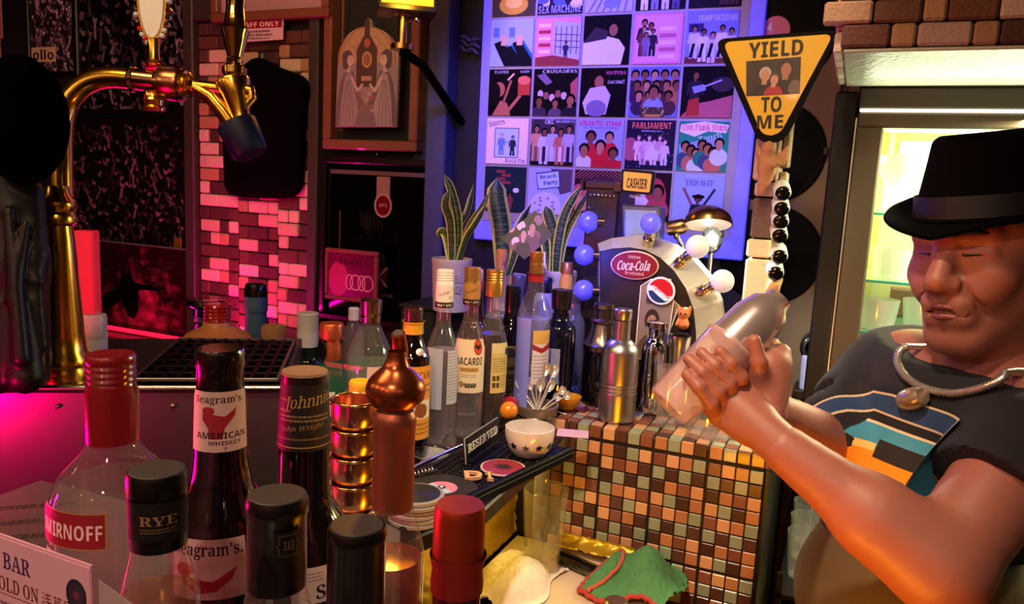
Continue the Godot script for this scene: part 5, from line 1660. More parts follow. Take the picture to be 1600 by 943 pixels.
# ---------------------------------------------------------------- the beer tower and what stands round it
func taps() -> void:
	# stainless drip box under the tower, turned to the corner of the bar
	var A := on_y(-60, 605, 1.2)
	var Bq := on_y(440, 605, 1.2)
	var Cq := on_y(472, 524, 1.2)
	var Dq := on_y(130, 524, 1.2)
	var t := thing("drip_tray", Vector3((A.x + Cq.x) / 2, 0.98, (A.z + Cq.z) / 2), "stainless steel drip box with a black grid, under the gold beer tower", "drip tray")
	var o := -t.position
	var sm := mat("6e686c", 0.34, 0.9)
	var shift := func(p: Vector3) -> Array: return [p.x + o.x, p.z + o.z]
	put("body", slab([shift.call(A), shift.call(Bq), shift.call(Cq), shift.call(Dq)], 0.0, 0.214, 0.003), sm, t)
	var dirx := (Bq - A).normalized()
	var dirz := dirx.cross(Vector3.UP).normalized()
	if dirz.dot(C - A) > 0: dirz = -dirz
	put("rim", tube([A + o + Vector3(0, 0.0, 0) - dirz * 0.004, Bq + o - dirz * 0.004], 0.006, 8), steel(), t)
	var g0 := on_y(203, 596, 1.2)
	var gw := (on_y(436, 596, 1.2) - g0).length()
	var gl := (on_y(432, 533, 1.2) - on_y(436, 596, 1.2)).length()
	var gx := Transform3D(Basis(dirx, Vector3.UP, dirx.cross(Vector3.UP)), g0 + o)
	var pane := func(x0: float, x1: float, z0: float, z1: float, y0: float, y1: float) -> ArrayMesh:
		begin()
		add_box(Vector3(x1 - x0, y1 - y0, z1 - z0), 0.001, Transform3D(gx.basis, gx * Vector3((x0 + x1) / 2, (y0 + y1) / 2, -(z0 + z1) / 2)))
		return done()
	put("well", pane.call(0.0, gw, 0.0, gl, -0.004, 0.0005), mat("030303", 0.9, 0.0, {"spec": 0.05}), t)
	for k in 2: put("grid_edge", pane.call(0.0, gw, [0.0, gl - 0.006][k], [0.006, gl][k], 0.0, 0.006), mat("8a8488", 0.3, 0.9), t)
	for k in 2: put("grid_edge", pane.call([0.0, gw - 0.006][k], [0.006, gw][k], 0.0, gl, 0.0, 0.006), mat("8a8488", 0.3, 0.9), t)
	for k in 9: put("grid_bar", pane.call(gw * (k + 1) / 10.0 - 0.004, gw * (k + 1) / 10.0 + 0.004, 0.006, gl - 0.006, 0.0, 0.006), mat("060506", 0.4, 0.0, {"spec": 0.25}), t)
	for k in 6: put("grid_bar", pane.call(0.006, gw - 0.006, gl * (k + 1) / 7.0 - 0.005, gl * (k + 1) / 7.0 + 0.005, 0.0, 0.005), mat("060506", 0.4, 0.0, {"spec": 0.25}), t)
	for p in [[90, 633], [270, 640]]:
		var q := on_y(p[0], 605, 1.2)
		put("rivet", ball(0.004, 10), steel(), t, q + o + Vector3(0, -0.03, 0) - dirz * 0.003)
	# pink-lit steel front below, part of the under-counter cooler
	var fd := A.lerp(Bq, 0.5)
	var cl := thing("cooler", Vector3(fd.x, 0.0, fd.z) + dirz * 0.2, "steel under-counter cooler below the drip box, catching pink light", "cooler")
	var co := -cl.position
	var sh2 := func(p: Vector3) -> Array: return [p.x + co.x, p.z + co.z]
	put("body", slab([sh2.call(A - dirz * -0.004), sh2.call(Bq + dirz * 0.004), sh2.call(Cq), sh2.call(Dq)], 0.0, 0.975, 0.004), mat("6e686c", 0.34, 0.9), cl)
	# ---- tower
	var base := on_y(101, 594, 1.194)
	base.y = 1.1945
	var d := depth(base)
	var tw := thing("beer_tower", base, "polished gold beer tower with an arched pipe and two tap handles", "beer tower")
	var col := prof(base, [[604, 39], [577, 38], [570, 35], [564, 39], [556, 38], [548, 33], [520, 30], [470, 27], [420, 24], [372, 21], [352, 19], [347, 25], [338, 26], [330, 22], [322, 25], [312, 24], [304, 17], [290, 15]])
	for q in col: q.y = maxf(q.y, 0.0)
	col[0].y = 0.0
	put("column", lathe([Vector2(0, 0)] + col, 36), gold(), tw)
	var pp := func(x: float, y: float, dd := 0.0) -> Vector3: return at(x, y, d + dd) - base
	var path := curve([pp.call(97, 305), pp.call(96, 260), pp.call(96, 205), pp.call(106, 160), pp.call(134, 131), pp.call(170, 121), pp.call(212, 124)], 6)
	put("pipe", tube(path, 16.5 * d / F, 20), gold(), tw)
	var ax := along(pp.call(205, 123), pp.call(372, 142))
	var L: float = (pp.call(372, 142) - pp.call(205, 123)).length()
	var px := d / F
	begin()
	add_lathe([Vector2(0, 0), Vector2(19, 0), Vector2(21, 3), Vector2(19, 7), Vector2(17, 8), Vector2(17, 40), Vector2(20, 41), Vector2(22, 44), Vector2(22, 47), Vector2(0, 47)].map(func(v): return v * px), 28, ax)
	put("collar", done(), mat("b58a6a", 0.18, 1.0), tw)
	begin()
	add_lathe([Vector2(0, 47), Vector2(26, 48), Vector2(27, 50), Vector2(27, 78), Vector2(26, 80), Vector2(0, 80)].map(func(v): return v * px), 28, ax)
	put("copper_band", done(), mat("a06a4c", 0.25, 1.0), tw)
	begin()
	add_lathe([Vector2(0, 79), Vector2(22, 80), Vector2(24, 83), Vector2(22, 87), Vector2(17, 88), Vector2(20, 92), Vector2(13, 96), Vector2(10, 100), Vector2(10, 150), Vector2(0, 150)].map(func(v): return v * px), 28, ax)
	put("spout_pipe", done(), gold(), tw)
	begin()
	add_lathe([Vector2(0, -26), Vector2(17, -26), Vector2(18, -22), Vector2(14, -18), Vector2(16, -10), Vector2(13, -4), Vector2(14, 4)].map(func(v): return v * px), 24, Transform3D(Basis.IDENTITY, pp.call(240, 146)))
	put("drain_nut", done(), gold(), tw)
	# faucet
	begin()
	add_lathe([Vector2(0, 0), Vector2(26, 0), Vector2(27, 4), Vector2(20, 24), Vector2(15, 50), Vector2(12, 70), Vector2(14, 76), Vector2(0, 76)].map(func(v): return v * px), 28, along(pp.call(363, 126), pp.call(380, 196)))
	add_tube([pp.call(300, 134), pp.call(330, 152), pp.call(352, 178), pp.call(364, 196)], [10 * px, 12 * px, 13 * px, 12 * px], 14)
	add_tube([pp.call(372, 138), pp.call(392, 142), pp.call(394, 152), pp.call(384, 164), pp.call(379, 186)], [10 * px, 9 * px, 8 * px, 7 * px, 6 * px], 12)
	put("faucet", done(), gold(), tw)
	begin()
	add_lathe([Vector2(0, 0), Vector2(30, 0), Vector2(31, 3), Vector2(28, 48), Vector2(25, 54), Vector2(0, 54)].map(func(v): return v * px), 24, along(pp.call(369, 193), pp.call(394, 244)))
	put("spout_cover", done(), mat("0a0e2c", 0.5, 0.0, {"spec": 0.3}), tw)
	# gold faceted handle
	begin()
	add_lathe([Vector2(0, 0), Vector2(16, 0), Vector2(18, 6), Vector2(13, 11), Vector2(18, 16), Vector2(19, 26), Vector2(11, 33), Vector2(13, 38), Vector2(11, 42), Vector2(19, 74), Vector2(22, 84), Vector2(17, 92), Vector2(14, 120), Vector2(16, 150), Vector2(17, 172), Vector2(10, 182), Vector2(0, 184)].map(func(v): return v * px), 8, along(pp.call(366, 132), pp.call(369, -40)))
	put("tap_handle", done(), mat("d8b060", 0.10, 1.0), tw)
	# jewelled handle with a pale oval plate
	begin()
	add_lathe([Vector2(0, 0), Vector2(15, 0), Vector2(18, 4), Vector2(16, 8), Vector2(9, 12), Vector2(8, 30), Vector2(11, 44), Vector2(0, 46)].map(func(v): return v * px), 20, along(pp.call(241, 106), pp.call(240, -20)))
	put("handle_stem", done(), gold(), tw)
	var hc: Vector3 = pp.call(238, 0)
	var hb := Basis(Vector3.UP, 0.55)
	begin()
	add_prism(oval(24 * px, 66 * px, 40), 8 * px, Transform3D(hb, hc - hb.z * 4 * px), 2 * px)
	put("handle_plate", done(), mat("b0884a", 0.2, 1.0), tw)
	begin()
	add_prism(oval(18 * px, 58 * px, 40), 2 * px, Transform3D(hb, hc + hb.z * 4 * px), 1 * px)
	put("handle_face", done(), mat("d8d8e0", 0.15, 0.0, {"coat": 1.0}), tw)
	var jm := [mat("c01828", 0.05, 0.0, {"coat": 1.0}), mat("e8b850", 0.1, 1.0), mat("d8e4f0", 0.05, 0.3), mat("2a1418", 0.1)]
	var jewel := box(Vector3.ONE * 7.5 * px, 2.4 * px)
	for k in 34:
		var th := TAU * k / 34.0
		for ring in 2:
			put("jewel", jewel, jm[rng.randi() % 4], tw, hc + hb * Vector3(25 * px * cos(th), 67 * px * sin(th), (ring * 2 - 1) * 4 * px), Vector3(k * 0.9, k * 0.6 + 0.55, k * 1.3))
	# ---- pink acrylic block on a white base behind the tower
	var ab := on_y(147, 551, 1.197)
	var ac := thing("acrylic_light", ab, "clear acrylic block glowing pink on a white round base behind the beer tower", "light block")
	var s2 := depth(ab) / F
	put("base", lathe([Vector2(0, 0), Vector2(19.5 * s2, 0), Vector2(19.5 * s2, 0.026), Vector2(19 * s2, 0.028), Vector2(19.5 * s2, 0.030), Vector2(19.5 * s2, 0.072), Vector2(18 * s2, 0.075), Vector2(0, 0.075)], 28), mat("c8c4c0", 0.35), ac)
	var ah := rise(ab, 360)
	put("lamp_block", box_between(Vector3(-15 * s2, 0.076, -13 * s2), Vector3(13 * s2, ah, 13 * s2), 0.003), mat("ff5a74", 0.05, 0.0, {"alpha": 0.5, "emit": "ff1c48", "power": 0.16}), ac, Vector3(-0.008, 0, 0), Vector3(0, 0.5, 0))
	# ---- dark statue with a round fuzzy head of hair
	var ho := on_y(28, 612, 1.197)
	ho.y = 1.207
	var st := thing("afro_statue", ho, "dark statue with round black fuzzy hair and a glossy black coat beside the gold tower", "statue")
	var hp := func(x: float, y: float, dd := 0.0) -> Vector3: return at(x, y, depth(ho) + dd - 0.02) - ho
	var fz := noise_of(26.0, 3)
	begin()
	var hc2: Vector3 = hp.call(34, 188, -0.05)
	var hr := 68.0 * depth(ho) / F
	for i in 41:
		for j in 65:
			var al := PI * i / 40.0
			var be := TAU * j / 64.0
			var dd := Vector3(sin(al) * cos(be), cos(al), sin(al) * sin(be))
			vert(hc2 + dd * hr * (1.0 + 0.035 * fz.get_noise_3dv(dd * 2.0)) * Vector3(1.08, 1.36, 0.8), dd)
	for i in 40:
		for j in 64: quad(i * 65 + j, i * 65 + j + 1, (i + 1) * 65 + j + 1, (i + 1) * 65 + j)
	put("hair", done(), mat("020202", 1.0, 0.0, {"spec": 0.0}), st)
	var bb := [[hp.call(22, 330), hp.call(24, 420), 0.036, 0.042], [hp.call(24, 420), hp.call(22, 560), 0.044, 0.050], [hp.call(50, 300), hp.call(56, 400, -0.01), 0.016, 0.017, 0.012], [hp.call(56, 400, -0.01), hp.call(48, 520, -0.02), 0.016, 0.013, 0.012], [hp.call(10, 300), hp.call(2, 420, -0.02), 0.022, 0.020, 0.014], [hp.call(22, 250), hp.call(22, 320), 0.026, 0.030], [hp.call(36, 480, -0.025), hp.call(40, 588, -0.03), 0.016, 0.026, 0.012], [hp.call(0, 480, -0.03), hp.call(-4, 588, -0.03), 0.018, 0.026, 0.012], [hp.call(60, 560), hp.call(60, 586), 0.012, 0.016, 0.012], [hp.call(14, 330, -0.04), hp.call(34, 560, -0.05), 0.008, 0.012, 0.006], [hp.call(40, 350, -0.035), hp.call(20, 470, -0.045), 0.007, 0.010, 0.006], [hp.call(6, 420, -0.035), hp.call(60, 440, -0.02), 0.008, 0.008, 0.006], [hp.call(52, 380, -0.02), hp.call(64, 540, -0.02), 0.007, 0.010, 0.005]]
	var feet: float = 0.0
	put("coat", nets(bb, [], 0.0045, 0.02, func(p): return feet - p.y), mat("0d0809", 0.45, 0.0, {"spec": 0.35}), st)

# ---------------------------------------------------------------- bottles
func bottle(n: String, base: Vector3, rows: Array, gm: Material, label: String, caprows: Array, capm: Material, opts := {}) -> Node3D:
	var t := thing(n, base, label, opts.get("category", "bottle"), opts.get("group", ""))
	t.rotation.y = facing(base)
	var p := prof(base, rows)
	for k in p.size(): p[k].y = maxf(p[k].y, 0.0)
	p[0].y = 0.0
	var first: float = p[0].x
	var full := [Vector2(0, 0.004), Vector2(first * 0.6, 0.003), Vector2(first * 0.9, 0.0), Vector2(first, first * 0.12)]
	var body := [Vector2(first, first * 0.12)]
	for k in range(1, p.size()):
		if p[k].y > body[-1].y + 0.001: body.append(p[k])
	body = smooth_profile(body, 4)
	full.append_array(body.slice(1))
	put("body", lathe(full, 40), gm, t)
	if opts.has("liquid"):
		var top := rise(base, opts.liquid[0])
		var lq := [Vector2(0, 0.005), Vector2(first * 0.9, 0.005)]
		for q in full:
			if q.y > 0.006 and q.y < top and q.x > 0.004: lq.append(Vector2(q.x * 0.93, q.y))
		var last: Vector2 = lq[-1]
		lq.append(Vector2(last.x, top))
		lq.append(Vector2(0, top))
		put("liquid", lathe(lq, 36), opts.liquid[1], t)
	if caprows.size():
		var c := prof(base, caprows)
		var cp := [Vector2(0, c[0].y)]
		cp.append_array(c)
		cp.append(Vector2(0, c[-1].y))
		put("cap", lathe(cp, 32), capm, t)
	for b in opts.get("bands", []):      # [low row, high row, material, name]
		var around: Array = full if not b.size() > 4 else prof(base, b[4])
		put(b[3], band(around, front(base, around, b[0]), front(base, around, b[1]), 0.0, TAU, 0.0009, 40), b[2], t)
	for l in opts.get("labels", []):     # [low row, high row, from angle, to angle, material]
		put("label", band(full, front(base, full, l[0]), front(base, full, l[1]), l[2], l[3], 0.0008, 28), l[4], t)
	return t
func front(base: Vector3, p: Array, row: float) -> float:      # the height at which a mark on the near side of a turned body shows at this row
	var y := rise(base, row)
	var dir := (C - base).slide(Vector3.UP).normalized()
	for i in 4:
		var r := 0.02
		for k in p.size() - 1:
			if p[k].x > 0.004 and (y - p[k].y) * (y - p[k + 1].y) <= 0.0: r = p[k].x
		y += (sight(base + Vector3(0, y, 0) + dir * r).y - row) * depth(base) / F
	return y
func ribbed(rows: Array, y0: float, y1: float, hw: float, n: int) -> Array:    # screw-cap ridges between two rows
	var out := rows.duplicate()
	for k in n * 2 + 1: out.append([lerpf(y0, y1, k / (2.0 * n)), hw * (0.945 if k % 2 else 1.0)])
	return out
func paper(n: String) -> StandardMaterial3D: return mat("ffffff", 0.55, 0.0, {"tex": n})

const SIDE := 1.075
const BACK := 0.975
func counters() -> void:
	var dark := mat("181214", 0.35, 0.0, {"coat": 0.3})
	struct("side_counter", slab([[-0.50, -0.84], [-0.80, -0.93], [-1.00, -1.28], [-1.10, -1.42], [-1.10, -2.03], [-0.525, -2.03], [-0.525, -1.41], [-0.47, -1.408], [-0.455, -0.99]], 1.05, SIDE, 0.003), dark)
	struct("side_counter_base", slab([[-0.60, -0.90], [-0.80, -0.97], [-1.09, -1.45], [-1.09, -2.03], [-0.535, -2.03], [-0.535, -1.43], [-0.585, -1.42], [-0.585, -1.0]], 0.0, 1.05), mat("100c0d", 0.6))
	struct("back_counter", slab([[-1.105, -1.47], [-2.65, -1.47], [-2.65, -2.03], [-1.105, -2.03]], 0.0, BACK, 0.003), dark)
	var bar := struct("bar_top", slab([[-1.003, -0.15], [0.32, -0.15], [0.32, -0.50], [-0.33, -0.55], [-0.50, -0.82], [-0.64, -0.86], [-0.74, -0.72], [-1.03, -0.70]], 1.06, 1.10, 0.003), mat("544d50", 0.3, 0.0, {"coat": 0.2}))
	struct("bar_front", slab([[-0.98, -0.18], [0.30, -0.18], [0.30, -0.47], [-0.34, -0.52], [-0.52, -0.80], [-0.63, -0.84], [-0.72, -0.70], [-1.00, -0.68]], 0.0, 1.06), mat("1a1113", 0.6))
	for k in 3:
		var a := on_y(18, 778 + 22 * k, 1.1)
		put("lettering", text_mesh(["SISTER MENU", "BOURBON AND RYE", "HIGHBALL"][k], [0.09, 0.11, 0.07][k], 0.012, "sans_bold", 0.0004), mat("3c3639", 0.4), bar, a + Vector3(0.05, 0.0003, 0.0), Vector3(-PI / 2, 0.75, 0))

func work_area() -> void:
	counters()
	var t := thing("cutting_board", Vector3(-0.42, 0.815, -1.29), "pale worktop board with a brass front edge below the black bar mat", "worktop")
	var o := -t.position
	put("board", box_between(o + Vector3(-0.575, 0.815, -1.41), o + Vector3(-0.268, 0.83, -1.176), 0.002), mat("d8c0a4", 0.5), t)
	put("front_edge", box_between(o + Vector3(-0.575, 0.800, -1.176), o + Vector3(-0.268, 0.831, -1.170), 0.001), mat("c09a30", 0.2, 1.0), t)
	put("base", box_between(o + Vector3(-0.57, 0.0, -1.41), o + Vector3(-0.27, 0.815, -1.182)), black(0.5), t)
	# crinkled gold foil on the face under the mat
	var fn := noise_of(9.0, 3)
	var foil := mat("c8a42a", 0.34, 0.55)
	var fo := Vector3(-0.580, 0.94, -1.20)
	var ft := thing("gold_foil", fo, "crinkled gold foil lining the wall under the black bar mat", "foil")
	put("sheet", faceted(sheet(func(u, v): return Vector3(0.006 * fn.get_noise_2d(u * 7, v * 5) + 0.004, (v - 0.5) * 0.20, (u - 0.5) * 0.40), 46, 26, 0.0008)), foil, ft)
	put("floor_strip", faceted(sheet(func(u, v): return Vector3(0.10 + u * 0.16, -0.094 + 0.010 * absf(fn.get_noise_2d(u * 6, v * 3)) + 0.018 * v * v, -0.202 + 0.03 * (1 - v)), 30, 6, 0.0008)), foil, ft)
	var pl := thing("clear_panel", Vector3(-0.502, 0.83, -1.36), "clear plastic panel standing before the gold foil behind the tumbler", "panel")
	put("sheet", box_between(Vector3(0, 0.001, -0.02), Vector3(0.002, 0.21, 0.055), 0.0005), mat("d8d2b8", 0.1, 0.0, {"alpha": 0.3}), pl)
	# tumbler
	var gb := on_y(846, 893, 0.8305)
	var s := depth(gb) / F
	begin()
	add_lathe(prof(gb, [[896, 0], [895, 24], [888, 25.5], [800, 33], [762, 35]]) + [Vector2(33.5 * s, rise(gb, 762)), Vector2(24 * s, 0.012), Vector2(0, 0.012)], 40, Transform3D.IDENTITY, 0.8, 10, 0.03)
	single("work_tumbler", done(), mat("e4e8d8", 0.04, 0.0, {"alpha": 0.05}), gb, Vector3.ZERO, "fluted clear tumbler with a little juice on the pale worktop", "tumbler")
	single("juice", lathe([Vector2(0, 0), Vector2(23 * s, 0), Vector2(25 * s, 0.03), Vector2(0, 0.03)], 24), mat("b8a850", 0.08, 0.0, {"alpha": 0.5}), gb + Vector3(0, 0.013, 0), Vector3.ZERO, "yellowish juice at the bottom of the fluted tumbler", "drink")
	# white towel
	var wt := on_y(786, 888, 0.84)
	var wn := noise_of(6.0, 3)
	single("white_towel", sheet(func(u, v):
		var a: float = (u - 0.5) * 2.0
		var c: float = (v - 0.5) * 2.0
		var r := sqrt(a * a + c * c)
		var dome := 0.048 * maxf(0.0, 1.0 - pow(r, 2.6))
		return Vector3(a * 0.062 + 0.008 * sin(c * 4.0), maxf(0.0015, dome + 0.012 * sin(a * 4.5 + c * 3.0) * (1.0 - 0.6 * r) + 0.005 * wn.get_noise_2d(a * 12.0, c * 12.0)), c * 0.085 + 0.010 * sin(a * 5.0)), 40, 40, 0.003), mat("e8dcd4", 0.9, 0.0, {"rim": 0.2}), Vector3(-0.494, 0.832, wt.z + 0.025), Vector3.ZERO, "crumpled white towel on the pale worktop under the bar mat", "towel")
	# black tray with a rounded rim
	var bt := on_y(910, 889, 0.832)
	var bl := thing("black_tray", Vector3(bt.x, 0.8305, bt.z), "long narrow black tray beside the fluted tumbler", "tray")
	var ex := (on_y(955, 912, 0.832) - on_y(866, 872, 0.832))
	var yaw := atan2(-ex.z, ex.x)
	put("base", box(Vector3(ex.length(), 0.006, 0.034), 0.002), black(0.2), bl, Vector3(0, 0.004, 0), Vector3(0, yaw, 0))
	var rim := []
	for p in rounded([Vector2(-ex.length() / 2, -0.018), Vector2(ex.length() / 2, -0.018), Vector2(ex.length() / 2, 0.018), Vector2(-ex.length() / 2, 0.018)], 0.012, 5): rim.append(Vector3(p.x, 0.009, p.y).rotated(Vector3.UP, yaw))
	put("rim", tube(rim, 0.0035, 8, 1.0, true), mat("121214", 0.12, 0.0, {"coat": 1.0}), bl)
	# green towel hanging over the end
	var gt := on_y(985, 895, 0.85)
	var gn := noise_of(5.0, 3)
	var base := Vector3(gt.x, 0.832, gt.z)
	var tw := thing("green_towel", base, "green cloth with a red edge bunched at the end of the worktop", "cloth")
	var tp := func(u: float, v: float) -> Vector3:
		var x := -0.060 + 0.150 * u + 0.012 * sin(v * 5.0)
		var z := -0.070 + 0.155 * v + 0.014 * sin(u * 6.0)
		var hump := exp(-pow((u - 0.45) / 0.24, 2.0) - pow((v - 0.25) / 0.30, 2.0)) * 0.060 + exp(-pow((u - 0.72) / 0.2, 2.0) - pow((v - 0.7) / 0.3, 2.0)) * 0.042 + exp(-pow((u - 0.12) / 0.12, 2.0) - pow((v - 0.45) / 0.4, 2.0)) * 0.034
		return Vector3(x, 0.003 + hump + 0.007 * sin(u * 11.0 + v * 4.0) * sin(PI * v) + 0.006 * gn.get_noise_2d(u * 14, v * 14), z)
	put("cloth", sheet(tp, 44, 34, 0.004), mat("4f8a54", 0.95, 0.0, {"bump": 0.05, "scale": 40.0, "rim": 0.3}), tw)
	var e1 := []
	for k in 30: e1.append(tp.call(0.0, k / 29.0))
	for k in 30: e1.append(tp.call(k / 29.0, 1.0))
	put("red_edge", tube(e1, 0.0045, 8), mat("b03a34", 0.8), tw)
	var e2 := []
	for k in 20: e2.append(tp.call(0.13 + 0.08 * sin(k / 19.0 * PI), k / 19.0) + Vector3(0, 0.004, 0))
	put("red_edge", tube(e2, 0.004, 8), mat("c05a48", 0.8), tw)
	# small steel jar at the bottom of the picture
	var jb := on_y(968, 955, 0.8305)
	var jl := thing("steel_lid_jar", Vector3(-0.30, 0.8305, -1.20), "small jar with a steel lid at the front corner of the worktop", "jar")
	put("body", lathe([Vector2(0, 0), Vector2(0.018, 0), Vector2(0.019, 0.004), Vector2(0.019, 0.022), Vector2(0, 0.022)], 24), glass("d8d8d0", 0.3), jl)
	put("lid", lathe([Vector2(0, 0.022), Vector2(0.020, 0.022), Vector2(0.020, 0.032), Vector2(0.017, 0.034), Vector2(0, 0.033)], 24), steel(), jl)

func faceted(m: ArrayMesh) -> ArrayMesh:
	var st := SurfaceTool.new()
	st.create_from(m, 0)
	st.deindex()
	st.set_smooth_group(-1)
	st.generate_normals()
	return st.commit()

func back_bottles() -> void:
	var S := func(px: float, py: float, d: float) -> Vector3:
		var p := at(px, py, d)
		p.y = SIDE
		return p
	var L := func(px: float, py: float, d: float) -> Vector3:
		var p := at(px, py, d)
		p.y = BACK
		return p
	# the pink strip lamp on the left back counter
	var sl := thing("pink_light_strip", Vector3(-1.62, BACK, -1.88), "low pink light strip behind the bottles on the left back counter", "lamp")
	put("lamp_tube", tube([Vector3(-0.90, 0.012, 0), Vector3(0.36, 0.012, 0)], 0.008, 12), mat("ff4a70", 0.4, 0.0, {"emit": "ff1040", "power": 1.2}), sl)
	for sx in [-0.90, 0.36]: put("end_cap", box(Vector3(0.014, 0.02, 0.02), 0.002), black(), sl, Vector3(sx, 0.0105, 0))
	# squat jar with a black lid
	bottle("black_lid_jar", L.call(322, 480, 2.1), [[560, 18], [505, 18], [500, 16]], mat("101416", 0.15, 0.0, {"coat": 0.6}), "dark jar with a wide black lid behind the red capped orange flask", [[492, 20], [480, 20], [475, 30], [467, 28], [466, 10]], mat("0a0a0c", 0.15, 0.0, {"coat": 0.8}), {"category": "jar", "bands": [[504, 492, mat("284450", 0.4), "blue_label"]]})
	bottle("orange_flask", L.call(340, 500, 1.84), [[590, 48], [540, 50], [524, 48], [517, 38], [510, 24], [504, 21], [500, 20]], mat("c07a4a", 0.4), "orange ceramic flask with a ribbed shiny red screw cap", ribbed([[503, 19], [502, 20]], 500, 478, 20.5, 4) + [[475, 19]], mat("a81a18", 0.12, 0.0, {"coat": 1.0}))
	bottle("blue_shaker_bottle", L.call(400, 480, 2.0), [[590, 17], [526, 17], [519, 17], [487, 16], [484, 17.5], [462, 17.5]], mat("3c5f74", 0.5), "blue drinks bottle with a black lid in front of the brick door", [[462, 17.5], [450, 17], [443, 15], [441, 12]], mat("0a0a0c", 0.12, 0.0, {"coat": 1.0}))
	bottle("cork_bottle", L.call(428, 518, 1.9), [[600, 20], [540, 18], [530, 13]], mat("141012", 0.2), "dark bottle with a broad tan cork stopper behind the drip tray", [[530, 18.5], [512, 19], [508, 17]], mat("a8784c", 0.7))
	bottle("white_cap_bottle", L.call(481, 520, 1.84), [[640, 30], [575, 28], [560, 20], [545, 16], [535, 15.5]], mat("0f1a12", 0.08, 0.0, {"coat": 0.8}), "dark green bottle with a ribbed white screw cap by the copper capped bottle", ribbed([[540, 16]], 518, 490, 16.5, 4) + [[488, 15]], mat("c4beb4", 0.4), {"bands": []})
	# bottle with copper cap and a black pendant
	var cb := bottle("copper_cap_bottle", S.call(518, 540, 1.45), [[670, 32], [620, 32], [600, 29], [585, 24], [570, 19], [560, 17], [548, 16]], mat("2a5a44", 0.06, 0.0, {"alpha": 0.55, "coat": 0.5}), "green glass bottle with a copper cap and a black tag", [[560, 17.5], [545, 17.5], [532, 14.5], [528, 14], [527, 18.5], [507, 18.5], [504, 17]], copper(), {"liquid": [600, mat("24402e", 0.1, 0.0, {"alpha": 0.7})], "labels": [[650, 612, -1.0, 0.2, mat("c8c0b0", 0.6)]]})
	put("tag", prism(oval(0.009, 0.019, 20), 0.004, 0.001), black(0.15), cb, Vector3(-0.016, rise(cb.position, 543), 0.016), Vector3(0, -0.7, 0.1))
	put("tag_cord", tube([Vector3(-0.016, rise(cb.position, 533), 0.017), Vector3(-0.016, rise(cb.position, 540), 0.018)], 0.002, 6), black(0.3), cb)
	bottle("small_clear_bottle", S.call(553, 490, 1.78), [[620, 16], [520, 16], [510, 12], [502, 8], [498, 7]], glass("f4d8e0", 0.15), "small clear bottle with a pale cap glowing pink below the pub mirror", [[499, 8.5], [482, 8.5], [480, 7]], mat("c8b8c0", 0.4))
	# bell-shaped bottle
	bottle("bell_bottle", S.call(578, 560, 1.40), [[690, 37], [640, 38], [600, 38], [575, 37.5], [555, 35], [538, 29], [522, 21], [508, 15.5], [500, 14.5]], glass("dce8de", 0.10), "clear bell-shouldered bottle with a wide silver cap and pale green contents", [[502, 16], [494, 16], [493, 15], [492, 16], [488, 16.5], [487, 16.5], [469, 16.5], [467, 14]], mat("b8a890", 0.2, 1.0), {"liquid": [563, mat("5c8a70", 0.05, 0.0, {"alpha": 0.3})], "labels": [[594, 573, -0.1, 1.2, mat("cbb8a8", 0.5)]]})
	# dark bottle with a yellow band
	var kl := page(120, 160, "d08a28")
	p_rect(kl, 4, 4, 112, 152, "d89030")
	p_text(kl, "LICOR", 60, 20, 90, 16, "5a2a10", "serif_bold")
	p_lines(kl, 10, 40, 100, 2, 12, "6a3a14")
	p_rect(kl, 16, 74, 88, 40, "e8d8b8")
	p_oval(kl, 60, 96, 26, 16, "8a4a1c")
	p_lines(kl, 10, 124, 100, 3, 10, "6a3a14")
	finish("coffee_label", kl)
	var yb := page(128, 24, "c8961c")
	p_oval(yb, 64, 11, 8, 8, "5a3a10")
	p_lines(yb, 46, 19, 36, 1, 8, "5a3a10")
	finish("yellow_band", yb)
	var kb := bottle("yellow_band_bottle", S.call(643, 600, 1.33), [[725, 27], [690, 28], [570, 28], [552, 26], [540, 20], [528, 15], [520, 14]], mat("0c0807", 0.06, 0.0, {"coat": 1.0}), "near-black bottle with a ribbed brown cap, yellow neck band and orange label", ribbed([[504, 14]], 503, 483, 14.5, 3) + [[480, 13.5]], mat("3a1c18", 0.2, 0.0, {"coat": 0.6}), {"bands": [[523, 504, mat("c8961c", 0.5), "neck_band", [[525, 15], [503, 14.7]]]], "labels": [[688, 573, -0.3, 1.5, paper("coffee_label")]]})
	put("seal", lathe([Vector2(0, 0), Vector2(0.007, 0), Vector2(0.006, 0.0015), Vector2(0, 0.002)], 16), mat("b8b0a8", 0.3, 0.6), kb, Vector3(0.012, rise(kb.position, 545), 0.024), Vector3(PI / 2 - 0.4, 0, 0))

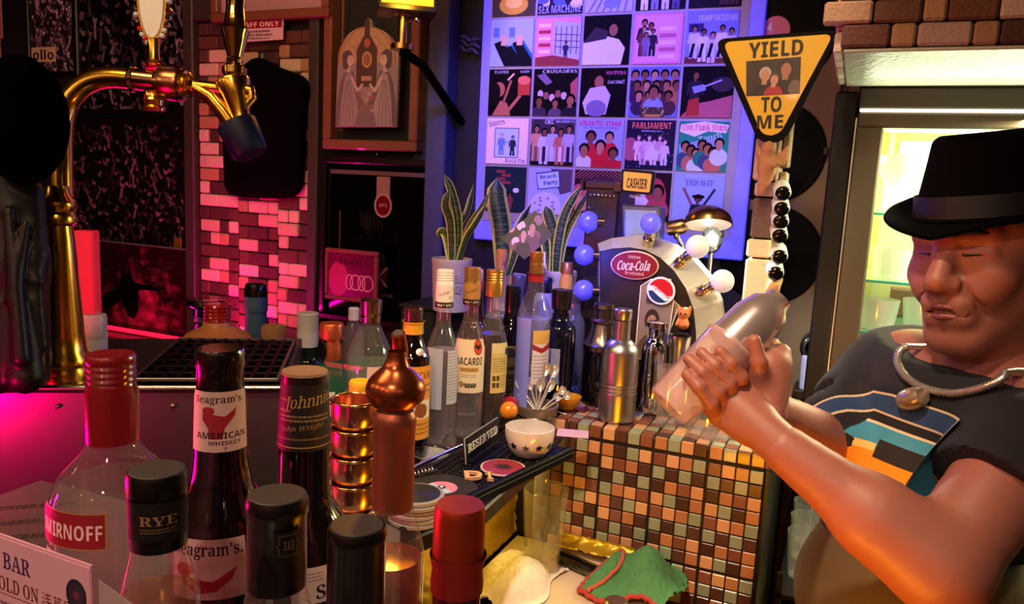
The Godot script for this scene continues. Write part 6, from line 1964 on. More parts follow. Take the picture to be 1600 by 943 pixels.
func side_bottles() -> void:
	var rs := thing("bottle_riser", Vector3(-0.79, SIDE, -1.80), "black riser box that lifts the plant pots behind the bottles", "shelf")
	put("top", box_between(Vector3(-0.24, 0.158, -0.15), Vector3(0.185, 0.1695, 0.150), 0.003), black(0.5), rs)
	put("body", box_between(Vector3(-0.235, 0.0, -0.145), Vector3(0.18, 0.158, 0.145)), mat("060506", 0.8), rs)
	var R := func(px: float, py: float, d: float) -> Vector3:
		var p := at(px, py, d)
		p.y = RISER
		return p
	var Y := func(px: float, py: float) -> Vector3: return on_y(px, py, SIDE)
	var S := func(px: float, py: float, d: float) -> Vector3:
		var p := at(px, py, d)
		p.y = SIDE
		return p
	var cl := glass("e8eeee", 0.08)
	# white capped rum
	var sig := page(128, 96, "dcd2cc")
	p_text(sig, "Facundo", 60, 34, 60, 14, "3a3230", "serif", -0.3)
	p_text(sig, "Ron", 96, 50, 20, 10, "3a3230", "serif", -0.3)
	p_rect(sig, 0, 72, 128, 24, "14100f")
	p_text(sig, "1862 * 2012", 64, 84, 80, 10, "e8e0d8", "sans_bold")
	finish("cap_white", sig)
	var w := bottle("white_cap_rum", Y.call(686, 690), [[690, 24], [660, 24.5], [560, 24.5], [540, 23], [522, 17.5], [508, 12], [498, 11], [478, 11]], cl, "clear rum bottle with a white capsule and its back label turned to us", ribbed([[480, 13]], 440, 424, 13.2, 4) + [[421, 12.4]], mat("e4dad6", 0.45), {"liquid": [545, glass("dfe6ee", 0.10)], "labels": [[640, 545, -1.2, 0.05, mat("b4b8cc", 0.55)], [632, 548, 0.35, 1.3, mat("c8c8cc", 0.6)]]})
	put("capsule_print", band(prof(w.position, [[481, 13.2], [440, 13.3]]), rise(w.position, 479), rise(w.position, 444), -1.5, 1.5, 0.0006, 24), paper("cap_white"), w)
	var fine := page(64, 140, "bcbcc6")
	p_lines(fine, 4, 6, 56, 16, 8, "7a7a88")
	finish("fine_print", fine)
	for c in w.get_children():
		if c.name == "label_001" or c.name == "label2": c.material_override = paper("fine_print")
	# gold capped rum with the bat badge
	var bl := page(256, 256, "e6d2b4")
	p_rect(bl, 0, 0, 256, 3, "b89a70")
	p_oval(bl, 190, 34, 44, 44, "e6d2b4")
	p_oval(bl, 190, 36, 34, 38, "8a1c1c")
	p_oval(bl, 190, 36, 28, 32, "c24a30")
	p_poly(bl, [[166, 30], [178, 22], [190, 34], [202, 22], [214, 30], [208, 44], [198, 42], [190, 56], [182, 42], [172, 44]], "1a0c0c")
	p_text(bl, "BACARDI", 128, 104, 190, 36, "14161c", "sans_bold")
	p_rect(bl, 60, 132, 136, 24, "c8a460")
	p_text(bl, "CARTA BLANCA", 128, 144, 120, 13, "5a4018", "sans_bold")
	p_lines(bl, 70, 166, 110, 2, 10, "8a6a50")
	p_oval(bl, 76, 214, 14, 14, "5a4c34")
	p_oval(bl, 76, 214, 9, 9, "b09a70")
	for k in 14: p_oval(bl, 100 + k * 6, 214 + (k % 3) * 5, 8, 7, ["4a4a34", "8a7a50", "3a3a2c"][k % 3])
	finish("rum_label", bl)
	var cg := page(128, 96, "a8783c")
	p_text(cg, "Facundo", 60, 34, 60, 14, "3a2410", "serif", -0.3)
	p_rect(cg, 0, 72, 128, 24, "14100f")
	p_text(cg, "1862 * 2012", 64, 84, 80, 10, "d8c8a8", "sans_bold")
	finish("cap_gold", cg)
	var bk := bottle("gold_cap_rum", Y.call(728, 678), [[678, 23.5], [650, 24], [555, 24], [535, 22.5], [515, 17], [500, 12], [490, 11], [472, 11]], cl, "clear rum bottle with a gold capsule, cream label and red bat badge", ribbed([[475, 12.6]], 438, 420, 12.8, 4) + [[417, 12]], mat("a8783c", 0.35, 0.6), {"liquid": [606, glass("d8d8e0", 0.12)], "labels": [[614, 530, -1.15, 1.2, paper("rum_label")]]})
	put("capsule_print", band(prof(bk.position, [[476, 12.8], [438, 12.9]]), rise(bk.position, 474), rise(bk.position, 441), -1.5, 1.5, 0.0006, 24), paper("cap_gold"), bk)
	put("lower_print", text_mesh("MARTINI & ROSSI", 0.034, 0.005, "sans_bold", 0.0004, 0.0285), mat("7a7478", 0.5), bk, Vector3(0.0, rise(bk.position, 640), 0.0))
	# gold capped bottle with a cream back label
	var yl := page(128, 200, "e0c476")
	p_rect(yl, 0, 0, 128, 40, "e8d49a")
	p_oval(yl, 112, 34, 16, 16, "3a2a5a")
	p_lines(yl, 8, 60, 100, 6, 10, "6a5020")
	for k in 4: p_rect(yl, 12 + (k % 2) * 26, 130 + (k / 2) * 28, 20, 20, "5a4a20")
	p_lines(yl, 64, 130, 50, 6, 9, "6a5020")
	finish("cream_label", yl)
	var gc := bottle("gold_cap_spirit", Y.call(763, 662), [[662, 24], [645, 24.5], [550, 24.5], [530, 22.5], [510, 17], [494, 12], [484, 11], [462, 11]], glass("d8d4cc", 0.12), "dark glass bottle with a bright gold cap and cream back label", ribbed([[462, 13.4]], 440, 424, 13.5, 4) + [[421, 12.8]], mat("c89a48", 0.3, 0.8), {"liquid": [520, mat("1c1012", 0.08, 0.0, {"alpha": 0.8})], "labels": [[614, 536, 0.0, 1.25, paper("cream_label")]]})
	bottle("red_neck_bottle", S.call(742, 520, 1.66), [[640, 20], [520, 20], [500, 13], [470, 10], [452, 9.5]], mat("2a0c10", 0.06, 0.0, {"coat": 0.8}), "dark red bottle with a gold cap half hidden behind the two gold capped ones", [[453, 10], [424, 10], [420, 9]], mat("b07a44", 0.35, 0.6), {"bands": [[452, 440, mat("8a1c20", 0.4), "neck_band", [[453, 10.4], [438, 10.4]]]]})
	# black bottle with gilt lettering
	var bb := page(128, 220, "15110f")
	p_ring(bb, 64, 110, 58, 104, 3, "8a6a3c")
	p_rect(bb, 2, 2, 124, 3, "9a7a4a")
	p_rect(bb, 2, 2, 3, 216, "9a7a4a")
	p_rect(bb, 123, 2, 3, 216, "9a7a4a")
	p_oval(bb, 64, 70, 36, 20, "4a3c28")
	p_text(bb, "JONES", 64, 120, 84, 22, "6a5a3c", "serif_bold")
	p_lines(bb, 20, 150, 90, 4, 12, "5a4a30")
	finish("black_label", bb)
	bottle("gilt_black_bottle", S.call(795, 600, 1.68), [[640, 19], [620, 20], [525, 20], [508, 18], [494, 13], [482, 12], [470, 12]], mat("080607", 0.07, 0.0, {"coat": 1.0}), "black bottle with a black cap and a gilt-edged black label", [[482, 12.5], [452, 12], [446, 11]], black(0.25), {"labels": [[618, 540, -1.0, 1.0, paper("black_label")]]})
	# corked bottle behind
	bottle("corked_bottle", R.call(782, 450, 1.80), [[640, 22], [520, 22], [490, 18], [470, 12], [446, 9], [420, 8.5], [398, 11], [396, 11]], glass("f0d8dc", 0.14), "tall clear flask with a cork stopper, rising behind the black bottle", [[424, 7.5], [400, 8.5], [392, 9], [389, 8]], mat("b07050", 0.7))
	# bottle with red and gold neck, blue light painted on its left side
	var fl := page(128, 180, "dcd4e2")
	p_rect(fl, 0, 0, 128, 46, "d8b060")
	p_poly(fl, [[0, 46], [60, 60], [128, 40], [128, 62], [60, 76], [0, 64]], "a02430")
	p_lines(fl, 10, 84, 100, 7, 12, "7a7a9a")
	finish("spirit_label", fl)
	var bv := bottle("blue_lit_bottle", S.call(829, 600, 1.60), [[655, 25], [640, 26], [520, 26], [500, 26], [486, 25], [472, 20], [458, 14.5], [445, 12.5], [430, 11]], glass("dcdcff", 0.10), "clear bottle with a gold and red neck, blue light painted on, behind the teaspoons", ribbed([[430, 11.5], [412, 11.5]], 412, 396, 11.8, 3) + [[393, 11]], mat("b07a44", 0.3, 0.7), {"liquid": [496, glass("c8c8f4", 0.18)], "bands": [[441, 428, mat("9a2028", 0.4), "neck_band", [[443, 12.2], [427, 11.9]]]], "labels": [[600, 516, 0.0, 1.2, paper("spirit_label")], [640, 498, -1.3, -0.15, mat("8a8cf0", 0.5)]]})  # last label strip is the glowing border's reflection, painted on the glass
	bottle("grey_label_bottle", S.call(848, 500, 1.73), [[660, 16], [480, 16], [462, 14], [455, 10]], mat("3a3c44", 0.1, 0.0, {"coat": 0.6}), "slim bottle with a black cap and a silvery label behind the blue-lit one", [[455, 11.5], [436, 11.5], [433, 10]], black(0.3), {"labels": [[520, 458, -1.2, 1.2, mat("a8acc0", 0.4, 0.3)]]})
	bottle("silver_cap_bottle", R.call(808, 460, 1.86), [[640, 20], [490, 20], [475, 14], [465, 10], [455, 9.5]], glass("d0d4f0", 0.2), "clear bottle with a ribbed silver cap between the cork and the blue-lit bottle", ribbed([[456, 10]], 455, 436, 10.4, 3) + [[430, 9.5]], mat("a8a8b8", 0.3, 0.8))
	bottle("miniature_bottle", R.call(885, 440, 1.81), [[600, 16], [470, 16], [452, 10.5], [440, 10.5], [426, 8]], mat("8a4a1c", 0.1, 0.0, {"coat": 0.6}), "small amber bottle with a gold cap beside the white plant pot", [[427, 9.5], [413, 9.5], [410, 8.5]], mat("c09050", 0.3, 0.8), {"labels": [[453, 428, -1.2, 1.2, mat("d09a48", 0.5)]]})
	bottle("dark_liqueur_bottle", S.call(872, 560, 1.65), [[628, 22], [600, 24], [520, 25], [505, 20], [498, 14], [490, 13]], mat("0c1020", 0.06, 0.0, {"coat": 1.0}), "dark blue bottle with a broad black stopper left of the bulb-lit arch", [[498, 10.5], [484, 11], [482, 14.5], [458, 16], [452, 15]], black(0.3), {"labels": [[600, 545, -0.9, 0.1, mat("8a90b8", 0.5)]]})
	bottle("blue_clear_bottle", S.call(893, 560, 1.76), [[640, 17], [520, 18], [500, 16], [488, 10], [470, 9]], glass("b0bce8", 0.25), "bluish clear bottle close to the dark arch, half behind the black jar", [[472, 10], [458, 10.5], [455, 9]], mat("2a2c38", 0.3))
	# dark bottle low at the left end of the row
	# steel bottle, black jar, chrome shakers on the tiled counter
	var T := func(px: float, py: float) -> Vector3: return on_y(px, py, 1.0945)
	var sb := bottle("steel_bottle", T.call(962, 655), [[659, 29], [640, 29], [612, 29], [609, 28.3], [606, 29], [603, 28.3], [600, 29], [597, 28.3], [594, 29], [560, 28.5], [545, 27.5], [536, 22], [530, 15], [528, 13.3], [500, 13]], mat("b2b0b2", 0.32, 1.0), "brushed steel bottle with a narrow neck on the tiled counter", [[499, 13], [497, 13.8], [484, 14], [482, 12.5]], mat("b8b6b8", 0.3, 1.0))
	bottle("black_storage_jar", T.call(935, 628), [[636, 27], [620, 28], [550, 28], [540, 26]], mat("08080a", 0.12, 0.0, {"coat": 0.6}), "tall black jar with a stacked steel lid, left of the steel bottle", [[545, 30], [537, 30], [533, 26], [520, 20], [505, 17], [503, 20], [500, 20], [497, 16], [483, 15.5], [481, 18], [475, 17], [473, 12]], mat("8a7a6c", 0.25, 1.0), {"category": "jar"})
	bottle("chrome_shaker", T.call(1016, 643), [[635, 20], [600, 21], [550, 20], [535, 17], [528, 12], [522, 11]], chrome(), "small chrome cocktail shaker behind the steel bottle, under the photo card", [[523, 12], [512, 12.5], [510, 16], [503, 16], [501, 12]], chrome(), {"category": "shaker"})
	bottle("steel_cup", T.call(1052, 648), [[640, 13], [560, 15], [526, 17], [525, 16]], steel(), "plain steel cup between the chrome shaker and the cash box", [], null, {"category": "cup"})
	var tum := [[660, 16], [640, 17], [590, 21], [572, 22]]
	for s in [[1040, 664, "clear tumbler on the tiled counter, nearest the steel bottle", tum], [1068, 664, "clear tumbler on the tiled counter beside the mixing glass", tum], [1105, 680, "wide clear mixing glass on the tiled counter below the barman's hands", [[688, 33], [676, 35], [640, 35], [590, 36], [575, 37]]]]:
		var b: Vector3 = T.call(s[0], s[1])
		var p := prof(b, s[3])
		for k in p.size(): p[k].y = maxf(p[k].y, 0.0)
		p[0].y = 0.0
		var q := [Vector2(0, 0)] + p
		q.append(p[-1] * Vector2(0.94, 1))
		q.append(Vector2(p[0].x * 0.9, 0.008))
		q.append(Vector2(0, 0.008))
		begin()
		add_lathe(q, 36, Transform3D.IDENTITY, 0.8, 12, 0.02)
		single("counter_glass", done(), mat("e8e0dc", 0.04, 0.0, {"alpha": 0.05}), b, Vector3.ZERO, s[2], "glass", "glasses on the tiled counter")
	# snake plants
	plant(Y.call(708, 640), [[560, 24], [500, 27], [412, 31], [406, 32], [403, 31]], 700, "snake plant in a white lettered pot at the left, below the blue post", [[[712, 405], [716, 350], [706, 300], [694, 272], 8], [[705, 405], [698, 370], [690, 362], [687, 372], 9], [[706, 405], [704, 350], [696, 320], [702, 296], 8], [[712, 406], [730, 360], [752, 325], [764, 302], 7], [[710, 405], [714, 360], [730, 330], [740, 288], 6], [[714, 406], [728, 372], [742, 350], [760, 318], 6]], 1.88)
	plant(Y.call(793, 630), [[560, 22], [500, 24], [432, 26], [428, 26]], 790, "snake plant with the broadest leaf, in a hidden pot behind the corked flask", [[[786, 420], [784, 360], [776, 310], [777, 278], 19], [[794, 420], [800, 380], [812, 350], [830, 318], 8], [[792, 422], [806, 390], [816, 360], [836, 330], 7]], 1.94)
	plant(Y.call(866, 620), [[560, 23], [500, 25], [432, 28], [424, 28], [422, 27]], 866, "snake plant in a white pot behind the amber miniature", [[[864, 424], [868, 380], [858, 340], [852, 322], 12], [[860, 424], [852, 380], [838, 350], [834, 330], 10], [[868, 424], [872, 380], [884, 330], [912, 286], 9], [[872, 424], [880, 380], [894, 345], [930, 280], 7], [[868, 424], [866, 400], [880, 350], [900, 318], 6]], 1.90)
	var pc := page(160, 120, "20161c")
	for k in 14: p_oval(pc, 20 + rng.randf() * 110, 20 + rng.randf() * 90, 14, 12, ["c08a90", "6a3a48", "8a5a68", "d8b0b4"][k % 4])
	p_bust(pc, 96, 26, 60, "a87468", "58303c", "1a0e10")
	p_bust(pc, 70, 44, 56, "b08478", "2a1a24", "1a0e10")
	finish("photo_card_b", pc)
	var po := at(822, 366, 1.70)
	single("leaf_photo", prism([Vector2(-0.055, -0.012), Vector2(0.018, 0.055), Vector2(0.058, 0.000), Vector2(0.0, -0.056)], 0.002), mat("ffffff", 0.4, 0.0, {"tex": "photo_card_b"}), po, Vector3(-0.2, 0.35, 0), "tilted snapshot of people tucked among the snake plant leaves", "photograph")

const RISER := 1.245
func plant(base: Vector3, potrows: Array, cx: float, label: String, leaves: Array, d: float) -> void:
	base = at(cx + 2, 520, d)
	base.y = RISER
	var t := thing("snake_plant", base, label, "plant", "snake plants behind the bottles")
	var p := prof(base, potrows)
	for k in p.size(): p[k].y = maxf(p[k].y, k * 0.002)
	p[0].y = 0.0
	var q := [Vector2(0, 0)] + p
	q.append(p[-1] * Vector2(0.9, 1.0))
	q.append(Vector2(p[-1].x * 0.86, p[-1].y - 0.02))
	q.append(Vector2(0, p[-1].y - 0.02))
	put("pot", lathe(q, 32), mat("a8a0ac", 0.5), t)
	put("soil", lathe([Vector2(0, p[-1].y - 0.012), Vector2(p[-1].x * 0.87, p[-1].y - 0.012), Vector2(p[-1].x * 0.87, p[-1].y - 0.019)], 24), mat("2a1c14", 0.9), t)
	if cx == 700:
		put("lettering", text_mesh("GREEN", 0.05, 0.018, "sans_bold", 0.0008, p[2].x + 0.0004), mat("9a92a4", 0.6), t, Vector3(0, p[2].y - 0.03, 0), Vector3(0, facing(base), 0))
		put("lettering", text_mesh("HOUSE", 0.05, 0.018, "sans_bold", 0.0008, p[2].x + 0.0002), mat("9a92a4", 0.6), t, Vector3(0, p[2].y - 0.055, 0), Vector3(0, facing(base), 0))
	if not texs.has("leaf"):
		var im := page(256, 64, "20381f")
		for k in 60:
			var y := k * 4.4
			p_line(im, Vector2(y, 4), Vector2(y + rng.randf_range(-8, 8), 60), rng.randf_range(1.0, 3.0), ["3c5a34", "182c18", "46663c"][k % 3])
		p_rect(im, 0, 0, 256, 9, "ccc45c")
		p_rect(im, 0, 55, 256, 9, "ccc45c")
		for k in 40:
			p_oval(im, rng.randf() * 256, 9, 5, 2, "a4a850")
			p_oval(im, rng.randf() * 256, 55, 5, 2, "a4a850")
		finish("leaf", im)
	var view := (C - base).normalized()
	for k in leaves.size():
		var l: Array = leaves[k]
		var dz := 0.018 * sin(k * 2.1)
		var pts := curve([at(l[0][0], l[0][1] + 10, d + dz * 0.3) - base, at(l[1][0], l[1][1], d + dz) - base, at(l[2][0], l[2][1], d + dz * 1.6) - base, at(l[3][0], l[3][1], d + dz * 2.0) - base], 6)
		var n := pts.size() - 1
		var hw: float = l[4] * d / F
		var yaw := 0.5 * sin(k * 1.7)
		var leaf := func(u: float, v: float) -> Vector3:
			var s := minf(u * n, n - 0.001)
			var i := int(s)
			var p0: Vector3 = pts[i].lerp(pts[i + 1], s - i)
			var tan: Vector3 = (pts[mini(i + 1, n)] - pts[maxi(i - 1, 0)]).normalized()
			var sd: Vector3 = tan.cross(view.rotated(Vector3.UP, yaw)).normalized()
			var wid := hw * (0.55 + 1.3 * u * (1.0 - u)) * clampf((1.0 - u) * 5.0, 0.02, 1.0)
			var a := (v - 0.5) * 2.0
			return p0 + sd * a * wid + tan.cross(sd) * (a * a - 0.5) * wid * 0.5
		put("leaf", sheet(leaf, 20, 6, 0.0014), leaf_mat(), t)
func leaf_mat() -> StandardMaterial3D:
	var m := mat("ffffff", 0.4, 0.0, {"tex": "leaf"})
	m.uv1_scale = Vector3(1, 1, 1)
	return m

func tray_things() -> void:
	var H := 1.0885
	# the ribbed black bar mat along the counter's edge
	var q := [on_y(897, 704, H), on_y(742, 778, H), on_y(600, 850, H), on_y(560, 790, H), on_y(700, 712, H), on_y(800, 668, H)]
	var o: Vector3 = (q[0] + q[3]) / 2.0
	o.y = SIDE
	var t := thing("bar_mat", o, "long black rubber bar mat along the edge of the side counter", "bar mat")
	var pts := []
	for p in q: pts.append([p.x - o.x, p.z - o.z])
	put("mat", slab(pts, 0.001, H - SIDE, 0.003), mat("080709", 0.5, 0.0, {"spec": 0.25}), t)
	var right := []
	for p in [q[0], q[1], q[2]]: right.append(p - o + Vector3(-0.006, 0.002, 0))
	put("rim", tube(right, 0.006, 8), mat("080709", 0.5, 0.0, {"spec": 0.2}), t)
	var stubs := MultiMesh.new()
	stubs.transform_format = MultiMesh.TRANSFORM_3D
	stubs.mesh = box(Vector3(0.0035, 0.003, 0.0035), 0.0008)
	var list := []
	for i in 40:
		for j in 60:
			var p := Vector2(lerpf(-0.30, 0.20, i / 39.0), lerpf(-0.32, 0.34, j / 59.0))
			var poly := PackedVector2Array()
			for k in pts: poly.append(Vector2(k[0], k[1]))
			if Geometry2D.is_point_in_polygon(p, poly) and Geometry2D.is_point_in_polygon(p + Vector2(0.016, 0), poly): list.append(Transform3D(Basis.IDENTITY, Vector3(p.x, H - SIDE + 0.0012, p.y)))
	stubs.instance_count = list.size()
	for k in list.size(): stubs.set_instance_transform(k, list[k])
	var mm := MultiMeshInstance3D.new()
	mm.multimesh = stubs
	mm.material_override = mat("0b0a0c", 0.45)
	mm.name = "rubber_studs"
	mm.set_meta("kind", "stuff")
	t.add_child(mm)
	put("chrome_edge", tube([on_y(640, 744, SIDE) - o + Vector3(0, 0.012, 0), on_y(792, 671, SIDE) - o + Vector3(0, 0.012, 0)], 0.004, 8), chrome(), t)
	var top := H + 0.0028
	# reserved sign
	var ro := on_y(752, 708, H)
	var rl := thing("reserved_sign", ro, "black reserved sign with pale serif letters standing on the bar mat", "sign")
	var A := on_y(729, 724, H)
	var Bb := on_y(776, 690, H)
	var yaw := atan2(-(Bb - A).z, (Bb - A).x)
	var hgt := 0.046
	var ln := (Bb - A).length() + 0.012
	var rp := put("plate", prism([Vector2(-ln / 2, 0.001), Vector2(ln / 2, 0.001), Vector2(ln / 2, hgt), Vector2(-ln / 2, hgt)], 0.004, 0.001), mat("111013", 0.35), rl, Vector3.ZERO, Vector3(-0.12, yaw, 0))
	var face_ := Basis.from_euler(Vector3(-0.12, yaw, 0))
	put("lettering", text_mesh("RESERVED", ln * 0.88, 0.014, "serif_bold", 0.0008), mat("d8d0c4", 0.4), rp, Vector3(ln * 0.02, 0.026, 0.0042))
	put("edge_line", tube([face_ * Vector3(-ln / 2, 0.003, 0.004), face_ * Vector3(-ln / 2, hgt, 0.004), face_ * Vector3(ln / 2, hgt, 0.004)], 0.0012, 6), mat("8a8688", 0.3), rl)
	put("foot", box_between(Vector3(-ln / 2 + 0.01, 0.0005, -0.012), Vector3(ln / 2 - 0.01, 0.006, 0.010)), black(), rl, Vector3.ZERO, Vector3(0, yaw, 0))
	# white bowl with stars
	var bo := on_y(826, 708, top)
	var br := prof(bo, [[712, 22], [708, 24], [700, 31], [690, 36], [678, 38.3], [666, 38.5]])
	for k in br.size(): br[k].y = maxf(0.0, br[k].y)
	br[0].y = 0.0
	var pr: Array = smooth_profile(br, 4)
	var inner := pr.duplicate()
	inner.reverse()
	var full := [Vector2(0, 0)] + pr
	for p in inner: full.append(Vector2(maxf(p.x - 0.003, 0), p.y + (0.001 if p.y > 0.02 else 0.004)))
	full.append(Vector2(0, 0.004))
	var bw := thing("star_bowl", bo, "small white bowl with black stars on the bar mat", "bowl")
	bw.rotation.y = facing(bo)
	put("body", lathe(full, 48), mat("d2c8c4", 0.2, 0.0, {"coat": 0.5}), bw)
	for k in 7:
		var star := []
		for j in 10:
			var rr := (0.0072 if k % 3 != 2 else 0.0065) * (1.0 if j % 2 == 0 else 0.42)
			star.append(Vector2(rr * sin(TAU * j / 10.0), rr * cos(TAU * j / 10.0)))
		var th := -1.25 + k * 0.56
		var y := rise(bo, 688)
		var r: float = 36.8 * depth(bo) / F
		put("star", prism(star, 0.0016), mat("141214", 0.3) if k % 3 != 2 else mat("5a5456", 0.3), bw, Vector3(sin(th) * (r - 0.0008), y, cos(th) * (r - 0.0008)), Vector3(0.36, th, 0.0))
	# cup of teaspoons
	var co := on_y(838, 668, SIDE)
	co = at(838, 655, depth(co) + 0.02)
	co.y = SIDE
	var cp := thing("spoon_cup", co, "embossed steel cup holding a bunch of teaspoons", "cup")
	var cprof := prof(co, [[676, 30], [670, 31], [640, 32], [634, 33.5], [630, 33.5]])
	cprof[0].y = 0.0
	var cf := [Vector2(0, 0)] + cprof
	cf.append(Vector2(cprof[-1].x * 0.93, cprof[-1].y))
	cf.append(Vector2(cprof[0].x * 0.93, 0.006))
	cf.append(Vector2(0, 0.006))
	put("body", lathe(cf, 40), mat("b0a294", 0.34, 0.75, {"bump": 0.05, "scale": 24.0}), cp)
	for y in [0.02, 0.035]: put("embossing", lathe([Vector2(cprof[2].x * 0.985, y), Vector2(cprof[2].x * 1.02, y + 0.003), Vector2(cprof[2].x * 0.985, y + 0.006)], 40), mat("a89a8c", 0.25, 1.0), cp)
	var rim_r: float = cprof[-1].x * 0.8
	var tips := [[818, 568], [836, 574], [855, 572], [868, 575], [810, 596], [826, 594], [846, 596], [862, 598], [814, 612], [880, 608], [888, 616], [872, 618]]
	var words := ["first", "second", "third", "fourth"]
	for k in tips.size():
		var p: Vector3 = at(tips[k][0], tips[k][1], depth(co) + [0.014, 0.004, -0.004, 0.010][k % 4]) - co
		var foot := Vector3(-p.x * 0.25, 0.012 + 0.002 * (k % 3), clampf(-p.z * 0.2, -0.01, 0.01)) * Vector3(1, 1, 1)
		var lab: String = "steel teaspoon bowl up in the spoon cup, %s from left of the four tallest" % words[k] if k < 4 else "steel teaspoon in the spoon cup, %s" % ["low at the far left side", "left of the middle", "right of the middle", "below the rightmost tall one", "lowest at the left", "leaning out to the right, upper", "leaning out farthest to the right", "leaning right, nearest the cup"][k - 4]
		var sp := thing("teaspoon", co, lab, "teaspoon", "teaspoons in the steel cup")
		var dir := (p - foot).normalized()
		var neck := p - dir * (0.020 if k < 9 else 0.012)
		put("handle", tube(curve([foot, foot.lerp(neck, 0.5) + Vector3(0.001, 0, 0.001), neck], 4), [0.0034, 0.0032, 0.003, 0.0028, 0.0024, 0.0022, 0.0020, 0.0018, 0.0017], 8, 0.5), mat("e8e2dc", 0.28, 0.7), sp)
		var view := (C - co).normalized()
		var sd := dir.cross(view).normalized()
		var nn := sd.cross(dir).normalized()
		var bl := 0.018 if k < 9 else 0.012
		put("bowl", sheet(func(u, v):
			var w: float = 0.0088 * sqrt(maxf(0.0, 1.0 - pow(2.0 * u - 1.0, 2.0))) * (1.05 - 0.3 * (1 - u)) + 0.0003
			var a: float = (v - 0.5) * 2.0
			return neck + dir * (u * bl * 1.5) + sd * (a * w) + nn * (0.004 * (a * a - 1.0) * sin(PI * u)), 12, 8, 0.0012), mat("e8e2dc", 0.28, 0.7), sp)
	# two little round pots
	for s in [[795, 641, "orange", "e8861c", "small orange ball standing between the gold capped bottle and the spoon cup", 14.5, 0.0], [797, 632, "red", "a82028", "small red ball just behind the orange one", 14.0, 0.05]]:
		var p := at(s[0], s[1], 1.50 + s[6])
		var b := p
		b.y = SIDE
		var r: float = s[5] * (1.50 + s[6]) / F
		var bt := thing("round_stopper", b, s[4], "ball")
		put("stem", lathe([Vector2(0, 0), Vector2(0.014, 0), Vector2(0.014, p.y - SIDE - r * 0.7), Vector2(0, p.y - SIDE - r * 0.7)], 20), mat("1c1214", 0.3), bt)
		put("ball", ball(r, 24), mat(s[3], 0.15, 0.0, {"coat": 0.8}), bt, Vector3(0, p.y - SIDE, 0))
	# yellow dish and odds and ends on the tiled counter
	var dz := on_y(887, 637, 1.0945)
	var dr := prof(dz, [[640, 14], [634, 17], [618, 21]])
	dr[0].y = 0.0
	single("yellow_dish", lathe([Vector2(0, 0)] + dr + [Vector2(dr[2].x * 0.94, dr[2].y), Vector2(dr[0].x, 0.004), Vector2(0, 0.004)], 28), mat("d8921c", 0.35), dz, Vector3.ZERO, "small yellow dish beside the black jar on the tiled counter", "dish")
	var bk := on_y(898, 612, 1.118)
	var bt2 := thing("blue_ribbon_knot", bk, "tiny blue knot lying in the yellow dish", "knot")
	for k in 4: put("loop", tube([Vector3.ZERO, Vector3(0.012 * cos(k * 1.7), 0.006 + 0.003 * (k % 2), 0.012 * sin(k * 1.7)), Vector3(0.004 * cos(k * 1.7 + 1), 0.010, 0.004 * sin(k * 1.7 + 1))], 0.003, 6), mat("2a3a9c", 0.4), bt2)
	single("black_plum", ball(0.011, 16), mat("101018", 0.3), on_y(884, 612, 1.116), Vector3.ZERO, "little dark ball lying in the yellow dish", "ball")
	var ph0 := on_y(874, 634, 1.0945)
	var ph1 := on_y(916, 643, 1.0945)
	var pm := (ph0 + ph1) / 2.0
	var lt := thing("purple_lighter", pm, "glossy purple case lying at the edge of the tiled counter", "case")
	put("body", box(Vector3((ph1 - ph0).length() * 1.0, 0.008, 0.022), 0.002), mat("5a2050", 0.15, 0.0, {"coat": 1.0}), lt, Vector3(0, 0.0045, 0), Vector3(0, atan2(-(ph1 - ph0).z, (ph1 - ph0).x), 0))
	put("top_plate", box(Vector3((ph1 - ph0).length() * 0.8, 0.001, 0.014), 0.0004), mat("8a70e0", 0.1, 0.4), lt, Vector3(0, 0.0092, 0), Vector3(0, atan2(-(ph1 - ph0).z, (ph1 - ph0).x), 0))
	# little wire easel hooked on the counter's edge, and the printed card in front of it
	var wa := on_z(872, 646, -1.405)
	var wl := thing("wire_hook", wa, "bent wire hook over the left corner of the tiled counter", "hook")
	put("wire", tube([Vector3(0, 0.002, -0.01), Vector3(0.0, 0.003, 0), Vector3(0.024, 0.002, 0), Vector3(0.022, -0.025, 0.002), Vector3(0.008, -0.034, 0.002), Vector3(-0.02, -0.030, 0.002)], 0.0013, 6), steel(), wl)
	var ca := on_y(900, 697, top)
	single("pink_card", box(Vector3(0.060, 0.0012, 0.045), 0.0004), mat("d0a4b8", 0.4), Vector3(-0.445, top + 0.0012, -1.345), Vector3(0, 0.3, 0), "pale pink card lying on the end of the bar mat by the tiles", "card")
	# two records used as coasters, and a round label
	var disc := [Vector2(0, 0), Vector2(0.056, 0), Vector2(0.056, 0.0016)]
	for k in 12: disc.append(Vector2(0.054 - k * 0.0026, 0.0026 if k % 2 == 0 else 0.0021))
	disc.append(Vector2(0.022, 0.0022))
	disc.append(Vector2(0.0, 0.0022))
	var d1 := on_y(690, 764, top)
	var rc := thing("record_coaster", d1, "black record-shaped coaster with a pink and pale blue centre", "coaster", "record-shaped coasters")
	put("disc", lathe(disc, 48), mat("0a0a0b", 0.3), rc)
	put("label", lathe([Vector2(0, 0.0022), Vector2(0.024, 0.0022), Vector2(0.024, 0.0030), Vector2(0.0, 0.0030)], 36), mat("d07a98", 0.4), rc)
	begin()
	var halfd := []
	for k in 19: halfd.append(Vector2(0.0225 * cos(PI * k / 18.0), 0.0225 * sin(PI * k / 18.0)))
	add_prism(halfd, 0.0004, Transform3D(Basis(Vector3.RIGHT, -PI / 2), Vector3(0, 0.003, 0)))
	put("label_half", done(), mat("9cc4d8", 0.4), rc, Vector3.ZERO, Vector3(0, PI * 0.9, 0))
